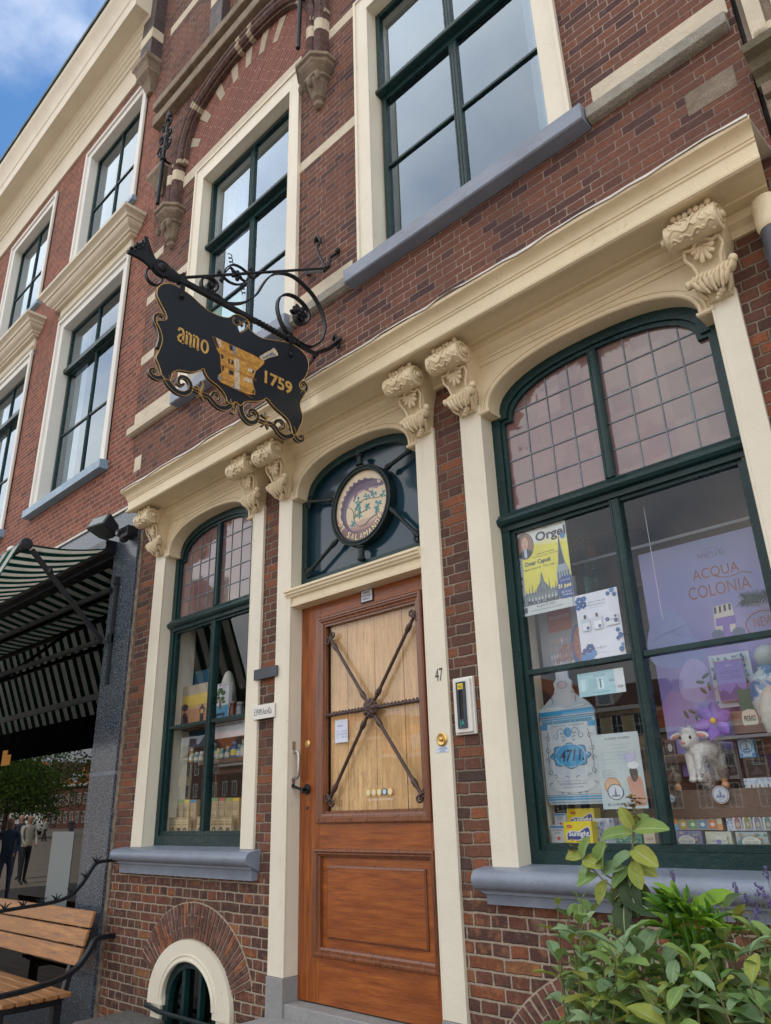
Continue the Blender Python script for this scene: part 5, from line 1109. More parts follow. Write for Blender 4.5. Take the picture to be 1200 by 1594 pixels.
sx_, sz_ = W(20, 860, .15); b = MB(); b.tube([(sx_ - .05, Y(.16), sz_ + .05), (sx_ + .06, Y(.12), sz_ - .06)], [.05, .06], 14); b.build('shade', M['white'], ul, smooth=40); b = MB(); b.tube([(sx_ + .05, Y(.12), sz_ - .05), (sx_ + .05, Y(.02), sz_ - .05)], .015, 8); b.build('bracket', M['plastic'], ul)

# ------------------------------------------------------------------ railing of the stoop, perpendicular to the front
rl = thing('stoop_railing', (-5.90, Y(.4), GZ), 'black iron stoop railing with small spikes curving down beside the bench', 'railing')
RX = -5.86
b = MB(); P = catmull([(0 + .0, -.300), (.10, -.303), (.19, -.31), (.235, -.36), (.30, -.455), (.38, -.52), (.50, -.548), (.70, -.560), (.95, -.572), (1.35, -.58)], 5)
b.strap([(Y(p[0]), p[1]) for p in P], RX, .028, .022); b.tube([(-5.80, Y(.05), -.300), (RX, Y(.01), -.300)], .012, 8); b.tube([(RX, Y(1.35), -.58), (RX, Y(1.35), GZ)], .018, 8); b.build('top_rail', M['iron'], rl, bevel=.002)
b = MB(); P = catmull([(-.02, -.812), (.08, -.812), (.145, -.825), (.19, -.90), (.26, -.98), (.36, -1.03), (.50, -1.056), (.75, -1.075), (1.35, -1.08)], 5)
b.strap([(Y(p[0]), p[1]) for p in P], RX, .050, .030); b.blob((RX, Y(1.35), -1.08), (.03, .03, .03)); b.build('lower_rail', M['iron'], rl, bevel=.002)
b = MB(); tp = catmull([(0, -.300), (.19, -.31), (.235, -.36), (.30, -.455), (.38, -.52), (.50, -.548), (.70, -.560), (.95, -.572), (1.35, -.58)], 12)
def railz(d):
    for a_, e_ in zip(tp[:-1], tp[1:]):
        if a_[0] <= d <= e_[0]: return a_[1] + (e_[1] - a_[1]) * (d - a_[0]) / max(e_[0] - a_[0], 1e-6)
    return -.58
for d_ in (.20, .27, .36, .47, .58, .70, .82, .94, 1.06, 1.18):
    z0_ = railz(d_); b = MB()
    for a_ in (-.8, 0, .8): b.tube([(RX, Y(d_), z0_), (RX, Y(d_ + .022 * a_), z0_ + .03), (RX, Y(d_ + .055 * a_), z0_ + .055 - .012 * abs(a_))], [.007, .0055, .001], 6)
    b.build('spike', M['iron'], rl)

# ------------------------------------------------------------------ bench
bn = thing('bench', (-6.9, Y(.4), GZ), 'weathered wooden plank bench on black legs under the shop window', 'bench')
BX0, BX1 = -7.95, -5.93
def plank(x0, x1, y0_, y1_, z0, z1, name, tilt=0.):
    b = MB(); n = 10; rings = []
    for k in range(n + 1):
        x = x0 + (x1 - x0) * k / n; w_ = .0015 * sin(k * 1.7 + z0 * 30); rings.append([(x, y0_ + w_, z0), (x, y1_ + w_, z0), (x, y1_ + w_ + tilt, z1), (x, y0_ + w_ + tilt, z1)])
    b.loft(rings); return b.build(name, M['benchw'], bn, bevel=.006)
zt = -.645
back = []
for k in range(3): back.append(plank(BX0, BX1 - .01 * k, Y(.17 + .028 * k), Y(.145 + .028 * k), zt - .118 * (k + 1) + .012, zt - .118 * k, 'backrest_plank', .028))
for k in range(5): plank(BX0, BX1 - .02, Y(.235 + .098 * (k + 1) - .012), Y(.235 + .098 * k), -1.175, -1.145, 'seat_plank')
for xx in (-6.10, -7.75):
    b = MB(); b.box(xx - .03, xx + .03, Y(.72), Y(.24), -1.235, -1.176); b.box(xx - .03, xx + .03, Y(.70), Y(.64), GZ, -1.235); b.box(xx - .03, xx + .03, Y(.30), Y(.24), GZ, -1.235)
    b.loft([[(xx - .025, Y(.245), -1.17), (xx + .025, Y(.245), -1.17), (xx + .025, Y(.205), -1.17), (xx - .025, Y(.205), -1.17)], [(xx - .025, Y(.14), -.68), (xx + .025, Y(.14), -.68), (xx + .025, Y(.115), -.68), (xx - .025, Y(.115), -.68)]])
    b.build('leg', M['plastic'], bn, bevel=.003)

# stone block at the foot of the pier
sbx0, sz0 = W(182, 1568, .1); sbx1, _ = W(252, 1580, .1)
blk = MB(); blk.box(-5.52, -5.06, Y(.42), Y(.005), GZ, -1.235); tag(blk.build('stone_block', paint('speckled_kerbstone', (.17, .165, .15), .85, .3, 40, .006, 70, dirt=.5, fine=.45), None, bevel=.012), 'rough speckled stone block standing in front of the cellar window', 'stone block')
# ------------------------------------------------------------------ hanging sign: iron bracket and painted board, square to the front
SX = -3.30
def S1(zx, zy, ox=180, oy=340, sc=3.158): return WX(ox + zx / sc, oy + zy / sc, SX)
def SA(*P, ox=180, oy=340, sc=3.158): return [S1(a, b_, ox, oy, sc) for a, b_ in P]
sg = thing('hanging_sign', (SX, FY - .6, 2.2), 'black scrolled pharmacy sign with gold mortar on a wrought iron bracket', 'sign')
main = [(205, 345), (222, 330), (255, 324), (290, 334), (335, 362), (372, 388), (410, 424), (450, 456), (490, 477), (530, 490), (556, 490), (572, 479), (592, 476), (615, 484), (640, 500), (652, 520), (652, 545), (668, 562), (692, 580), (722, 594), (780, 603), (830, 612), (868, 624), (905, 650), (932, 682), (943, 716), (940, 752), (926, 784), (906, 806), (898, 822), (906, 842), (924, 850), (926, 868), (910, 892), (902, 915), (906, 945), (914, 975), (910, 1005), (898, 1030), (890, 1052), (882, 1066), (866, 1064), (862, 1050), (855, 1020), (840, 990), (812, 962), (780, 935), (755, 905), (737, 886), (720, 896), (690, 903), (655, 902), (628, 906), (612, 922), (600, 918), (585, 905), (565, 915), (545, 905), (538, 880), (520, 850), (498, 826), (470, 806), (448, 784), (434, 758), (428, 742), (410, 750), (372, 760), (335, 754), (300, 750), (275, 762), (268, 785), (262, 800), (240, 792), (222, 775), (216, 750), (206, 720), (194, 690), (206, 660), (222, 620), (224, 585), (212, 545), (196, 515), (205, 505), (236, 505), (248, 492), (238, 462), (220, 428), (204, 395), (198, 370)]
mo = catmull(SA(*main), 3, True)
b = MB(); T_ = .011
heart = catmull(SA((578, 500), (586, 516), (596, 540), (606, 566), (620, 560), (644, 546), (650, 526), (640, 510), (618, 522), (602, 528), (590, 512)), 2, True)
b.prism([mo, heart], fyz, SX - T_, SX + T_)
def sc_(pts, wd, n=5): 
    P = catmull(pts, n); N = len(P); ws = [wd[0] + (wd[1] - wd[0]) * i / (N - 1) for i in range(N)] if isinstance(wd, tuple) else wd
    strokeprism(b, P, ws, fyz, SX - T_ + .0008, SX + T_ - .0008); golds.append(stroke(P, ws))
golds = []; A2 = dict(ox=220, oy=560, sc=7.5); A3 = dict(ox=340, oy=580, sc=7.5)
sc_(SA((250, 200), (205, 222), (150, 210), (105, 175), (90, 140), (105, 118), (140, 118), (158, 145), **A2), (.030, .010))           # left bottom curl
sc_([S1(a, c_) for a, c_ in ((205, 640), (216, 590), (206, 545), (190, 510), (190, 485), (208, 474), (230, 482), (236, 500))], (.024, .010))  # left upper curl
sc_(SA((275, 190), (300, 260), (350, 330), (420, 385), (500, 400), (560, 360), (565, 290), (520, 225), (460, 205), (425, 240), (430, 290), (470, 305), (490, 280), **A2), (.034, .012))
sc_(SA((560, 335), (640, 370), (700, 405), (780, 440), (830, 500), (900, 560), (980, 570), (1040, 530), (1060, 480), **A2), (.018, .032))
sc_(SA((805, 440), (830, 395), (880, 400), (905, 440), (895, 480), (865, 480), **A2), (.018, .009))
sc_(SA((610, 330), (660, 350), (675, 400), (720, 490), **A2), (.020, .004)); sc_(SA((690, 250), (710, 310), (690, 360), (680, 410), (625, 440), **A2), (.004, .010)); sc_(SA((640, 310), (668, 352), (720, 340), **A2), (.006, .006))
sc_(SA((1085, 520), (1078, 570), (1072, 640), **A2), (.024, .004)); sc_(SA((1030, 610), (1072, 632), (1100, 600), **A2), (.006, .006)); sc_(SA((1040, 490), (1050, 530), (1075, 580), **A2), (.004, .012))
sc_(SA((250, 380), (255, 450), (290, 530), (360, 590), (430, 575), (450, 510), (410, 450), (360, 445), (345, 490), (375, 510), (395, 490), **A3), (.034, .011))
sc_(SA((440, 545), (520, 580), (600, 600), (660, 650), (700, 710), (770, 755), (840, 745), (870, 700), (850, 640), **A3), (.018, .034))
sc_(SA((640, 620), (660, 575), (720, 565), (755, 610), (750, 655), (720, 660), (712, 635), **A3), (.022, .010))
sc_(SA((545, 460), (550, 520), (548, 580), (500, 630), **A3), (.004, .010)); sc_(SA((490, 490), (540, 530), (580, 520), **A3), (.006, .008)); sc_(SA((550, 590), (575, 665), **A3), (.016, .004))
sc_(SA((870, 690), (890, 760), (930, 800), (975, 795), (980, 750), (945, 735), **A3), (.030, .009))
sc_(SA((960, 260), (1010, 210), (1015, 160), (985, 120), (950, 130), (955, 165), (985, 165), **A3), (.026, .009))
sc_([S1(a, c_) for a, c_ in ((578, 488), (572, 510), (590, 530), (608, 520), (602, 504))], (.010, .006), 4); sc_([S1(a, c_) for a, c_ in ((606, 566), (640, 545), (650, 520), (635, 508), (618, 518), (624, 532))], (.008, .006), 4)
board = b.build('board', M['sign'], sg, bevel=0)
b = MB(); b.tube([(SX + T_, p[0], p[1]) for p in mo], .0021, 6, closed=True); b.tube([(SX - T_, p[0], p[1]) for p in mo], .0021, 6, closed=True)
for L, R in golds:
    for Q in (L, R): b.tube([(SX + T_ - .0005, p[0], p[1]) for p in Q], .0013, 5)
b.build('gold_edge', M['gold'], board, smooth=40)
E5 = dict(ox=260, oy=500, sc=5.4545); fs = lambda u, v, t: (t, u, v)
b = MB(); a0 = S1(78, 118, **E5); a1 = S1(345, 262, **E5); zb_ = (S1(80, 172, **E5)[1] + S1(300, 272, **E5)[1]) / 2; zt_ = zb_ + .088
def gl(ch, u0, u1, v0, v1):
    addtext(b, ch, a0[0] + (a1[0] - a0[0]) * u0, a0[0] + (a1[0] - a0[0]) * u1, v0, v1, fs, SX + T_ + .0012)
def blk(P):   # broad-nib letter strokes, in units of the word box
    Q = [(a0[0] + (a1[0] - a0[0]) * u, zb_ + (zt_ - zb_) * v) for u, v in P]; strokeprism(b, Q, [.014] * len(Q) if len(Q) > 2 else [.016] * 2, fyz, SX + T_, SX + T_ + .0015)
blk([(.02, .78), (.06, 1.0), (.14, 1.0), (.18, .80), (.18, .0)]); blk([(.18, .62), (.08, .50), (.03, .28), (.06, .06), (.12, .04), (.18, .22)]); blk([(.17, .06), (.22, .0)])
for o_ in (.27, .50): blk([(o_ - .02, .98), (o_ + .02, .90), (o_ + .02, .02)]); blk([(o_ + .02, .78), (o_ + .09, .96), (o_ + .14, .86), (o_ + .14, .02)]); blk([(o_ + .13, .04), (o_ + .18, .0)])
blk([(.86 + .10 * cos(t), .48 + .46 * sin(t)) for t in [2 * pi * k / 16 for k in range(17)]])
b.build('lettering', M['gold'], board); b = MB()
c0 = S1(818, 490, **E5); c1 = S1(1052, 585, **E5); zc0 = (S1(850, 545, **E5)[1] + S1(1010, 615, **E5)[1]) / 2
addtext(b, '*1759', c0[0], c1[0], zc0, zc0 + .092, fs, SX + T_ + .0012)
b.build('lettering', M['gold'], board)
# gilded mortar and pestle
b = MB(); mm = SA((373, 133), (480, 185), (600, 240), (720, 295), (815, 348), (808, 372), (780, 398), (745, 428), (728, 470), (716, 510), (722, 560), (735, 600), (735, 632), (690, 630), (620, 608), (540, 572), (470, 540), (432, 512), (418, 488), (430, 460), (455, 440), (446, 400), (445, 350), (438, 290), (415, 250), (400, 200), **E5)
b.prism([mm], fyz, SX + T_, SX + T_ + .004, 0)
lay_ = [0]
def mp_(P, m_): lay_[0] += 1; b.prism([SA(*P, **E5)], fyz, SX + T_ + .004, SX + T_ + .0046 + .0003 * (lay_[0] % 4), m_)
mp_([(373, 133), (400, 150), (430, 240), (412, 232)], 2); mp_([(405, 150), (445, 168), (450, 230), (436, 235)], 3); mp_([(515, 205), (542, 218), (545, 260), (520, 252)], 2); mp_([(544, 218), (572, 232), (572, 295), (548, 280)], 4)
mp_([(505, 325), (552, 345), (552, 380), (508, 362)], 2); mp_([(520, 335), (534, 340), (534, 365), (520, 360)], 1); mp_([(510, 420), (550, 435), (550, 470), (512, 455)], 2); mp_([(526, 430), (535, 434), (535, 458), (526, 455)], 1); mp_([(445, 285), (465, 295), (468, 330), (448, 322)], 2); mp_([(450, 385), (468, 392), (468, 430), (455, 425)], 2)
mp_([(560, 320), (600, 330), (605, 590), (560, 575)], 3); mp_([(572, 340), (584, 345), (590, 560), (574, 555)], 4); mp_([(675, 405), (735, 425), (728, 450), (672, 432)], 3); mp_([(715, 420), (730, 425), (722, 450), (708, 446)], 2); mp_([(640, 480), (710, 500), (706, 535), (640, 518)], 3); mp_([(690, 495), (705, 500), (702, 530), (688, 526)], 2); mp_([(650, 490), (662, 494), (662, 516), (650, 512)], 2)
mp_([(712, 590), (728, 594), (728, 625), (712, 620)], 2); mp_([(420, 470), (445, 480), (440, 515), (420, 500)], 4); mp_([(545, 545), (610, 570), (608, 600), (545, 578)], 4)
for y_ in (262, 275, 385, 396, 500, 540):
    mp_([(440, y_ - 15), (600, y_ + 50), (770 - max(0, y_ - 300) * .25, y_ + 120), (770 - max(0, y_ - 300) * .25, y_ + 124), (600, y_ + 54), (440, y_ - 11)], 5)
pst = SA((770, 308), (830, 272), (878, 248), (890, 233), (905, 240), (925, 270), (932, 298), (905, 305), (860, 315), (815, 338), (800, 342), **E5); b.prism([pst], fyz, SX + T_ - .001, SX + T_ + .0025, 3)
mp_([(800, 315), (880, 270), (915, 296), (850, 305), (805, 330)], 4)
b.build('mortar_and_pestle', [paint('ochre_gilding', (.52, .27, .055), .4, .25, 40, .001, 60), M['gold'], flat((.02, .02, .02)), paint('pale_highlight', (.55, .46, .33), .4, .3, 60), paint('grey_highlight', (.20, .24, .30), .4, .4, 60), flat((.30, .13, .03))], board)
# iron bracket
b = MB(); BZ = 2.915; E0 = S1(990, 672); yE = E0[0]; zE = E0[1]; N0 = S1(205, 240); yN = N0[0]; zN = N0[1]
def bz(yy): return BZ + .0
arm = lambda t: (SX, yE + (yN - yE) * t, zE + (zN - zE) * t)
b.tube([arm(0), arm(.13)], .017, 8)
tw = [arm(.13 + .0031 * i) for i in range(0, 96)]; rings = []
for i, p in enumerate(tw):
    a = i * .42; rings.append([(p[0] + .024 * cos(a + k * pi / 2) * (1 if k % 2 else .75), p[1], p[2] + .024 * sin(a + k * pi / 2) * (1 if k % 2 else .75)) for k in range(4)])
b.loft(rings); b.tube([arm(.4245), arm(.86)], .020, 4)
b.tube([arm(.85), arm(.93), arm(1.02)], [.022, .048, .036], 12, flat=.45)     # swelling at the nose
b.build('bracket_arm', M['iron'], sg, smooth=30)
b = MB(); up = catmull(SA((300, 293), (480, 287), (760, 262), (1035, 245)), 4); b.tube([(SX, p[0], p[1]) for p in [up[0], up[-1]]], .0095, 8); b.build('stay_rod', M['iron'], sg, smooth=True)
b = MB()
def isc(pts, w_=.028, th=.010, n=6, X=SX): P = catmull(pts, n); b.strap(P, X, w_, th)
R4 = dict(ox=330, oy=380, sc=5.714); R3 = dict(ox=190, oy=360, sc=7.5)
isc(SA((0, 480), (60, 510), (150, 530), (250, 528), (330, 500), (400, 440), (450, 360), (500, 300), (560, 265), (640, 262), (730, 295), (820, 370), (900, 460), (960, 570), (995, 680), (1000, 770), (970, 860), (900, 910), (830, 905), (740, 850), (660, 780), (610, 690), (582, 590), (585, 510), (620, 460), (680, 450), (750, 480), (820, 545), (860, 620), (850, 690), (800, 715), (750, 690), (730, 630), **R4), .030, .011)
isc(SA((1190, 820), (1080, 740), (990, 720), (930, 650), (925, 580), (970, 535), (1050, 560), (1105, 620), (1100, 690), (1040, 715), (990, 680), (995, 620), (1040, 610), (1065, 650), (1040, 675), **R3), .028, .012)
b.build('scroll', M['iron'], sg, smooth=40)
b = MB()   # rosette in the big scroll and knob in the small one
cy_, cz_ = S1(770, 620, **R4)
for s_ in (-1, 1):
    for k in range(6): a = k * pi / 3; b.blob((SX + s_ * .014, cy_ + .040 * cos(a), cz_ + .040 * sin(a)), (.010, .028, .020), Matrix.Rotation(a, 3, 'X'), 10, 6)
    for k in range(5): a = k * 2 * pi / 5 + .3; b.blob((SX + s_ * .026, cy_ + .020 * cos(a), cz_ + .020 * sin(a)), (.010, .018, .014), Matrix.Rotation(a, 3, 'X'), 10, 6)
    b.blob((SX + s_ * .036, cy_, cz_), (.010, .012, .012))
b.build('rosette', M['iron'], sg, smooth=40); b = MB(); b.blob((SX, *S1(1040, 645, **R3)), (.022, .018, .018)); b.build('knob', M['iron'], sg, smooth=40)
b = MB()   # fleur-de-lis tail at the nose
cy0, cz0 = S1(370, 400, **R3)
for P, ws in ((SA((380, 400), (330, 300), (300, 200), (270, 70), **R3), (.060, .022)), (SA((370, 410), (270, 330), (170, 280), (60, 240), **R3), (.060, .016)), (SA((350, 370), (280, 280), (220, 190), (160, 140), **R3), (.045, .012)), (SA((330, 340), (250, 260), (160, 230), (110, 200), **R3), (.05, .010)), (SA((330, 320), (270, 230), (240, 150), (235, 110), **R3), (.045, .010))):
    P = catmull(P, 4); N = len(P); strokeprism(b, P, [ws[0] + (ws[1] - ws[0]) * i / (N - 1) for i in range(N)], fyz, SX - .008 - random.random() * .004, SX + .008 + random.random() * .004)
for k in range(6): q = S1(110 + 25 * k, 200 - 12 * k + (k % 2) * 40, **R3); b.blob((SX, q[0], q[1]), (.016, .012, .012), n=8, q=6)
c_ = S1(455, 440, **R3); b.prism([[(c_[0] + .062 * cos(2 * pi * k / 24), c_[1] + .050 * sin(2 * pi * k / 24)) for k in range(24)]], fyz, SX - .016, SX + .016)
b.blob((SX + .016, c_[0], c_[1]), (.014, .03, .028)); q = S1(400, 500, **R3); b.strap([(q[0] + .050 * cos(t), q[1] - .0 + .055 * sin(t)) for t in [2 * pi * k / 24 for k in range(25)]], SX - .03, .022, .008)
b.build('nose_ornament', M['iron'], sg, smooth=35)
b = MB()   # flower lozenge on the stay rod
fy, fz = S1(215, 275, **R4); oy_ = lambda p: (SX, S1(*p, **R4)[0], S1(*p, **R4)[1])
for P in (((90, 290), (120, 220), (180, 185), (240, 200), (300, 245), (350, 300)), ((100, 290), (150, 335), (220, 360), (280, 345), (320, 300), (345, 240)), ((120, 250), (160, 210), (190, 240), (180, 270)), ((290, 330), (250, 300), (240, 260))):
    isc(SA(*P, **R4), .018, .008, 5)
for p_, ang in (((65, 250), 0), ((85, 320), 0), ((345, 225), 0), ((370, 300), 0)):
    q = S1(*p_, **R4); b.blob((SX, q[0], q[1]), (.010, .022, .010), Matrix.Rotation(.6, 3, 'X')); b.blob((SX, q[0], q[1]), (.010, .010, .022), Matrix.Rotation(.3, 3, 'X'))
for k in range(5): a = k * 2 * pi / 5; b.blob((SX, fy + .026 * cos(a), fz + .026 * sin(a)), (.014, .018, .014), Matrix.Rotation(a, 3, 'X'))
b.blob((SX + .008, fy, fz), (.016, .012, .012))
for (ax, az), dz in ((S1(175, 180, **R4), 1), (S1(265, 360, **R4), -1)): b.tube([(SX + .012 * sin(t * 1.0), ax + .012 * cos(t) - .004 * t * dz * .3, az + dz * .0042 * t) for t in [k * .6 for k in range(28)]], .0032, 5)
b.build('flower_ornament', M['iron'], sg, smooth=40)
b = MB()   # wall feet of the bracket
def wfoot(P, w_=.024, th=.012):
    N = len(P); vs_ = []
    b.tube([(p[0], FY - p[1], p[2]) for p in P], [th] * N, 6)
U0 = up[-1]; ue = (SX, FY - U0[0], U0[1]); le = (SX, FY - yE, zE)
wfoot([(-3.70, .012, 3.955), (-3.60, .07, 3.88), (SX - .03, ue[1] - .01, ue[2]), (SX + .02, ue[1] - .01, ue[2] + .01), (-3.36, .09, 3.86), (-3.355, .015, 3.95)], th=.012); b.blob((-3.352, Y(.02), 3.965), (.024, .02, .024)); b.blob((-3.70, Y(.016), 3.955), (.022, .018, .022))
wfoot([(SX, ue[1] + .01, ue[2]), (-3.45, .12, 3.93), (-3.50, .10, 4.04), (-3.50, .06, 4.12), (-3.56, .03, 4.22), (-3.60, .02, 4.25), (-3.62, .02, 4.21)], th=.011); b.blob((-3.60, Y(.02), 4.235), (.024, .022, .024))
b.build('wall_foot', M['iron'], sg, smooth=45); b = MB()
wfoot([(-3.74, .012, 3.075), (-3.62, .08, 3.03), (SX - .03, le[1], le[2]), (SX, le[1] + .01, le[2] + .01), (-3.36, .10, 3.05), (-3.35, .015, 3.15), (-3.37, .03, 3.20), (-3.40, .03, 3.17)], th=.016); b.blob((-3.35, Y(.02), 3.11), (.016, .016, .032)); b.blob((-3.32, Y(.03), 3.14), (.022, .014, .014)); b.blob((-3.74, Y(.018), 3.02), (.018, .016, .034))
b.build('wall_foot', M['iron'], sg, smooth=45)
for (zx, zy, kk) in ((322, 345, 0), (855, 620, 1)):
    cy1, cz1 = S1(zx, zy); BZ = zE + (zN - zE) * (cy1 - yE) / (yN - yE); b = MB(); b.box(SX - .020, SX + .020, cy1 - .024, cy1 + .024, BZ - .028, BZ + .028); b.box(SX - .016, SX + .016, cy1 - .014, cy1 + .014, BZ - .14, BZ - .028); b.blob((SX + .018, cy1, BZ - .12), (.012, .016, .016)); b.tube([(SX - .02, cy1, BZ + .04), (SX + .02, cy1, BZ + .04)], .01, 8)
    b.build('clamp', M['iron'], sg, smooth=30)
# ------------------------------------------------------------------ window displays
class Card:
    """upright printed card or box facing the street; artwork in units 0..1 of its face."""
    def __init__(s, x0, x1, z0, z1, d, th, base, side=None, rough=.5):
        s.x0, s.x1, s.z0, s.z1, s.d, s.th = x0, x1, z0, z1, d, th; s.b = MB(); s.mats = []; s.n = 0; s.rough = rough
        s.b.box(x0, x1, Y(d), Y(d - th), z0, z1, s.mi(base))
    def mi(s, c):
        m_ = c if isinstance(c, bpy.types.Material) else flat(c, s.rough)
        if m_ not in s.mats: s.mats.append(m_)
        return s.mats.index(m_)
    def P(s, u, v): return (s.x0 + (s.x1 - s.x0) * u, s.z0 + (s.z1 - s.z0) * v)
    def lay(s): s.n += 1; return Y(s.d + .0003 + .00005 * s.n)
    def poly(s, pts, c, sm=0):
        Q = [s.P(*p) for p in pts]; Q = catmull(Q, sm, True) if sm else Q; y_ = s.lay(); s.b.prism([Q], fxz, y_, y_ + .00017, s.mi(c)); return s
    def rect(s, u0, u1, v0, v1, c): return s.poly([(u0, v0), (u1, v0), (u1, v1), (u0, v1)], c)
    def ell(s, u, v, ru, rv, c, n=24, a0=0, a1=2 * pi): return s.poly([(u + ru * cos(a0 + (a1 - a0) * k / n), v + rv * sin(a0 + (a1 - a0) * k / n)) for k in range(n + (0 if abs(a1 - a0 - 2 * pi) < 1e-6 else 1))], c)
    def ring(s, u, v, ru, rv, w_, c, n=28):
        y_ = s.lay(); o = [s.P(u + ru * cos(2 * pi * k / n), v + rv * sin(2 * pi * k / n)) for k in range(n)]; i_ = [s.P(u + (ru - w_) * cos(2 * pi * k / n), v + (rv - w_ * rv / ru) * sin(2 * pi * k / n)) for k in range(n)]
        s.b.prism([o, i_], fxz, y_, y_ + .00017, s.mi(c)); return s
    def line(s, pts, w_, c, sm=4):
        Q = [s.P(*p) for p in pts]; Q = catmull(Q, sm) if sm else Q; y_ = s.lay(); strokeprism(s.b, Q, w_, fxz, y_, y_ + .00017, s.mi(c)); return s
    def text(s, t, u0, u1, v0, v1, c, shear=0):
        y_ = s.lay(); a, c0 = s.P(u0, v0); b_, c1 = s.P(u1, v1); addtext(s.b, t, a, b_, c0, c1, fxz_t, y_ - .0003, s.mi(c), shear=shear); return s
    def flower(s, u, v, r, c, n=6, asp=None):
        asp = asp if asp is not None else (s.x1 - s.x0) / (s.z1 - s.z0)
        for k in range(n): a = 2 * pi * k / n + u * 9; s.ell(u + r * .55 * cos(a), v + r * .55 * sin(a) * asp, r * .42, r * .42 * asp, c, 8)
        return s
    def done(s, name, label, cat, group=None):
        o = s.b.build(name, s.mats, None, recalc=False); return tag(o, label, cat, group)
def fxz_t(u, v, t): return (u, t, v)
def CR(tl, br, d): a, b_ = W(*tl, d), W(*br, d); return min(a[0], b_[0]), max(a[0], b_[0]), min(a[1], b_[1]), max(a[1], b_[1])
def CQ(pts, d): 
    q = [W(*p, d) for p in pts]; return (q[0][0] + q[3][0]) / 2, (q[1][0] + q[2][0]) / 2, (q[2][1] + q[3][1]) / 2, (q[0][1] + q[1][1]) / 2      # tl tr br bl
navy, blue, lblue, white, paper = (.03, .07, .22), (.06, .22, .50), (.30, .55, .70), (.75, .76, .78), (.62, .66, .74)
random.seed(21)
# display floor of both windows
for x0, x1, z in ((-2.24, -.80, -.222), (-5.60, -4.24, -.16)):
    b = MB(); b.box(x0, x1, Y(-.15), Y(-.62), z - .03, z); b.box(x0, x1, Y(-.122), Y(-.149), z - .04, z + .018); b.build('display_floor', M['board'], house)
# rear panels that close the display
b = MB(); b.box(-2.24, -1.60, Y(-.95), Y(-.97), -.22, 2.3); b.build('display_back', paint('display_back', (.055, .05, .055), .7), house)
b = MB()
for k in range(6): b.box(-2.2 + .0, -1.62, Y(-.60), Y(-.94), .1 + .32 * k, .118 + .32 * k)
b.build('shelf', M['shelfwood'], house)

# concert poster
x0, x1, z0, z1 = CQ([(800, 829), (880, 803), (895, 943), (813, 962)], -.13)
c = Card(x0, x1, z0, z1, -.125, .0015, (.50, .58, .62)); yel = (.68, .64, .10); dk = (.06, .08, .11)
c.rect(.12, 1, .25, .80, yel); c.rect(0, .12, .06, .80, (.40, .46, .50)); c.rect(.0, 1, .80, 1, (.66, .70, .70)); c.poly([(.3, .8), (1, .8), (1, .72), (.5, .76)], (.72, .70, .35), 0)
c.text('INTERNATIONALE SERIE', .55, .97, .925, .945, dk); c.text('*Orgel', .42, .99, .77, .91, (.04, .045, .06))
c.ell(.20, .79, .175, .155, (.05, .055, .07)); c.ell(.20, .79, .165, .147, (.28, .17, .14)); c.poly([(.07, .70), (.12, .735), (.18, .745), (.24, .745), (.31, .72), (.34, .70), (.28, .655), (.20, .64), (.12, .66)], (.03, .04, .07)); c.poly([(.17, .745), (.23, .745), (.225, .66), (.20, .645), (.18, .66)], (.45, .55, .75)); c.ell(.20, .82, .062, .075, (.60, .38, .29)); c.ell(.20, .775, .030, .02, (.55, .33, .26)); c.ell(.178, .835, .009, .005, dk, 8); c.ell(.222, .835, .009, .005, dk, 8); c.ell(.20, .79, .02, .005, (.35, .12, .1), 8)
c.text('werken van Frescobaldi', .40, .74, .655, .672, dk); c.text('Buxtehude, Bach, Mendelssohn', .34, .86, .625, .642, dk); c.text('*Omar Caputi', .16, .66, .535, .60, dk); c.text('organist Santa Rita - Turijn, Italie', .14, .72, .495, .522, dk)
c.poly([(.74, .0), (.74, .40), (.79, .50), (.81, .62), (.85, .83), (.89, .62), (.92, .50), (.98, .40), (.98, .0)], (.30, .36, .42)); c.poly([(.79, .48), (.83, .66), (.85, .83), (.87, .66), (.91, .48)], dk)
for k in range(5): c.rect(.765 + .045 * k, .782 + .045 * k, .05, .40, dk)
c.poly([(.28, .10), (.34, .27), (.42, .34), (.46, .46), (.50, .34), (.58, .27), (.66, .10)], (.14, .18, .22)); c.rect(.12, .74, .10, .24, (.16, .20, .22))
for k in range(12): h_ = .28 + .05 * (k % 3); c.poly([(.14 + .055 * k, .22), (.15 + .055 * k, h_), (.16 + .055 * k, .22)], dk)
for k in range(9): c.poly([(.16 + .062 * k, .12), (.19 + .062 * k, .20), (.22 + .062 * k, .12)], (.5, .56, .6))
for k in range(14): c.rect(.02 + .1 * random.random(), .05 + .1 * random.random(), .1 + .045 * k, .13 + .045 * k, dk if k % 2 else (.2, .26, .32))
c.rect(.0, .97, .0, .105, (.55, .6, .62)); c.text('*Maria van Jessekerk', .16, .80, .10, .165, dk); c.text('Burgwal 20, Delft', .32, .66, .065, .095, dk); c.text('kaarten aan de kerk en via de website', .2, .8, .035, .05, dk); c.rect(.03, .14, .03, .09, (.15, .17, .2))
c.poly([(1., .10), (.80, .10), (.73, .16), (.72, .24), (.76, .31), (.84, .34), (1., .34)], (.05, .09, .28), 0); c.text('zaterdag', .80, .97, .29, .305, white); c.text('*21 juni', .75, .98, .205, .26, (.8, .72, .2)); c.text('20.15 uur', .80, .98, .16, .18, white); c.text('toegang', .82, .98, .13, .145, white); c.flower(.93, .79, .05, blue)
c.done('concert_poster', 'yellow and blue organ concert poster with a portrait taped behind the glass', 'poster')
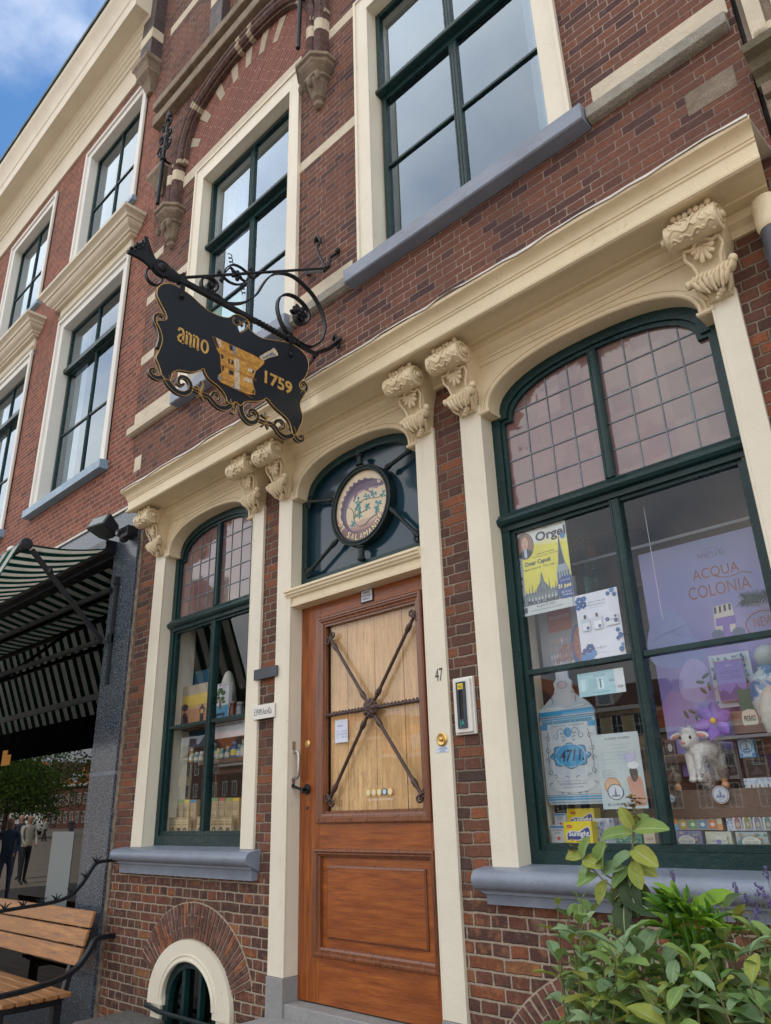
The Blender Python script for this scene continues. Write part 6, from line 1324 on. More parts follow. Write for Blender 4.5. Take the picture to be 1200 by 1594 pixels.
# fragrance poster with blue flowers
x0, x1, z0, z1 = CQ([(895.5, 928.5), (960.7, 913), (974.7, 1020.6), (907, 1031)], -.13)
c = Card(x0, x1, z0, z1, -.127, .0012, (.68, .71, .80))
c.text('DELFT BLUE', .30, .70, .845, .865, (.12, .14, .2)); c.text('FRAGRANCE', .28, .70, .80, .82, (.12, .14, .2)); c.text('the essence of delft', .32, .68, .77, .78, (.2, .2, .3))
for u, v, r in ((.10, .90, .11), (.18, .84, .09), (.06, .82, .08), (.22, .93, .06), (.78, .93, .05), (.88, .97, .06), (.93, .90, .05), (.12, .12, .12), (.22, .18, .11), (.20, .06, .10), (.06, .05, .09), (.30, .11, .07), (.90, .38, .05), (.95, .30, .06), (.88, .26, .04), (.93, .10, .06), (.97, .16, .04)): c.flower(u, v, r, random.choice(((.04, .12, .34), (.10, .24, .50), (.05, .09, .25))))
for u0 in (.10, .38): c.rect(u0, u0 + .20, .44, .62, (.52, .58, .66)); c.rect(u0 + .015, u0 + .185, .45, .56, (.66, .70, .76)); c.rect(u0 + .07, u0 + .12, .62, .68, (.10, .06, .06)); c.flower(u0 + .14, .48, .04, navy)
c.rect(.66, .95, .46, .62, (.60, .63, .68)); c.flower(.71, .55, .05, navy); c.flower(.90, .52, .05, navy); c.flower(.90, .58, .03, navy); c.text('SOAP', .76, .86, .53, .55, navy)
c.text('Heinen', .36, .46, .165, .18, navy); c.text('Delft', .54, .62, .165, .18, navy); c.ring(.49, .172, .03, .018, .006, navy); c.text('delft blue', .40, .58, .09, .10, navy)
c.done('fragrance_poster', 'white fragrance poster with blue flower corners and three printed products', 'poster')
# gin and vetiver card with glass and grapefruit
x0, x1, z0, z1 = CR((836, 945), (912, 1036), -.30)
c = Card(x0, x1, z0, z1 + .12, -.30, .004, (.33, .35, .42)); c.rect(.22, .80, .42, 1, (.42, .13, .12)); c.text('GIN & VETIVER', .26, .76, .56, .60, (.7, .6, .6)); c.text('30', .34, .46, .68, .76, (.6, .45, .45)); c.text('15', .56, .68, .68, .76, (.6, .45, .45))
for k in range(9):
    for j in range(4): c.poly([(.20 + .07 * k, .06 + .085 * j), (.235 + .07 * k, .10 + .085 * j), (.27 + .07 * k, .06 + .085 * j), (.235 + .07 * k, .02 + .085 * j)], random.choice(((.52, .55, .62), (.40, .42, .50), (.60, .62, .68), (.48, .36, .36))))
c.ell(.92, .22, .20, .24, (.10, .16, .42)); c.ell(.96, .24, .17, .20, (.50, .20, .17)); 
for k in range(10): a = k * .628; c.line([(.96, .24), (.96 + .14 * cos(a), .24 + .17 * sin(a))], .003, (.62, .45, .4), 0)
for k in range(8): c.line([(.35 + .05 * k, .05 + .02 * (k % 3)), (.45 + .05 * k, .20), (.60 + .03 * k, .26)], .004, (.50, .20, .16))
c.done('showcard', 'red and silver showcard with cut glass and grapefruit half hidden by the concert poster', 'showcard')
# spines and packs seen beyond the posters
for k, (px, py, wpx, hpx, col, nm, lab, cat) in enumerate(((896, 822, 14, 100, (.03, .05, .07), 'bottle_box', 'tall dark carton beside the concert poster', 'box'), (906, 836, 6, 60, (.04, .20, .28), 'book', 'slim teal book standing next to an orange one', 'book'), (911, 834, 8, 60, (.55, .17, .05), 'book', 'slim orange book standing upright on the shelf', 'book'), (918, 874, 14, 40, (.02, .10, .09), 'book', 'dark green book right of the orange book', 'book'), (908, 898, 10, 26, (.08, .35, .33), 'jar', 'turquoise jar behind the flower poster', 'jar'))):
    x0, x1, z0, z1 = CR((px, py), (px + wpx, py + hpx), -.62); c = Card(x0, x1, z0, z1, -.62, .10, col); c.rect(.2, .8, .70, .72, (.4, .4, .4)); c.rect(.2, .8, .2, .35, tuple(min(1, q * 1.6 + .02) for q in col)); c.done(nm, lab, cat)
# pale blue ticket
x0, x1, z0, z1 = CQ([(898, 1051), (969.6, 1038), (975, 1076.5), (903.5, 1086)], -.13)
c = Card(x0, x1, z0, z1, -.128, .001, (.36, .58, .66)); c.rect(.80, 1, 0, 1, (.62, .68, .72)); c.rect(.05, .16, .22, .72, (.50, .68, .74)); c.rect(.42, .56, .25, .72, (.58, .76, .82)); c.line([(.49, .30), (.49, .62)], .008, (.05, .18, .25), 0); c.poly([(.43, .60), (.49, .70), (.55, .60), (.49, .64)], (.05, .18, .25)); c.text('DELFT CARD', .36, .62, .80, .87, (.1, .3, .4)); c.text('toegangskaart', .30, .68, .10, .16, (.1, .3, .4)); c.rect(.03, .78, .93, .95, (.2, .45, .55)); c.text('ENTREE', .68, .78, .5, .6, (.1, .25, .35)); c.text('1234', .85, .95, .2, .3, (.1, .1, .15))
c.done('ticket_card', 'pale blue printed ticket taped high beside the cologne bottle', 'card')
# giant cologne bottle showcard (flat, printed, cut to shape)
B0 = [(845.9, 1105), (924, 1105)]; xa, _ = W(847, 1180, -.26); xb_, _ = W(934, 1180, -.26); zt_, zb_ = W(890, 1104, -.26)[1], W(895, 1252, -.26)[1]; xm = (xa + xb_) / 2; bw_ = (xb_ - xa)
sh_t = zt_ + .055; nk = W(884, 1050, -.26)[1] + .03
outl = [(xa + .012, zb_), (xb_ - .012, zb_), (xb_, zb_ + .02), (xb_, zt_), (xb_ - .03, zt_ + .03), (xm + bw_ * .20, sh_t + .02), (xm + bw_ * .155, sh_t + .05), (xm + bw_ * .17, sh_t + .08), (xm + bw_ * .11, sh_t + .10), (xm + bw_ * .11, nk), (xm - bw_ * .11, nk), (xm - bw_ * .11, sh_t + .10), (xm - bw_ * .17, sh_t + .08), (xm - bw_ * .155, sh_t + .05), (xm - bw_ * .20, sh_t + .02), (xa + .03, zt_ + .03), (xa, zt_), (xa, zb_ + .02)]
c = Card(xa + .02, xb_ - .02, zb_ + .02, zt_ - .01, -.262, .01, (.40, .50, .58)); c.x0, c.x1, c.z0, c.z1 = xa, xb_, zb_, zt_; c.d = -.255
c.b.prism([outl], fxz, Y(-.2555), Y(-.268), c.mi((.50, .60, .68))); cb = (.05, .33, .62)
c.rect(0, 1, .07, .90, (.55, .62, .68)); c.rect(0, 1, .945, 1, cb); c.rect(0, 1, .90, .915, cb); c.rect(0, 1, .925, .935, (.08, .12, .18)); c.rect(0, 1, .07, .085, cb); c.rect(0, 1, .045, .06, cb); c.rect(0, 1, .095, .10, (.1, .15, .2)); c.rect(.06, .94, .015, .03, (.3, .4, .48))
c.rect(.03, .97, .855, .895, (.16, .42, .60)); c.text('ECHT KOLNISCH WASSER', .06, .94, .858, .888, (.03, .06, .12)); c.rect(0, .13, .80, .855, cb); c.rect(.87, 1, .80, .855, cb); c.text('ORIGINAL EAU DE COLOGNE', .2, .8, .825, .838, navy)
gr = (.17, .24, .31)
for sx_ in (-1, 1):
    for (u, v, r, t0, tt) in ((.38, .76, .07, 0, 7), (.26, .72, .06, 2, 7), (.40, .68, .05, 1, 6), (.12, .70, .05, 0, 7), (.10, .58, .05, 3, 7), (.09, .46, .05, 0, 6), (.10, .34, .05, 2, 7), (.40, .26, .05, 1, 6), (.28, .14, .05, 1, 7), (.12, .20, .05, 0, 7), (.40, .13, .04, 2, 6), (.20, .29, .04, 0, 6), (.43, .22, .0, 0, 1)):
        if r: c.line([(.5 + sx_ * (.5 - u) + sx_ * r * (1 - k / 14) * cos(t0 + tt * k / 12), v + r * .7 * (1 - k / 14) * sin(t0 + tt * k / 12)) for k in range(12)], .0035, gr, 2)
    c.line([(.5 + sx_ * .36, .78), (.5 + sx_ * .40, .6), (.5 + sx_ * .40, .3)], .003, gr, 0)
c.ell(.5, .755, .075, .055, cb); 
for k in range(6): c.ell(.5 + .04 * cos(k * 1.05), .755 + .03 * sin(k * 1.05), .018, .013, (.10, .20, .32), 8)
star = [(.5 + (.345 + .030 * cos(8 * t)) * cos(t), .505 + (.128 + .012 * cos(8 * t)) * sin(t)) for t in [2 * pi * k / 64 for k in range(64)]]
c.poly(star, (.03, .10, .22)); c.poly([(.5 + (u - .5) * .955, .505 + (v - .505) * .94) for u, v in star], cb); c.ring(.5, .505, .27, .125, .012, (.45, .62, .72)); c.text('*4711.', .30, .74, .445, .570, (.03, .06, .13), shear=.25); c.text('No', .175, .265, .49, .545, (.03, .06, .13)); c.text('K', .79, .84, .50, .545, white)
c.ell(.5, .195, .40, .075, (.60, .66, .71)); c.text('Eau de Cologne & Parfumerie-Fabrik', .22, .78, .232, .247, navy); c.text('"GLOCKENGASSE No 4711"', .24, .76, .20, .22, navy); c.text('KOLN AM RHEIN', .32, .68, .168, .182, navy)
c.poly([(.30, 1.10), (.40, 1.32), (.60, 1.32), (.70, 1.10), (.92, 1.03), (.08, 1.03)], (.42, .53, .60)); c.rect(.42, .58, 1.25, 1.52, (.52, .54, .62)); c.ell(.5, 1.28, .09, .045, (.45, .46, .55)); c.ring(.5, 1.28, .09, .045, .015, gr); c.line([(.30, 1.08), (.28, 1.16), (.36, 1.20)], .004, gr); c.line([(.70, 1.08), (.72, 1.16), (.64, 1.20)], .004, gr); c.line([(.15, 1.04), (.5, 1.015), (.85, 1.04)], .005, (.7, .76, .8))
c.done('bottle_showcard', 'giant turquoise and silver cologne bottle cut-out in the right hand window', 'showcard')
# shaving leaflet
x0, x1, z0, z1 = CQ([(925.9, 1142.7), (994, 1139.5), (1010, 1259), (939.7, 1259)], -.14)
c = Card(x0, x1, z0, z1, -.135, .0012, (.44, .52, .55)); c.text('KLASSIEK SCHEREN', .24, .80, .915, .945, (.08, .1, .12))
for k, (a_, e_) in enumerate(((.26, .80), (.36, .68), (.12, .92), (.40, .62), (.12, .90), (.15, .92))): c.text('Met scheerkwast en scheerzeep een nat', a_, e_, .838 - .048 * k, .848 - .048 * k, (.2, .24, .27))
for k in range(4): c.text('BRUIN BV' if k % 2 else 'HOUTEN SCHEERKOM', .08, .30 + .1 * (k % 2), .50 - .03 * k, .51 - .03 * k, (.12, .14, .16))
c.ell(.28, .30, .19, .11, (.45, .25, .14)); c.ell(.27, .31, .15, .085, (.55, .36, .24)); c.ell(.33, .22, .185, .105, (.05, .06, .09)); c.ell(.33, .22, .165, .095, (.5, .56, .64)); c.poly([(.30, .17), (.33, .29), (.36, .17)], (.12, .15, .22)); c.rect(.24, .42, .16, .18, (.12, .15, .22))
sk = (.50, .26, .20); c.poly([(.72, .05), (.66, .22), (.62, .36), (.66, .42), (.72, .40), (.78, .43), (.84, .40), (.90, .42), (.95, .34), (.96, .22), (.97, .05)], sk, 3); c.poly([(.72, .52), (.70, .46), (.74, .36), (.80, .34), (.86, .38), (.88, .48), (.84, .52)], (.03, .03, .035), 2); c.ell(.80, .56, .13, .05, (.62, .66, .70)); c.poly([(.62, .66), (.70, .74), (.80, .71), (.90, .73), (.84, .62), (.72, .60)], (.42, .42, .62), 2)
for a_, e_ in (((.70, .40), (.76, .26)), ((.80, .42), (.82, .26)), ((.88, .40), (.90, .27))): c.line([a_, e_], .002, (.35, .15, .12), 0)
c.text('SCHEERZEEPEN', .12, .95, .045, .075, (.12, .14, .16)); c.done('shaving_leaflet', 'pale grey leaflet with a hand holding a shaving brush', 'leaflet')
# detergent and small boxes
def box_from(tl, br, d, th, base, name, label, cat, fn, group=None, rough=.4):
    x0, x1, z0, z1 = CR(tl, br, d); z0 = max(z0, -.2215) if d < -.15 and x0 > -2.4 and abs(z0 + .22) < .05 else z0; c = Card(x0, x1, z0, z1, d, th, base, rough=rough); fn(c); return c.done(name, label, cat, group)
def sun_(c):
    c.poly([(.10, .52), (.30, .62), (.55, .60), (.80, .78), (.92, .76), (.94, .40), (.75, .34), (.5, .22), (.25, .24), (.10, .20)], (.70, .72, .75), 3); c.poly([(.13, .50), (.30, .59), (.55, .57), (.80, .74), (.90, .72), (.91, .43), (.74, .37), (.5, .25), (.25, .27), (.13, .24)], (.015, .04, .25), 3)
    c.text('*Sunlight', .16, .88, .33, .62, (.80, .82, .85), shear=.12); c.ell(.22, .80, .10, .07, (.55, .05, .03)); c.text('sun', .17, .27, .78, .82, white); c.text('zeep 2 stuks', .62, .86, .10, .14, (.1, .1, .3))
zlo = W(900, 1317, -.20)[1]
box_from((882, 1259), (928, 1293), -.30, .06, (.75, .60, .01), 'soap_box', 'yellow and navy soap box behind its twin at the back', 'box', sun_)
box_from((876, 1279), (924.4, 1317), -.205, .06, (.78, .62, .01), 'soap_box', 'yellow and navy soap box in front in the window corner', 'box', sun_)
def tooth(c): c.rect(0, 1, .86, .97, (.05, .25, .5)); c.rect(0, 1, .03, .13, (.05, .25, .5)); c.text('UNIVERSAL', .1, .9, .72, .80, (.05, .05, .08)); c.text('SODA', .3, .7, .58, .67, (.1, .1, .12)); c.poly([(.55 + (.20 if k % 2 == 0 else .085) * cos(pi / 2 + k * pi / 5), .36 + (.145 if k % 2 == 0 else .06) * sin(pi / 2 + k * pi / 5)) for k in range(10)], (.65, .05, .03))
box_from((862, 1266), (882, 1292), -.28, .05, (.62, .65, .70), 'soda_box', 'small white soda box with blue bands standing behind the other', 'box', tooth)
box_from((856.5, 1284.6), (881, 1316.8), -.215, .05, (.64, .67, .71), 'soda_box', 'small white soda box with red star standing in front', 'box', tooth)
def floral(cols, n=46, r=.05):
    def fn(c):
        for _ in range(n): c.flower(random.uniform(.05, .95), random.uniform(.06, .94), random.uniform(r * .6, r * 1.4), random.choice(cols), 5, 1.)
    return fn
def fl_label(cols, txt, lc=(.60, .60, .55), tc=(.12, .14, .3)):
    f0 = floral(cols)
    def fn(c):
        f0(c); c.ell(.5, .52, .32, .30, tc); c.ell(.5, .52, .30, .275, lc); c.text(txt, .28, .72, .42, .56, tc); c.text('SAVON', .40, .60, .64, .70, tc); c.line([(.2, .25), (.5, .16), (.8, .25)], .004, tc)
    return fn
box_from((924, 1274), (960, 1317), -.26, .07, (.42, .48, .62), 'soap_box', 'blue and white leaf patterned soap box beside the yellow ones', 'box', floral([(.55, .56, .5), (.10, .16, .42), (.62, .60, .5), (.35, .42, .5)], 60))
box_from((957, 1296), (1001, 1320), -.24, .07, (.10, .28, .22), 'soap_box', 'green foliage patterned soap box behind the sage stem', 'box', floral([(.03, .14, .10), (.5, .55, .45), (.16, .4, .3)], 50))
box_from((1001, 1296), (1022, 1322), -.235, .06, (.62, .55, .42), 'soap_box', 'cream soap box with red cherries at the mullion', 'box', lambda c: (c.text('CERISE', .2, .85, .55, .68, (.3, .1, .1)), [c.ell(random.uniform(.1, .9), random.uniform(.06, .36), .08, .06, (.55, .04, .02), 10) for _ in range(12)]))
box_from((962, 1273), (1012, 1296), -.30, .07, (.55, .36, .5), 'sample_box', 'pink lidded sample box half hidden by the tall sage stem', 'box', lambda c: [c.rect(.04 + .19 * k, .18 + .19 * k, .15, .6, ((.2, .5, .7), (.6, .35, .1), (.1, .5, .3), (.6, .2, .1), (.3, .3, .6))[k]) for k in range(5)])
box_from((940, 1244), (1003, 1274), -.42, .08, (.10, .09, .08), 'storage_box', 'dark storage box behind the leaflet', 'box', lambda c: (c.rect(.3, .7, .3, .6, (.3, .3, .3))))

# --- right half: purple banner and toiletries
x0 = W(988, 867, -.40)[0]; x1 = -.62; z1 = W(1080, 838, -.40)[1]; z0 = .10
def banner_mat():
    t = NT('lilac_banner_print'); x, y, z = t.xyz(); n = t.noise(2.6, 3); n2 = t.noise(8, 5)
    c = t.mix(t.mr(z, .35, 1.2), (.20, .16, .50), (.30, .34, .58)); c = t.mix(t.mr(n, .4, .65, 0, .65), c, (.40, .36, .66)); c = t.mix(t.mr(n2, .5, .75, 0, .3), c, (.24, .30, .62)); return t.fin(**{'Base Color': c, 'Roughness': .6})
c = Card(x0, x1, z0, z1, -.44, .004, banner_mat()); c.d = -.44; br_ = (.30, .12, .075)
def bp_(px, py): p = W(px, py, -.44); return ((p[0] - x0) / (x1 - x0), (p[1] - z0) / (z1 - z0))
def btext(s, L, R, col, dv=0): 
    (u0, v0), (u1, v1) = bp_(*L), bp_(*R); c.text(s, u0, u1, (v0 + v1) / 2 - dv, (v0 + v1) / 2 + dv, col)
btext('ACQUA', (1078, 898), (1150, 882), br_, .028); btext('COLONIA', (1072, 926), (1168, 905), br_, .028); btext('N 4711 G', (1086, 866), (1126, 858), (.2, .15, .25), .013); u, v = bp_(1106, 860); c.ring(u, v, .040, .024, .003, (.2, .15, .25))
c.line([bp_(1112, 893), bp_(1122, 898), bp_(1140, 896), bp_(1155, 890), bp_(1170, 891)], .004, br_)
c.poly([bp_(1008, 1010), bp_(1012, 975), bp_(1025, 955), bp_(1045, 950), bp_(1065, 965), bp_(1080, 990), bp_(1098, 1005), bp_(1095, 1030), bp_(1050, 1040), bp_(1020, 1035)], (.25, .30, .60), 3)
for k in range(7): c.line([bp_(1015 + 6 * k, 1000 - 3 * k), bp_(1035 + 6 * k, 985 - 2 * k), bp_(1060 + 4 * k, 990 + k)], .0025, (.16, .20, .48))
c.poly([bp_(1058, 1050), bp_(1075, 1025), bp_(1098, 1035), bp_(1105, 1060), bp_(1098, 1090), bp_(1075, 1092), bp_(1060, 1080)], (.40, .38, .70), 3)
c.poly([bp_(1110, 945), bp_(1138, 938), bp_(1144, 960), bp_(1146, 990), bp_(1116, 996), bp_(1112, 965)], (.62, .58, .55)); 
for k in range(4): c.poly([bp_(1111 + 7.5 * k, 946 - 2 * k), bp_(1114.5 + 7.5 * k, 945 - 2 * k), bp_(1115.5 + 7.5 * k, 955 - 2 * k), bp_(1112 + 7.5 * k, 956 - 2 * k)], (.03, .03, .05))
c.poly([bp_(1114, 963), bp_(1144, 957), bp_(1146, 970), bp_(1136, 972), bp_(1138, 992), bp_(1127, 993), bp_(1125, 974), bp_(1115, 975)], (.22, .14, .5)); c.ell(*bp_(1118, 988), .03, .022, (.12, .15, .28)); c.ell(*bp_(1150, 984), .03, .022, (.12, .15, .28)); c.ell(*bp_(1135, 990), .022, .02, (.25, .17, .5))
u, v = bp_(1190, 970); c.ring(u, v, .085, .055, .006, br_); btext('NEW', (1174, 972), (1204, 962), (.35, .13, .10), .020)
c.done('perfume_banner', 'large lilac perfume banner with brown lettering behind the right hand panes', 'banner')
# hanging picture rail, cord with hook
hk = thing('window_string', (-1.5, Y(-.2), 1.2), 'thin white cord with a small wire hook hanging in the upper right pane', 'cord'); xa, za = W(1002, 790, -.2); xb_, zb_ = W(1030, 960, -.2)
b = MB(); b.tube([(xa, Y(-.2), za), (xa, Y(-.2), zb_)], .0014, 5); b.build('cord', flat((.6, .62, .66)), hk); b = MB(); b.tube([(xa, Y(-.2), zb_), (xa + .006, Y(-.2), zb_ - .01), (xa + .002, Y(-.2), zb_ - .02), (xa - .004, Y(-.2), zb_ - .012)], .0012, 5); b.build('hook', M['steel'], hk)
b = MB(); pa, pb = W(978, 856, -.5), W(1170, 805, -.5); b.tube([(-2.0, Y(-.5), (pa[1] + pb[1]) / 2), (-.62, Y(-.5), (pa[1] + pb[1]) / 2)], .008, 6); tag(b.build('curtain_rail', flat((.55, .60, .70)), None), 'slim pale rail running across behind the lilac banner', 'rail')
b = MB(); b.box(-2.2, -.62, Y(-.9), Y(-.92), .9, 2.3); tag(b.build('panelled_screen', paint('mauve_wood_panel', (.22, .15, .14), .6, .2), None), 'dull mauve wooden panelling high behind the lilac banner', 'panelling')
# framed small banner with skyline
x0, x1, z0, z1 = CR((1102, 1022), (1182, 1096), -.36)
c = Card(x0, x1, z0, z1, -.36, .012, (.45, .52, .62)); f = floral([(.04, .10, .26), (.10, .20, .42)], 90, .03); f(c); c.rect(.15, .85, .10, .86, (.30, .17, .2)); c.rect(.165, .835, .115, .845, (.20, .17, .52)); c.text('4711', .42, .58, .74, .78, (.5, .5, .7)); c.text('ACQUA', .26, .74, .60, .67, (.14, .10, .34)); c.text('COLONIA', .24, .76, .50, .57, (.14, .10, .34))
c.poly([(.17, .12), (.17, .30), (.25, .30), (.27, .34), (.30, .30), (.38, .28), (.40, .20), (.50, .30), (.58, .36), (.60, .44), (.62, .36), (.72, .30), (.83, .20), (.83, .12)], (.10, .07, .26)); c.done('framed_showcard', 'small purple skyline showcard in a blue and white frame', 'showcard')
# silk flower and leaves
fl = thing('artificial_flower', (-1.2, Y(-.3), .1), 'large purple artificial flower with a yellow heart above the toy lamb', 'flower'); fx_, fz_ = W(1112, 1122, -.28)
pur = paint('silk_petal', (.26, .15, .52), .6, .2, 20); 
for k in range(6):
    b = MB(); a = k * pi / 3 + .3; rings = []
    for i in range(9):
        t = i / 8; wd_ = .028 * sin(pi * min(1, t * .9 + .08)) ** .7; cx3 = fx_ + .085 * t * cos(a); cz3 = fz_ + .085 * t * sin(a); px3, pz3 = -sin(a), cos(a)
        rings.append([(cx3 + px3 * wd_ * s_, Y(-.28 + .03 * t * t - abs(s_) * .006), cz3 + pz3 * wd_ * s_) for s_ in (-1, -.5, 0, .5, 1)])
    n_ = len(rings[0]); vv = [p for r in rings for p in r]; b.add(vv, [(i * n_ + j, i * n_ + j + 1, (i + 1) * n_ + j + 1, (i + 1) * n_ + j) for i in range(8) for j in range(n_ - 1)]); o = b.build('petal', pur, fl, smooth=True, recalc=False); sd2 = o.modifiers.new('s', 'SOLIDIFY'); sd2.thickness = .001
b = MB(); b.blob((fx_, Y(-.265), fz_), (.013, .01, .013)); b.build('heart', flat((.7, .5, .06)), fl)
b = MB()
for k, (px, py) in enumerate(((1078, 1108), (1068, 1112), (1085, 1115), (1098, 1052), (1090, 1062), (1095, 1075), (1104, 1068))): u, v = W(px, py, -.3); b.blob((u, Y(-.3), v), (.020, .004, .008), Matrix.Rotation(.5 + k * .7, 3, 'Y'))
b.build('leaf', paint('silk_leaf', (.05, .09, .08), .5), fl)
# toy lamb
def remesh(o, vox, sm=2):
    m_ = o.modifiers.new('remesh', 'REMESH'); m_.mode = 'VOXEL'; m_.voxel_size = vox; m_.use_smooth_shade = True; s_ = o.modifiers.new('sm', 'SMOOTH'); s_.iterations = sm; s_.factor = .5
lamb = thing('toy_lamb', (-1.25, Y(-.25), -.1), 'white fluffy toy lamb with pink nose standing in the right hand window', 'toy lamb')
lx, lz = W(1071, 1150, -.25); yl_ = Y(-.26)
b = MB(); b.blob((lx, yl_, lz), (.040, .042, .040)); b.blob((lx - .004, yl_ - .036, lz - .022), (.021, .026, .020)); b.blob((lx, yl_ + .0, lz + .022), (.034, .034, .026)); b.blob((lx + .03, yl_ + .06, lz - .055), (.048, .075, .048)); b.blob((lx + .01, yl_ + .03, lz - .05), (.036, .05, .045)); b.blob((lx + .055, yl_ + .09, lz - .04), (.045, .07, .045))
for dx, dy, s_ in ((-.012, .01, 1), (.028, .0, 1), (.04, .12, 1), (.075, .12, 1)): b.tube([(lx + dx, yl_ + dy, lz - .06), (lx + dx, yl_ + dy - .004, lz - .12), (lx + dx + .002, yl_ + dy - .008, lz - .165)], [.024, .019, .016], 10); b.blob((lx + dx + .002, yl_ + dy - .014, lz - .168), (.018, .022, .013))
wool = NT('white_plush'); wool.fin(**{'Base Color': wool.mix(wool.mr(wool.noise(90, 4), .35, .65), (.80, .78, .74), (.92, .91, .88)), 'Roughness': .95, 'Normal': wool.bump(wool.noise(260, 5, .7), .006)})
o = b.build('body', wool.m, lamb); remesh(o, .0045, 1)
b = MB(); random.seed(5)
for _ in range(900):
    base = random.choice([(lx, yl_, lz + .01, .042), (lx + .03, yl_ + .06, lz - .055, .058), (lx + .055, yl_ + .09, lz - .04, .06), (lx + .01, yl_ + .02, lz - .055, .04)]); d_ = Vector((random.gauss(0, 1), random.gauss(-.5, 1), random.gauss(0, 1))).normalized(); p = Vector(base[:3]) + d_ * base[3] * .85
    if (p - Vector((lx - .004, yl_ - .045, lz - .015))).length < .036: continue
    q = p + (d_ + Vector((0, 0, -.5)) + Vector([random.gauss(0, .3) for _ in range(3)])).normalized() * .019; s_ = d_.orthogonal().normalized() * .0012; b.add([p - s_, p + s_, q], [(0, 1, 2)])
b.build('wool', wool.m, lamb, recalc=False)
b = MB()
for s_ in (-1, 1): b.blob((lx + s_ * .058, yl_ + .004, lz + .014), (.030, .008, .014), Matrix.Rotation(s_ * .25, 3, 'Y'))
b.build('ear', wool.m, lamb, smooth=True)
b = MB()
for s_ in (-1, 1): b.blob((lx + s_ * .056, yl_ - .003, lz + .012), (.022, .004, .008), Matrix.Rotation(s_ * .25, 3, 'Y'))
b.blob((lx - .004, yl_ - .060, lz - .018), (.010, .006, .008)); b.build('nose', flat((.62, .28, .26)), lamb, smooth=True)
b = MB()
for s_ in (-1, 1): b.blob((lx + s_ * .022 - .002, yl_ - .036, lz + .004), (.0055, .004, .0075))
b.build('eye', flat((.01, .01, .01), .1), lamb, smooth=True)
# brown plinth step
x0, x1, z0, z1 = CR((1037, 1229), (1163, 1257), -.24)
b = MB(); pz = W(1100, 1229, -.24)[1]; pz0 = W(1100, 1257, -.24)[1]; b.box(-1.56, -.92, Y(-.225), Y(-.50), pz0 - .04, pz - .0); tag(b.build('display_step', paint('brown_board', (.13, .085, .06), .6), None, bevel=.002), 'brown display step carrying the lamb and the glass jar', 'step')
# glass jar of sweets, brushes, tin
jx, jz = W(1105, 1226, -.25); jar = thing('sweet_jar', (jx, Y(-.25), pz), 'stoppered glass jar of brown capsules beside the lamb', 'jar'); b = MB(); b.lathe([(.0, 0), (.030, 0), (.032, .01), (.032, .075), (.026, .09), (.018, .095), (.018, .105), (.022, .108), (.010, .125), (.014, .135), (.0, .14)], Matrix.Translation((jx, Y(-.25), pz)), 20)
b.build('glass', glassmat('jar_glass', (.9, .92, .93), body=(.5, .5, .52), bodyf=.12), jar, smooth=40); b = MB(); random.seed(8)
for _ in range(70): a = random.random() * 6.28; r_ = .025 * sqrt(random.random()); b.blob((jx + r_ * cos(a), Y(-.25) + r_ * sin(a), pz + .006 + .062 * random.random()), (.007, .0035, .0035), Matrix.Rotation(random.random() * 3, 3, 'Y') @ Matrix.Rotation(random.random() * 3, 3, 'Z'), 6, 4)
b.build('capsules', paint('capsule', (.36, .25, .19), .5, .3, 60), jar)
for px, py, lab, sc_ in ((1056, 1226, 'small shaving brush with beige bristles left of the lamb', .8), (1127, 1210, 'shaving brush with dark dome bristles and orange handle', 1.)):
    x_, z_ = W(px, py, -.26); sb = thing('shaving_brush', (x_, Y(-.26), pz), lab, 'brush'); b = MB(); b.lathe([(0, 0), (.014 * sc_, 0), (.018 * sc_, .012), (.010 * sc_, .028), (.014 * sc_, .04 * sc_)], Matrix.Translation((x_, Y(-.26), pz)), 16); b.build('handle', flat((.50, .25, .12)), sb, smooth=40); b = MB(); b.lathe([(.012 * sc_, .038 * sc_), (.022 * sc_, .06 * sc_), (.024 * sc_, .075 * sc_), (.014 * sc_, .09 * sc_), (0, .094 * sc_)], Matrix.Translation((x_, Y(-.26), pz)), 16); b.build('bristles', paint('bristles', (.22, .19, .16), .9, .3, 120, .003, 150), sb, smooth=40)
def tin(px, py, r, label, d=-.21):
    x_, z_ = W(px, py, d); t_ = thing('soap_tin', (x_, Y(d), z_ - r), label, 'tin'); R_ = Matrix.Translation((x_, Y(d), z_)) @ Matrix.Rotation(pi / 2, 4, 'X')
    b = MB(); b.lathe([(0, -.02), (r, -.02), (r, 0), (r * .96, .003), (0, .003)], R_, 32); b.build('tin', M['steel'], t_, smooth=30)
    c = Card(x_ - r * .85, x_ + r * .85, z_ - r * .85, z_ + r * .85, d + .0035, .0002, (.5, .55, .62)); c.b = MB(); c.b.m = []; c.mi((.5, .55, .62)); c.ell(.5, .5, .5, .5, (.50, .55, .62)); c.ring(.5, .5, .5, .5, .03, navy); c.rect(.2, .8, .30, .42, (.2, .24, .34)); c.poly([(.42, .40), (.46, .70), (.50, .86), (.54, .70), (.58, .40)], (.14, .18, .3)); c.rect(.26, .40, .42, .52, (.25, .3, .4)); c.rect(.60, .76, .42, .50, (.25, .3, .4)); c.text('DELFT', .36, .64, .14, .22, navy)
    o = c.b.build('lid_print', c.mats, t_, recalc=False)
tin(1122, 1237, .036, 'round tin with a church tower lid standing on the soap boxes'); tin(1046, 1243, .017, 'little round tin with a bird lid by the mullion')
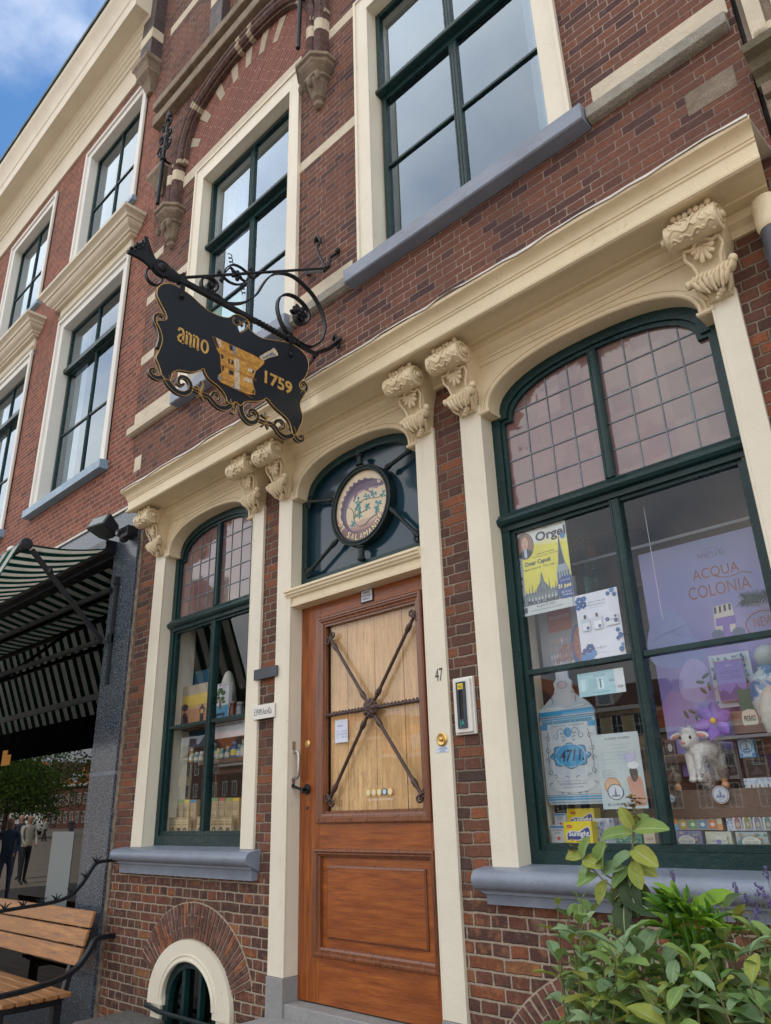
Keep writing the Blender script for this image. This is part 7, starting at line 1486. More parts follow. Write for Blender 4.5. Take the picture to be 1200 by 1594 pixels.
# sample boxes and soaps
def rainbow(c):
    cs = [(.65, .30, .08), (.10, .35, .42), (.60, .35, .50), (.50, .52, .35), (.55, .40, .6), (.65, .28, .10), (.65, .33, .28), (.12, .40, .62), (.60, .50, .35)]
    for k in range(9): c.rect(k / 9, (k + 1) / 9, .80, 1., cs[k])
    for k in range(3): c.rect(0, .09, .8 - .27 * (k + 1), .8 - .27 * k, cs[(k * 2 + 3) % 9]); c.rect(.91, 1, .8 - .27 * (k + 1), .8 - .27 * k, cs[(k * 2 + 1) % 9])
    for k in range(4):
        cc = ((.50, .38, .03), (.10, .38, .12), (.05, .28, .50), (.58, .16, .05))[k]; c.rect(.14 + .20 * k, .28 + .20 * k, .08, .42, cc); c.rect(.18 + .20 * k, .24 + .20 * k, .42, .60, (.45, .36, .22)); c.ell(.21 + .2 * k, .25, .045, .09, (.6, .6, .55), 10)
box_from((1044, 1258), (1126, 1292), -.235, .07, (.30, .26, .26), 'sample_box', 'sample box with a rainbow chequered border and four little sachets', 'box', rainbow)
def botbox(n):
    def fn(c):
        for _ in range(40): u = random.choice((random.uniform(0, .12), random.uniform(.05, .95))); v = random.uniform(.86, .98) if u > .12 else random.random(); c.flower(u, v, .02, (.10, .22, .45), 4, 1.5)
        for k in range(n):
            u = .17 + .80 * k / n; cc = ((.28, .13, .14), (.24, .24, .10), (.16, .19, .24), (.10, .20, .18))[k % 4]; c.rect(u - .015, u + .16 * 4 / n * .9, .08, .82, (.58, .60, .62)); c.poly([(u + .01, .10), (u + .13, .10), (u + .13, .52), (u + .10, .62), (u + .10, .78), (u + .04, .78), (u + .04, .62), (u + .01, .52)], cc); c.ell(u + .07, .28, .04, .12, (.4, .38, .3), 10)
    return fn
box_from((1127, 1260), (1212, 1293), -.235, .07, (.52, .58, .68), 'bottle_set', 'blue sprigged gift box with four small brown bottles, lower of two', 'gift box', botbox(4))
box_from((1157, 1212), (1216, 1257), -.255, .07, (.50, .58, .66), 'bottle_set', 'blue sprigged gift box of brown bottles stacked above another', 'gift box', botbox(3))
box_from((1047, 1293.5), (1096, 1325), -.225, .07, (.20, .22, .36), 'soap_box', 'indigo flowered soap box with a cream shield label', 'box', fl_label([(.10, .12, .32), (.45, .42, .5), (.55, .40, .2)], 'VILLA SOLE'))
box_from((1097, 1294.5), (1143, 1327), -.225, .07, (.48, .52, .42), 'soap_box', 'pale green soap box with a lavender picture', 'box', lambda c: (floral([(.22, .18, .45), (.4, .38, .6)], 30, .035)(c), c.rect(.15, .85, .18, .85, (.52, .56, .46)), c.text('LAVANDA', .2, .8, .5, .62, (.2, .2, .4)), c.rect(.44, .60, .25, .8, (.58, .62, .55)), c.flower(.52, .5, .10, (.20, .16, .5))))
box_from((1144, 1295), (1200, 1328), -.225, .07, (.35, .42, .45), 'soap_box', 'soap box with green wreath and orange flowers around its label', 'box', fl_label([(.06, .25, .12), (.60, .25, .08), (.15, .3, .5)], 'VILLA SOLE', tc=(.05, .2, .12)))
def ship(c): c.rect(.08, .92, .06, .94, (.40, .55, .68)); c.ring(.5, .5, .38, .32, .04, (.05, .16, .42)); c.poly([(.25, .42), (.75, .42), (.68, .34), (.32, .34)], (.05, .14, .36)); c.poly([(.47, .42), (.5, .72), (.62, .46)], (.08, .2, .42)); [c.flower(u, v, .12, (.05, .18, .48), 5, .8) for u, v in ((.12, .12), (.88, .12), (.12, .88), (.88, .88))]; c.line([(.2, .3), (.5, .26), (.8, .3)], .004, (.05, .16, .42))
box_from((1146, 1147), (1177, 1178), -.27, .03, (.16, .38, .62), 'soap_box', 'bright blue box with a ship in a ring, raised above the tins', 'box', ship)
def shave(c): c.poly([(.33, .95), (.66, .98), (.70, .40), (.60, .34), (.40, .34), (.30, .38)], (.55, .53, .44), 2); c.text('*PRORASO', .35, .66, .50, .76, (.04, .05, .06)); c.rect(.03, .26, .60, .66, (.4, .2, .17)); c.rect(.74, .97, .60, .66, (.4, .2, .17)); c.rect(.03, .26, .40, .44, (.4, .2, .17)); c.rect(.74, .97, .40, .44, (.4, .2, .17))
box_from((1136, 1108), (1202, 1138), -.30, .05, (.20, .12, .10), 'shaving_box', 'brown shaving cream crate with a cream lettered front', 'box', shave)
x_, z_ = W(1168, 1100, -.34); tb = MB(); tb.box(x_ - .04, x_ + .03, Y(-.33), Y(-.37), z_ - .03, z_ + .075); tag(tb.build('cream_tube_box', flat((.02, .13, .10)), None, bevel=.002), 'dark green carton standing behind the brown crate', 'box')
for (px0, py0, px1, py1, d_) in ((1120, 1140, 1215, 1146, -.27),):
    x0, x1, z0, z1 = CR((px0, py0), (px1, py1), d_); b = MB(); b.box(x0, x1 + .1, Y(-.20), Y(-.45), z0, z0 + .012); b.box(x0, x0 + .012, Y(-.40), Y(-.45), -.22, z0); b.box(x0 + .2, x0 + .212, Y(-.40), Y(-.45), -.22, z0); tag(b.build('display_stand', paint('grey_stand', (.16, .16, .17), .5), None), 'narrow grey stand carrying the brown shaving crate', 'stand')
def darkpic(c): c.rect(.12, .88, .12, .88, (.03, .03, .035)); c.poly([(.2, .2), (.5, .6), (.8, .25)], (.10, .09, .09)); c.line([(.15, .8), (.85, .7)], .002, (.3, .3, .32), 0)
box_from((1126, 1168), (1152, 1212), -.40, .01, (.30, .31, .30), 'picture_frame', 'grey framed dark picture behind the shaving brush with the dark dome', 'picture', darkpic)
box_from((1156, 1180), (1200, 1212), -.42, .01, (.20, .16, .12), 'picture_frame', 'brown framed dark picture behind the upper bottle gift box', 'picture', darkpic)
box_from((1034, 1152), (1052, 1176), -.42, .05, (.16, .09, .07), 'storage_tin', 'small brown tin with a white emblem left of the lamb head', 'tin', lambda c: (c.rect(.1, .9, .15, .85, (.08, .05, .05)), c.ell(.5, .5, .25, .25, (.5, .48, .45))))
box_from((1034, 1184), (1062, 1214), -.42, .05, (.10, .07, .055), 'wicker_box', 'dark crossed lattice box behind the lamb legs', 'box', lambda c: [c.line([(k * .2, 0), (1 - k * .2, 1)], .003, (.35, .28, .2), 0) for k in range(6)])
box_from((1030, 1176), (1120, 1183), -.40, .12, (.13, .08, .06), 'narrow_shelf', 'narrow dark brown shelf crossing behind the lamb', 'shelf', lambda c: c.rect(0, 1, .8, 1, (.3, .2, .15)))
box_from((1162, 1150), (1210, 1172), -.36, .06, (.22, .10, .06), 'carton', 'brown carton with a pale stripe right of the bright blue ship box', 'box', lambda c: (c.rect(0, 1, .4, .55, (.45, .3, .2)), c.rect(.5, .55, 0, 1, (.1, .06, .04))))
x0, x1, z0, z1 = CR((1020, 1150), (1210, 1230), -.50); b = MB(); b.box(-1.95, -.62, Y(-.52), Y(-.53), -.22, z1 + .02); b.box(-1.95, -.62, Y(-.50), Y(-.52), z1 - .02, z1 + .01); tag(b.build('wooden_cabinet', M['shelfwood'], None), 'low dark wooden cabinet closing the display behind the lamb', 'cabinet')
# blue and white vase with ball lid at the edge, peacock feather
vx, vz = W(1205, 1080, -.32); va = thing('vase', (vx, Y(-.32), -.0), 'blue and white patterned ginger jar at the picture edge', 'vase')
vm = NT('delft_blue_glaze'); vm.fin(**{'Base Color': vm.ramp(vm.noise(20, 3), [(.44, (.50, .58, .62)), (.52, (.05, .20, .42))], False), 'Roughness': .2, 'Coat Weight': .5})
b = MB(); vz0 = W(1200, 1130, -.32)[1]; b.lathe([(0, 0), (.045, 0), (.06, .02), (.085, .08), (.10, .14), (.095, .20), (.07, .245), (.05, .26), (.052, .275), (0, .276)], Matrix.Translation((vx, Y(-.34), vz0 - .03)), 28); b.build('body', vm.m, va, smooth=40); b = MB(); b.blob((vx, Y(-.34), vz0 + .285), (.055, .055, .05)); b.build('lid', flat((.42, .5, .5), .25), va, smooth=True); b = MB(); b.blob((vx + .01, Y(-.26), vz0 + .04), (.06, .05, .12), n=16, q=12); b.build('mask', flat((.55, .55, .50), .4), va, smooth=True)
pf = thing('peacock_feather', (-.9, Y(-.3), .7), 'green peacock feather drooping across the perfume banner', 'feather'); b = MB(); random.seed(12); fx0, fz0 = W(1150, 936, -.33); fx1, fz1 = W(1225, 960, -.33)
for k in range(420):
    t = random.random() ** 1.2; sx_ = random.choice((-1, 1)); x_ = fx0 + .03 + (fx1 - fx0) * t; z_ = fz0 + .004 - .012 * t; a = sx_ * (pi / 2 - .2) + random.uniform(-.5, .5) + pi; L_ = .055 * (1 - .3 * abs(t - .4)) * random.uniform(.6, 1.1)
    p = Vector((x_, Y(-.33) + random.uniform(-.008, .008), z_)); q = p + Vector((-abs(cos(a)) * L_ * 1.0 - .02, 0, sin(a) * L_ * .75)); m2 = (p + q) / 2 + Vector((0, 0, .008 * sx_)); b.tube([p, m2, q], [.0012, .001, .0003], 3)
b.build('barbs', paint('feather_barb', (.035, .075, .075), .5, .4, 60), pf); b = MB(); b.blob((fx0 + .05, Y(-.325), fz0), (.028, .003, .016)); b.blob((fx0 + .052, Y(-.322), fz0), (.014, .003, .009)); b.build('eye', flat((.015, .06, .05)), pf); b = MB(); b.tube([(fx0, Y(-.33), fz0), (fx1 + .1, Y(-.33), fz1)], .0015, 5); b.build('quill', flat((.4, .4, .3)), pf)

# --- left window
def LR(a, b_, d): return CR((200 + a[0] / 3.543, 900 + a[1] / 3.543), (200 + b_[0] / 3.543, 900 + b_[1] / 3.543), d)
x0, x1, z0, z1 = LR((296, 605), (436, 800), -.24)
c = Card(x0, x1, z0 - .03, z1, -.24, .004, (.50, .36, .12)); c.rect(0, 1, .0, .45, (.42, .22, .12)); c.rect(0, 1, .55, .78, (.60, .44, .10)); c.rect(0, 1, .78, 1, (.40, .34, .26)); c.line([(0, .5), (.4, .46), (1, .52)], .012, (.5, .25, .2)); c.ell(.15, .52, .13, .08, (.06, .035, .05)); c.poly([(.02, .0), (.06, .30), (.10, .40), (.20, .40), (.28, .30), (.34, .0)], (.06, .035, .05)); c.poly([(.70, .0), (.72, .30), (.68, .42), (.78, .55), (.88, .42), (.84, .30), (.86, .0)], (.06, .04, .05)); c.rect(.73, .83, .33, .42, (.5, .35, .12)); c.done('sunset_picture', 'picture of a lantern and roofs against a yellow sunset', 'picture')
x0, x1, z0, z1 = LR((240, 550), (440, 850), -.34); b = MB(); b.box(x0, x1, Y(-.34), Y(-.35), z0 - .1, z1); tag(b.build('blue_panel', flat((.02, .09, .16)), None), 'dark blue board standing behind the sunset picture', 'board')
x0, x1, z0, z1 = LR((472, 590), (546, 772), -.22)
c = Card(x0, x1, z0, z1, -.22, .03, (.68, .70, .75)); c.rect(0, 1, 0, .38, (.10, .35, .55)); c.rect(.40, .56, .28, .55, (.20, .12, .06)); 
for u, v, r in ((.45, .80, .17), (.30, .72, .14), (.65, .72, .15), (.35, .60, .12), (.62, .57, .13), (.25, .50, .10), (.70, .47, .10)): c.ell(u, v, r, r * .45, (.06, .13, .05), 12)
c.rect(.2, .8, .10, .18, (.03, .05, .1)); c.rect(.26, .32, .0, .1, (.03, .05, .1)); c.rect(.68, .74, .0, .1, (.03, .05, .1)); c.ell(.42, .95, .05, .025, (.5, .03, .03)); c.text('BONSAI', .62, .95, .93, .96, (.5, .1, .1)); c.done('tree_box', 'white carton printed with a small green tree over blue', 'box')
cz_ = W(345, 1068, -.30); cn = thing('paper_cone', (cz_[0], Y(-.34), cz_[1]), 'white plaster cone standing behind the tree carton', 'cone'); b = MB(); b.lathe([(.075, -.12), (.06, .0), (.045, .06), (.032, .10), (.015, .12), (0, .125)], Matrix.Translation((cz_[0], Y(-.36), cz_[1])), 20); b.build('cone', flat((.60, .58, .54)), cn, smooth=40)
mz = .658
for px, nm, lab, prof, mt in ((362, 'amber_jar', 'amber brown jar standing upright on the window bar shelf', [(0, 0), (.03, 0), (.032, .01), (.032, .09), (.024, .10), (.026, .105), (.026, .12), (0, .122)], paint('amber', (.10, .025, .012), .15)), (374, 'clip_jar', 'clear glass clip jar right of the amber jar', [(0, 0), (.034, 0), (.036, .01), (.036, .08), (.03, .09), (.034, .092), (.034, .105), (0, .107)], glassmat('clip_glass', (.8, .85, .85), body=(.3, .33, .35), bodyf=.25))):
    x_, z_ = W(px, 1112, -.26); t_ = thing(nm, (x_, Y(-.26), mz), lab, 'jar'); b = MB(); b.lathe(prof, Matrix.Translation((x_, Y(-.26), mz)), 20); b.build('body', mt, t_, smooth=40); b = MB(); b.lathe([(0, prof[-1][1]), (.027, prof[-1][1]), (.027, prof[-1][1] + .012), (0, prof[-1][1] + .013)], Matrix.Translation((x_, Y(-.26), mz)), 20); b.build('lid', flat((.25, .24, .22)), t_, smooth=40)
b = MB(); b.blob((W(356, 1115, -.23)[0], Y(-.24), mz + .012), (.035, .025, .014)); tag(b.build('wooden_dish', flat((.28, .11, .04)), None, smooth=True), 'small orange wooden dish in front of the amber jar', 'dish')
b = MB(); b.box(-5.58, -4.26, Y(-.18), Y(-.45), mz - .025, mz - .003); b.build('shelf', M['shelfwood'], house)
x0, x1, z0, z1 = LR((470, 790), (640, 865), -.20); c = Card(x0, x1 + .02, z0, z1, -.20, .002, (.58, .60, .66)); c.text('www.salamander', .1, .9, .62, .78, (.05, .06, .08)); c.done('paper_banner', 'white paper strip with small black writing under the middle bar', 'banner')
x0, x1, z0, z1 = LR((265, 845), (450, 1010), -.50); b = MB(); b.box(-5.5, -4.3, Y(-.50), Y(-.52), z0 + .05, z1 - .02); tag(b.build('green_drape', flat((.015, .07, .06)), None), 'dark green cloth hanging behind the shelf of bottles', 'cloth')
shz = (W(200 + 320 / 3.543, 900 + 1015 / 3.543, -.28)[1] + W(200 + 640 / 3.543, 900 + 985 / 3.543, -.28)[1]) / 2
b = MB(); b.box(-5.25, -4.28, Y(-.24), Y(-.44), shz - .035, shz - .001); b.box(-5.25, -5.23, Y(-.40), Y(-.44), -.16, shz - .035); b.box(-5.25, -4.28, Y(-.40), Y(-.44), shz - .10, shz - .036); sh_ = tag(b.build('wooden_rack', M['shelfwood'], None, bevel=.002), 'dark wooden rack carrying the row of little bottles', 'rack')
jars = [(342, .105, .020, (.40, .25, .06), 'gold tube bottle at the end of the row'), (372, .075, .024, (.10, .24, .24), 'squat teal topped jar second in the row'), (398, .075, .022, (.42, .34, .30), 'pale pink labelled jar third in the row'), (468, .125, .026, (.06, .18, .19), 'tall dark turquoise bottle behind the mullion'), (490, .080, .022, (.52, .42, .10), 'yellow jar with a blue cap'), (512, .078, .022, (.10, .30, .32), 'teal jar with white label'), (542, .088, .023, (.16, .36, .42), 'light blue bottle with slim neck'), (580, .118, .032, (.04, .12, .36), 'large cobalt bottle with yellow label'), (605, .090, .022, (.10, .32, .34), 'aqua bottle near the right end'), (628, .120, .024, (.38, .45, .46), 'pale frosted bottle last in the row')]
for zx, h_, r_, colr, lab in jars:
    x_, _ = W(200 + zx / 3.543, 900 + 975 / 3.543, -.29); t_ = thing('small_bottle', (x_, Y(-.30), shz), lab, 'bottle', 'bottles on the dark rack'); b = MB(); b.lathe([(0, 0), (r_, 0), (r_, h_ * .55), (r_ * .75, h_ * .68), (r_ * .45, h_ * .74), (r_ * .45, h_ * .82)], Matrix.Translation((x_, Y(-.30), shz)), 16); b.build('body', flat(colr, .2), t_, smooth=40)
    b = MB(); b.lathe([(r_ * .55, h_ * .80), (r_ * .65, h_ * .81), (r_ * .65, h_), (0, h_)], Matrix.Translation((x_, Y(-.30), shz)), 16); b.build('cap', flat(tuple(min(1, q * 1.3 + .05) for q in colr), .3), t_, smooth=40)
    b = MB(); b.lathe([(r_ * 1.02, h_ * .14), (r_ * 1.03, h_ * .48)], Matrix.Translation((x_, Y(-.30), shz)), 16); b.build('label', flat((.55, .55, .48) if zx != 580 else (.62, .52, .08)), t_, smooth=40)
x0, x1, z0, z1 = LR((448, 992), (466, 1038), -.235); c = Card(x0, x1, z0, z1, -.235, .001, (.6, .6, .55)); c.rect(.2, .8, .5, .6, dk); c.done('price_tag', 'small white price tag clipped to the rack edge', 'tag')
bagm = (.48, .36, .20)
bagcols = [(.62, .22, .26), (.45, .26, .36), (.18, .42, .20), (.70, .52, .06), (.10, .32, .50), (.36, .28, .42), (.20, .36, .16), (.50, .12, .10), (.26, .40, .12), (.72, .48, .05)]
bagn = ['pink', 'mauve', 'green', 'yellow', 'blue', 'lilac', 'grass green', 'red', 'lime green', 'amber']
for k in range(10):
    g_ = 0 if k < 5 else 1; zx0 = (210 + 33 * k) if k < 5 else (424 + 38 * (k - 5)); wz = 31 if k < 5 else 36
    x0, x1, z0, z1 = LR((zx0, 1232 if g_ == 0 else 1222), (zx0 + wz, 1320), -.27); z0b = -.158
    c = Card(x0, x1, z0b, z1 + .012, -.262, .035, bagm); c.rect(0, 1, .92, 1, bagcols[k]); c.text('SOAP BAR', .15, .85, .80, .83, (.1, .08, .05)); c.line([(.1, .55), (.5, .70), (.9, .60)], .002, (.25, .18, .1)); c.text('natural handmade soap', .1, .9, .55, .575, (.15, .1, .06)); c.rect(.15, .85, .70, .77, (.40, .28, .14))
    c.done('soap_pack', 'kraft soap pack with %s top flap in the back row' % bagn[k], 'soap pack', 'kraft soap packs in the left window')
    cz = .5; h2 = (z1 - z0b) * .56; c = Card(x0 + .003, x1 - .003, z0b, z0b + h2, -.205, .03, (.54, .42, .24)); c.rect(0, 1, .90, 1, (.42, .30, .16)); c.rect(.1, .9, .62, .68, (.25, .18, .1)); c.text('shampoo', .15, .85, .74, .82, (.1, .08, .05))
    (c.ell(.5, .33, .30, .20, (.06, .05, .04), 20), c.ell(.5, .33, .16, .10, (.45, .34, .2), 14)) if k % 3 else c.rect(.22, .78, .16, .50, (.08, .06, .05)); c.done('soap_pack', 'cream soap pack with dark seal, in front of the %s topped one' % bagn[k], 'soap pack', 'kraft soap packs in the left window')
# ------------------------------------------------------------------ planter with herbs in front of the right hand window
PLD = 1.05
def leafmat(name, a, b_, c, rough=.55):
    t = NT(name); n = t.noise(9, 3); n2 = t.noise(140, 5, .6); col = t.ramp(n, [(.30, a), (.5, b_), (.70, c)]); col = t.mix(t.mr(n2, .5, .8, 0, .35), col, tuple(q * .6 for q in a)); col = t.mix(t.mr(t.noise(34, 5, .7), .63, .74, 0, .7), col, (.20, .13, .05))
    t.fin(**{'Base Color': col, 'Roughness': rough, 'Normal': t.bump(t.noise(330, 3, .6), .0012), 'Specular IOR Level': .3})
    tl = t.n('ShaderNodeBsdfTranslucent'); t.t.links.new(col, tl.inputs[0]); mx = t.n('ShaderNodeMixShader'); mx.inputs[0].default_value = .25
    t.t.links.new(t.p.outputs[0], mx.inputs[1]); t.t.links.new(tl.outputs[0], mx.inputs[2]); t.t.links.new(mx.outputs[0], t.out.inputs[0]); return t.m
LM = [leafmat('sage_leaf', (.12, .22, .07), (.20, .32, .09), (.27, .35, .09)), leafmat('sage_leaf_yellow', (.24, .30, .06), (.33, .38, .075), (.30, .30, .06)), leafmat('sage_leaf_grey', (.17, .29, .14), (.25, .38, .20), (.30, .41, .20)), leafmat('sage_leaf_dark', (.035, .065, .03), (.055, .09, .035), (.09, .10, .03)), leafmat('sage_stem', (.16, .17, .07), (.22, .22, .10), (.20, .15, .08)), leafmat('sage_vein', (.30, .38, .20), (.38, .45, .24), (.40, .45, .22))]
GM = [leafmat('fresh_leaf', (.13, .27, .02), (.20, .37, .03), (.27, .43, .05), .45), leafmat('fresh_leaf_dark', (.04, .13, .015), (.07, .20, .02), (.10, .24, .03), .45), leafmat('fresh_vein', (.16, .30, .05), (.2, .35, .06), (.24, .38, .08))]
LVM = [leafmat('lavender_stem', (.14, .18, .09), (.18, .22, .12), (.2, .22, .12)), leafmat('lavender_bud', (.13, .11, .24), (.20, .16, .36), (.15, .12, .27))]
DRY = leafmat('dry_bract', (.16, .10, .035), (.24, .17, .06), (.22, .20, .08))
def leaf(b, base, d, up, L, wd, m=0, droop=.35, fold=.22, seg=6, oval=.75, wav=.10, vm=None):
    d = Vector(d).normalized(); side = d.cross(Vector(up)); side = side.normalized() if side.length > .05 else d.orthogonal().normalized(); nrm = side.cross(d).normalized(); vs_ = []; p = Vector(base); dr = d.copy(); ph = random.random() * 6
    for i in range(seg + 1):
        t = i / seg; q_ = min(1., max(0., t * .97 + .015)); hw = wd * .5 * (max(0, 1 - abs(2 * q_ - 1) ** 2.3)) ** .62 * (.82 + .25 * sin(pi * q_ ** .8)) + (.0012 if i < seg else 0)
        nn = side.cross(dr).normalized(); wv_ = wav * hw * sin(ph + t * 9)
        for s_ in (-1, -.5, -.055, .055, .5, 1): vs_.append(p + side * hw * s_ + nn * (abs(s_) * hw * fold * 2 + wv_ * s_))
        dr = (dr - nrm * droop / seg).normalized(); p = p + dr * L / seg
    fs = [(i * 6 + k, i * 6 + k + 1, i * 6 + 7 + k, i * 6 + 6 + k) for i in range(seg) for k in range(5)]; n0 = len(b.m); b.add(vs_, fs, m)
    if L > .03:
        for i in range(seg): b.m[n0 + i * 5 + 2] = VEIN
VEIN = 5
def shoot(b, base, tip, L, pairs, wr=.42, mats=(0, 0, 0, 2, 2, 1), top=.45, stem=4, r0=.0028, spread=1.15, scale_top=.70, droop=.45):
    base, tip = Vector(base), Vector(tip); mid = (base + tip) / 2 + Vector((random.uniform(-.03, .03), random.uniform(-.03, .03), 0)); P = [Vector(p) for p in catmull([base, mid, tip], 6)]
    b.tube(P, [r0 * (1.5 - .9 * i / (len(P) - 1)) for i in range(len(P))], 6, m=stem); ph = random.random() * 6.28
    for k in range(pairs):
        t = 1 - top * (k / max(pairs - 1, 1)) ** 1.1; i = t * (len(P) - 1); i0 = min(int(i), len(P) - 2); p = P[i0].lerp(P[i0 + 1], i - i0); ax = (P[i0 + 1] - P[i0]).normalized(); s_ = scale_top + (1 - scale_top) * min(1, k / 2.0)
        a0 = ph + k * pi / 2 + random.uniform(-.2, .2)
        for q in (0, pi):
            a = a0 + q; hz = Vector((cos(a), sin(a), 0)); d = (hz * spread * (.45 + .28 * min(k, 3)) + ax * (.62 - .15 * min(k, 4))).normalized()
            pet = p + d * .012; b.tube([p, pet], .0013, 5, m=stem); ll = L * s_ * random.choice((random.uniform(.9, 1.25), random.uniform(.5, .9)))
            leaf(b, pet, d, ax + hz * .2, ll, ll * wr * random.uniform(.85, 1.15), random.choice(mats), droop * random.uniform(.6, 1.6))
def at(px, py, d): x, z = W(px, py, d); return (x, Y(d), z)
SOIL = -1.02
tub = thing('planter', (-.95, Y(1.1), GZ), 'long dark wooden planter box holding the sage and lavender', 'planter')
b = MB(); b.box(-1.75, -.15, Y(1.40), Y(.80), GZ, SOIL - .06); b.frame(-1.75, -.15, 0, 1, .03, 0, 1) if False else None
for x0, x1, y0_, y1_ in ((-1.75, -.15, Y(1.42), Y(1.40)), (-1.75, -.15, Y(.80), Y(.78)), (-1.77, -1.75, Y(1.42), Y(.78)), (-.15, -.13, Y(1.42), Y(.78))): b.box(x0, x1, y0_, y1_, GZ, SOIL + .03)
b.build('tub', M['shelfwood'], tub); b = MB(); b.box(-1.749, -.151, Y(1.399), Y(.801), SOIL - .059, SOIL); b.build('soil', paint('soil', (.05, .035, .025), .95, .4, 20, .01, 40), tub)
def sage(label, tips, seed, n_extra=0, region=None, L=.078):
    random.seed(seed); xs = [W(*t[:2], t[2])[0] for t in tips]; cx = sum(xs) / len(xs); t_ = thing('sage_plant', (cx, Y(PLD), SOIL), label, 'plant', None); b = MB()
    tt = list(tips)
    for _ in range(n_extra):
        (x0, y0_), (x1, y1_) = region; tt.append((random.uniform(x0, x1), random.uniform(y0_, y1_), random.uniform(.8, 1.25), random.choice((3, 4, 4, 5)), L * random.uniform(.95, 1.25)))
    for t in tt:
        tip = at(*t[:3]); base = (cx + (tip[0] - cx) * .45, Y(PLD) + (tip[1] - Y(PLD)) * .5, max(SOIL, tip[2] - .42)); shoot(b, base, tip, (t[4] if len(t) > 4 else L) * random.uniform(.85, 1.1), t[3], wr=.44, top=.50 * min(1, .34 / max(.1, (Vector(tip) - Vector(base)).length)))
    b.build('foliage', LM, t_, smooth=True, recalc=False); return t_
# tall flowering stem
t_ = thing('sage_plant', (-1.05, Y(1.0), SOIL), 'tall sage stem with a dried brown flower head in front of the mullion', 'plant'); random.seed(31); b = MB()
st_ = [at(962, 1560, 1.0), at(966, 1480, 1.0), at(975, 1400, 1.0), at(984, 1330, 1.0), at(987, 1255, 1.0)]; P = [Vector(p) for p in catmull(st_, 5)]; b.tube([(P[0].x, P[0].y, SOIL)] + P, .0035, 7, m=4)
def pl(px, py, dx, dy, L, m, dd=0., tw=0., wr=.5, droop=.5):
    p = Vector(at(px, py, 1.0)); e_ = Vector(at(px + dx, py + dy, 1.0 + dd)); leaf(b, p, (e_ - p) + Vector((0, 0, .0)), Vector((tw, -.9, .75)), (e_ - p).length * L, (e_ - p).length * wr, m, droop)
for a in ((985, 1297, -56, -2, 1, 0, .02, 0, .40), (985, 1292, 48, -12, 1, 0, .02, 0, .42), (985, 1290, -20, -32, 1, 1, .03), (986, 1288, 20, -26, 1, 0, -.03), (983, 1328, -34, 16, 1, 2, .03), (984, 1322, 34, 18, 1, 1, .04), (980, 1345, 42, 12, 1, 1, 0, .2), (980, 1350, -32, 26, 1, 0, .04), (976, 1372, -26, 40, 1, 3, .03), (978, 1368, 36, 42, 1, 3, .02), (977, 1362, 10, 62, 1, 3, .05), (974, 1385, -10, 60, 1, 3, .02), (976, 1395, 40, 20, 1, 3, .05), (972, 1400, -6, 45, 1, 3, .06, 0, .6), (986, 1340, 8, 40, 1, 1, .04), (984, 1352, -18, 44, 1, 2, .01), (979, 1380, 24, 46, 1, 0, .0), (974, 1378, -34, 24, 1, 1, .0)): pl(*a)
for P0, P1 in (((975, 1395), (905, 1335)), ((960, 1372), (925, 1340))): b.tube([at(*P0, 1.), at((P0[0] + P1[0]) / 2, (P0[1] + P1[1]) / 2 + 6, 1.02), at(*P1, 1.)], .0025, 6, m=4)
for a in ((906, 1336, -30, -8, 1, 1, 0, 0, .5), (906, 1336, 4, -34, 1, 0, .02), (908, 1338, 26, 6, 1, 1, .03), (912, 1342, -6, 18, 1, 2, .03), (922, 1350, -26, 20, 1, 1, .02), (926, 1344, 10, -30, 1, 0, .02, 0, .6), (935, 1352, -4, -40, 1, 0, .04, 0, .62), (938, 1358, 24, -14, 1, 2, .03), (930, 1362, -34, 10, 1, 0, .05), (945, 1370, -20, 34, 1, 1, .03)): pl(*a)
b.build('foliage', LM, t_, smooth=True, recalc=False); b = MB()
for (cx, cy, n_, s_) in ((985, 1262, 60, 1.), (893, 1316, 16, .6)):
    for k in range(n_): p = Vector(at(cx + random.gauss(0, 6 * s_), cy + random.uniform(-22, 14) * s_, 1.0)); leaf(b, p, (random.gauss(0, 1), random.gauss(0, 1), random.uniform(-.2, 1)), (0, 0, 1), .013, .008, 0, .5, seg=3)
    b.build('flower_head', DRY, t_, recalc=False); b = MB()
sage('sage bush with paired grey green leaves beside the brick arch', [(870, 1500, 1.1, 4), (960, 1420, 1.0, 3), (930, 1450, .95, 3), (868, 1414, 1.0, 3, .07), (885, 1432, 1.0, 3, .07), (905, 1402, 1.02, 2, .06), (920, 1425, .95, 3), (890, 1470, 1.05, 4), (925, 1470, 1.0, 4), (905, 1520, 1.1, 5), (885, 1545, .95, 4), (940, 1500, 1.15, 4), (955, 1448, 1.0, 3), (900, 1580, 1.1, 4), (940, 1560, 1.2, 4), (905, 1445, 1.1, 3)], 41, 20, ((885, 1440), (965, 1600)), .084)
sage('dense sage bush with broad leaves in the middle below the fresh green plant', [(985, 1500, 1.15, 4), (1010, 1500, 1.1, 4), (1045, 1540, 1.2, 5), (975, 1540, 1.2, 4), (1020, 1560, 1.25, 4), (1060, 1525, 1.1, 4), (1000, 1455, 1.0, 3), (1040, 1580, 1.3, 4), (985, 1585, 1.25, 4)], 43, 44, ((965, 1470), (1095, 1620)), .092)
sage('yellowing sage bush at the right under the lavender spikes', [(1110, 1500, 1.2, 4), (1130, 1470, 1.1, 4), (1165, 1490, 1.15, 4), (1190, 1470, 1.1, 4), (1120, 1550, 1.3, 4), (1170, 1540, 1.25, 4), (1130, 1420, 1.0, 3), (1150, 1440, 1.05, 3), (1195, 1520, 1.2, 4), (1215, 1480, 1.1, 4)], 47, 40, ((1095, 1500), (1235, 1640)), .090)
b = MB(); random.seed(5)
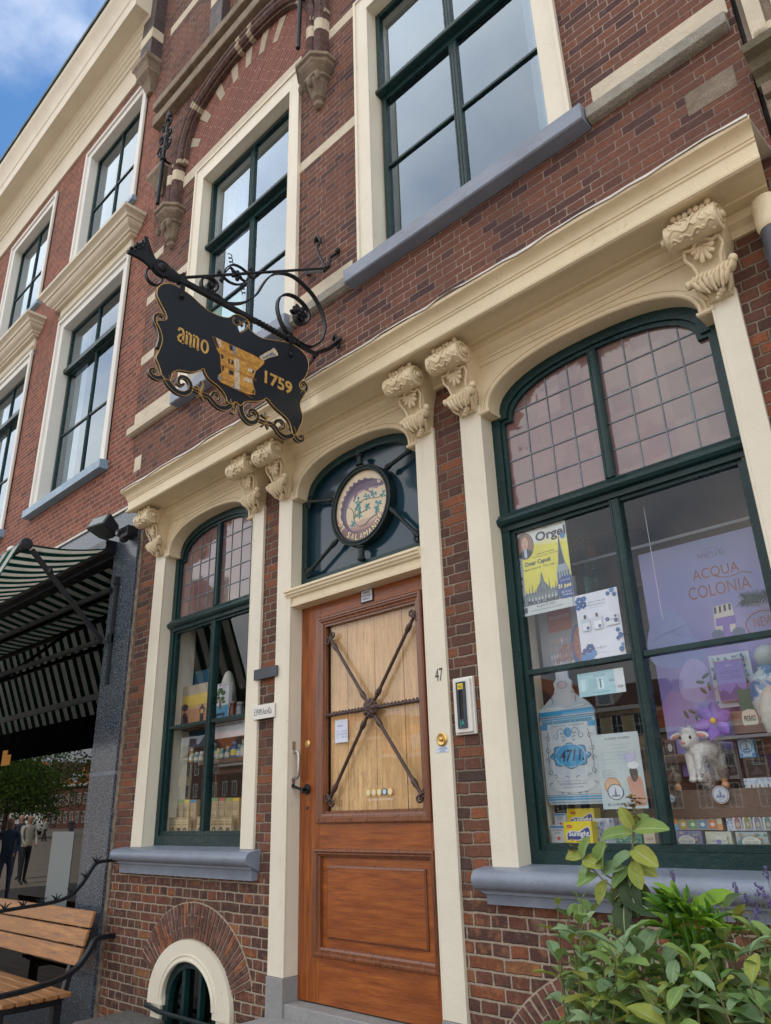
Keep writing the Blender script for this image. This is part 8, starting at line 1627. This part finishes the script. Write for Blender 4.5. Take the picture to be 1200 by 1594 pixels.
for (cx, cy) in ((1150, 1440), (1188, 1470)):
    for k in range(50): p = Vector(at(cx + random.gauss(0, 7), cy + random.uniform(-22, 18), 1.06)); leaf(b, p, (random.gauss(0, 1), random.gauss(0, 1), random.uniform(-.2, 1)), (0, 0, 1), .014, .009, 0, .5, seg=3)
    b.build('flower_head', DRY, bpy.data.objects['sage_plant.003'], recalc=False); b = MB()
t_ = thing('leafy_plant', (-.98, Y(1.0), SOIL), 'bright fresh green plant with a tuft of pointed leaves between the sages', 'plant'); random.seed(51); b = MB(); VEIN = 2
for k, (px, py, n_) in enumerate(((1040, 1425, 16), (1060, 1412, 18), (1075, 1435, 20), (1098, 1445, 18), (1045, 1450, 14), (1080, 1470, 14), (1115, 1460, 12))):
    c_ = Vector(at(px, py, 1.10 + .05 * sin(k))); b.tube([(c_.x * .98, Y(1.05), SOIL), c_ + Vector((0, .02, -.15)), c_], .003, 6, m=1)
    for q in range(n_): a = random.random() * 6.28; d = Vector((cos(a), sin(a), random.uniform(.1, 1.6))); L_ = random.uniform(.045, .078); leaf(b, c_ + d.normalized() * .006, d, (0, 0, 1) if d.z < 1 else (1, 0, .2), L_, L_ * .30, random.choice((0, 0, 0, 1)), .5, .3)
for a in ((1075, 1420, 55, -42, 1, 0, 0, 0, .32), (1058, 1400, -14, -28, 1, 0, .02, 0, .3), (1060, 1405, -26, -6, 1, 0, .0, 0, .3), (1060, 1445, -38, 10, 1, 1, .03, 0, .4), (1085, 1455, 55, 30, 1, 1, .03, 0, .36), (1060, 1450, 10, 48, 1, 0, .03, 0, .4), (1095, 1430, 36, 14, 1, 0, .03, 0, .3), (1080, 1475, 50, 45, 1, 1, .0, 0, .45)): pl(*a)
b.build('foliage', GM, t_, smooth=True, recalc=False); VEIN = 5
t_ = thing('lavender_plant', (-.75, Y(.9), SOIL), 'lavender with small purple spikes in front of the sill at the right', 'plant'); random.seed(61); b = MB()
heads = [(1047, 1363, .8), (1145, 1382, .8), (1162, 1396, .8), (1178, 1384, .8), (1188, 1388, .8), (1193, 1358, .7), (1178, 1412, .8), (1176, 1428, .85), (1196, 1402, .9), (1208, 1375, .8)]
for px, py, d_ in heads: tp_ = Vector(at(px, py, d_)); b.tube([(tp_.x + .03, Y(d_ + .1), SOIL), tp_ + Vector((.02, 0, -.2)), tp_ + Vector((0, 0, -.02))], .0011, 5)
b.build('stem', LVM[0], t_)
for px, py, d_ in heads:
    tp_ = Vector(at(px, py, d_)); b = MB()
    for k in range(20): p = tp_ + Vector((random.gauss(0, .0034), random.gauss(0, .0034), random.uniform(-.016, .014))); b.blob(p, (.0024, .0024, .0036), n=6, q=4)
    b.build('flower_spike', LVM[1], t_)
# ------------------------------------------------------------------ the other side of the square (seen reflected in the windows)
def dup(root, loc, label=None, group=None):
    r = root.copy(); C.objects.link(r); r.location = loc
    if label: r['label'] = label
    for ch in root.children:
        c = ch.copy(); C.objects.link(c); c.parent = r
        for g_ in ch.children: q = g_.copy(); C.objects.link(q); q.parent = c
    return r
tile = paint('orange_roof_tiles', (.42, .13, .045), .8, .3, 3, .01, 8); tiled = paint('dark_roof_tiles', (.10, .05, .04), .8, .3, 3, .01, 8)
walls = [M['brick_red'], M['brick_old'], paint('cream_render', (.55, .46, .30), .8), M['brick_up']]
def far_house(k, wd, h, rh, roof, gable):
    t_ = thing('town_house', (0, 0, 0), ['dark brick town house across the square with an orange tiled roof', 'brown brick gabled town house across the square', 'cream rendered town house with dark roof across the square', 'tall purple brick town house across the square'][k], 'house', 'houses across the square')
    b = MB(); b.box(0, wd, -9, 0, 0, h)
    if gable: b.prism([(0, h), (wd, h), (wd / 2, h + rh)], fxz, -.3, 0)
    b.build('wall', walls[k], t_)
    b = MB()
    if gable: b.prism([(-.2, h + .0), (wd + .2, h + .0), (wd / 2, h + rh + .2)], fxz, -9, -.31)
    else: b.prism([(.3, h), (-9.3, h), (-4.5, h + rh)], lambda u, v, t: (t, u, v), -.1, wd + .1)
    b.build('roof', tile if roof else tiled, t_)
    b = MB(); b.box(-.05, wd + .05, .0, .35, h - .35, h); b.build('cornice', M['white'], t_)
    n = int(wd / 2.1)
    for fl_ in range(int((h - .5) / 3.0)):
        for q in range(n):
            xc = wd * (q + .5) / n; z0_ = .9 + 3.05 * fl_; b = MB(); b.frame(xc - .55, xc + .55, z0_, z0_ + 1.9, .10, .04, -.1); b.box(xc - .03, xc + .03, .03, -.1, z0_ + .1, z0_ + 1.8); b.box(xc - .45, xc + .45, .032, -.1, z0_ + .92, z0_ + .98)
            o = b.build('window', M['white'], t_); b = MB(); b.box(xc - .45, xc + .45, .0, .01, z0_ + .1, z0_ + 1.8); b.build('pane', flat((.05, .06, .075), .1), o)
    if not gable: b = MB(); b.box(wd / 2 - .9, wd / 2 + .9, -2.2, -.2, h + .2, h + 1.9); b.box(wd / 2 - .6, wd / 2 + .6, -.2, -.15, h + .5, h + 1.6, 1); b.build('dormer', [M['white'], flat((.3, .4, .5), .1)], t_); b = MB(); b.box(.6, 1.3, -5, -4.2, h + rh - .8, h + rh + .9); b.build('chimney', M['brick_red'], t_)
    return t_
protos = [far_house(0, 9.5, 7.4, 3.6, 1, False), far_house(1, 7.0, 8.2, 3.4, 0, True), far_house(2, 8.5, 9.6, 2.6, 0, False), far_house(3, 7.5, 10.2, 3.2, 1, True)]
wds = [9.5, 7.0, 8.5, 7.5]; x = -196.; i = 0; used = set(); YF = -58.; order = [0, 1, 3, 0, 2, 1, 0, 0, 1, 0, 2, 3, 1, 0, 3, 2, 0, 1, 3, 2, 0, 1, 2, 3, 0, 2, 1]
while x < 30 and i < 27:
    k = order[i]
    if k in used: dup(protos[k], (x, YF, GZ))
    else: protos[k].location = (x, YF, GZ); used.add(k)
    x += wds[k] + .02; i += 1
# tree
def tree(x, y, H, R, label, seed):
    random.seed(seed); t_ = thing('tree', (x, y, GZ), label, 'tree'); b = MB(); b.tube([(x, y, GZ), (x + .1, y, GZ + H * .3), (x, y + .1, GZ + H * .7)], [.22, .17, .07], 8)
    for k in range(9): a = k * 2.4; b.tube([(x, y, GZ + H * (.3 + .04 * k)), (x + R * .6 * cos(a), y + R * .6 * sin(a), GZ + H * (.5 + .045 * k))], [.08, .02], 6)
    b.build('trunk', paint('bark', (.10, .07, .05), .9), t_); b = MB()
    cl = [(x + R * .62 * random.gauss(0, .6), y + R * .62 * random.gauss(0, .6), GZ + H * random.uniform(.30, .90), R * random.uniform(.22, .42)) for _ in range(60)]
    for _ in range(15000):
        c = random.choice(cl); d = Vector((random.gauss(0, 1), random.gauss(0, 1), random.gauss(0, .8))).normalized(); p = Vector(c[:3]) + d * c[3] * random.random() ** .4; u = Vector((random.gauss(0, 1), random.gauss(0, 1), random.gauss(0, 1))).normalized() * .15; v = u.orthogonal().normalized() * .11; b.add([p - u, p + v, p + u, p - v], [(0, 1, 2, 3)], 0 if random.random() < .6 else 1)
    b.build('crown', [leafmat('tree_leaf', (.08, .16, .03), (.13, .23, .04), (.18, .27, .06)), leafmat('tree_leaf_dark', (.04, .08, .02), (.07, .12, .03), (.10, .15, .04))], t_, recalc=False)
tree(-75.5, -22.1, 7.7, 6.6, 'leafy green tree on the square reflected in the dark shop window', 3)
# delivery van
vn = thing('delivery_van', (-92.8, -31, GZ), 'white delivery van parked on the square', 'van'); b = MB(); b.prism([(0, .4), (5.2, .4), (5.2, 1.2), (4.9, 1.35), (4.3, 2.25), (4.0, 2.4), (.1, 2.4), (0, 2.2)], lambda u, v, t: (-95.5 + u, -31 + t, GZ + v), -1, 1); b.build('body', M['white'], vn, bevel=.08)
for s_ in (-1.01, 1.01): b = MB(); b.prism([(3.2, 1.35), (4.75, 1.35), (4.25, 2.1), (3.2, 2.1)], lambda u, v, t: (-95.5 + u, -31 + t, GZ + v), s_, s_ * 1.01); b.build('side_window', flat((.03, .04, .05), .1), vn)
for xx in (.9, 4.2):
    for s_ in (-1, 1): b = MB(); b.lathe([(0, -.12), (.34, -.12), (.36, 0), (.34, .12), (0, .12)], Matrix.Translation((-95.5 + xx, -31 + s_ * .95, GZ + .36)) @ Matrix.Rotation(pi / 2, 4, 'X'), 18); b.build('wheel', M['plastic'], vn, smooth=30)
# people
def person(x, y, face, top, legs, hair, label, arm=0., stride=.12, hgt=1.70, cap=None, scarf=None):
    s = hgt / 1.75; J = {'pelvis': (0, 0, .95), 'waist': (0, 0, 1.08), 'chest': (0, .01, 1.32), 'neck': (0, .0, 1.48), 'head': (0, -.02, 1.56), 'top': (0, -.03, 1.70)}
    for sd_, q in (('l', -1), ('r', 1)):
        st2 = stride * q; J.update({'sh' + sd_: (q * .17, .01, 1.42), 'el' + sd_: (q * .23, -.02 - arm * .10, 1.14), 'wr' + sd_: (q * (.22 - arm * .10), -.06 - arm * .26, .93 + arm * .16), 'ha' + sd_: (q * (.21 - arm * .12), -.09 - arm * .30, .85 + arm * .18), 'hi' + sd_: (q * .09, 0, .90), 'kn' + sd_: (q * .10, -st2 * .6, .50), 'an' + sd_: (q * .10, -st2 * .9 + .02, .09), 'to' + sd_: (q * .11, -st2 * .9 - .13, .035)})
    R = {'pelvis': .13, 'waist': .115, 'chest': .135, 'neck': .055, 'head': .085, 'top': .075}
    for q in 'lr': R.update({'sh' + q: .065, 'el' + q: .045, 'wr' + q: .032, 'ha' + q: .035, 'hi' + q: .09, 'kn' + q: .06, 'an' + q: .042, 'to' + q: .035})
    E_ = [('pelvis', 'waist'), ('waist', 'chest'), ('chest', 'neck'), ('neck', 'head'), ('head', 'top')] + [e for q in 'lr' for e in (('chest', 'sh' + q), ('sh' + q, 'el' + q), ('el' + q, 'wr' + q), ('wr' + q, 'ha' + q), ('pelvis', 'hi' + q), ('hi' + q, 'kn' + q), ('kn' + q, 'an' + q), ('an' + q, 'to' + q))]
    ks = list(J); me = bpy.data.meshes.new('p'); me.from_pydata([tuple(c * s for c in J[k]) for k in ks], [(ks.index(a), ks.index(c)) for a, c in E_], []); o = bpy.data.objects.new('p', me); C.objects.link(o)
    o.modifiers.new('skin', 'SKIN'); 
    for i, k in enumerate(ks): v = me.skin_vertices[0].data[i]; v.radius = (R[k] * s * (1.15 if k in ('chest', 'pelvis') else 1), R[k] * s * .85); v.use_root = (k == 'pelvis')
    sb = o.modifiers.new('sub', 'SUBSURF'); sb.levels = 2; sb.render_levels = 2; dg = bpy.context.evaluated_depsgraph_get(); m2 = bpy.data.meshes.new_from_object(o.evaluated_get(dg)); bpy.data.objects.remove(o)
    for mt in (flat((.50, .28, .20)), flat(top, .8), flat(legs, .8), flat((.03, .03, .03))): m2.materials.append(mt)
    for p in m2.polygons:
        z = p.center.z / s; ax = abs(p.center.x) / s; yy = p.center.y / s; p.use_smooth = True
        hand = ax > .07 and (Vector((ax, yy, z)) - Vector((.21 - arm * .12, -.09 - arm * .30, .85 + arm * .18))).length < .085
        p.material_index = 0 if (z > 1.475 or hand) else 3 if z < .09 else 2 if z < .93 and not (ax > .155 and z > .8) else 1
    t_ = thing('person', (x, y, GZ), label, 'person'); t_.rotation_euler = (0, 0, face); body = bpy.data.objects.new('body', m2); C.objects.link(body); body.parent = t_
    b = MB(); b.blob((0, .0 * s, 1.645 * s), (.100 * s, .118 * s, .105 * s), n=16, q=10); b.blob((0, .06 * s, 1.60 * s), (.105 * s, .085 * s, .12 * s), n=12, q=8); h = b.build('cap' if cap else 'hair', flat(cap or hair, .8), t_, smooth=True)
    b = MB(); b.blob((0, -.06 * s, 1.60 * s), (.082 * s, .085 * s, .095 * s), n=14, q=10); b.blob((0, -.145 * s, 1.60 * s), (.012, .018, .016), n=8, q=6); b.blob((-.085 * s, -.01, 1.60 * s), (.012, .02, .03), n=8, q=6); b.blob((.085 * s, -.01, 1.60 * s), (.012, .02, .03), n=8, q=6); b.build('face', flat((.48, .26, .18)), t_, smooth=True)
    if scarf: b = MB(); b.blob((0, .0, 1.42 * s), (.20 * s, .16 * s, .13 * s), n=14, q=8); b.build('scarf', flat(scarf, .8), t_, smooth=True)
    return t_
person(-16.8, -.25, radians(120), (.06, .09, .14), (.07, .10, .15), (.62, .48, .28), 'woman with fair hair, white shawl and blue grey jacket on the square', .5, .05, 1.68, scarf=(.7, .7, .72))
person(-22.2, -2.8, radians(75), (.50, .46, .38), (.025, .025, .03), (.4, .4, .4), 'older man in a beige jumper and grey flat cap', .35, .06, 1.74, cap=(.42, .41, .38))
person(-24.0, -3.3, radians(150), (.03, .035, .05), (.03, .03, .04), (.15, .13, .12), 'man in a dark navy coat standing behind the older man', .1, .04, 1.78)
person(-62.4, -20.3, radians(60), (.55, .50, .45), (.02, .02, .02), (.12, .06, .03), 'walker in a pale top and black trousers, mid stride', .2, .28)
person(-63.6, -20.8, radians(60), (.20, .08, .05), (.03, .03, .03), (.05, .03, .02), 'walker in a rust brown jacket beside the pale one', .2, .22)
person(-57., -19.9, radians(-60), (.05, .05, .07), (.04, .05, .08), (.3, .3, .3), 'grey haired person in a dark coat further along the square', .2, .1)
person(-52., -18.7, radians(-100), (.45, .05, .06), (.04, .05, .08), (.05, .03, .02), 'person in a red top further along the square', .2, .1)
person(-46., -16.6, radians(-90), (.62, .62, .62), (.05, .06, .09), (.03, .02, .02), 'dark haired person in a white shirt further along the square', .2, .12)
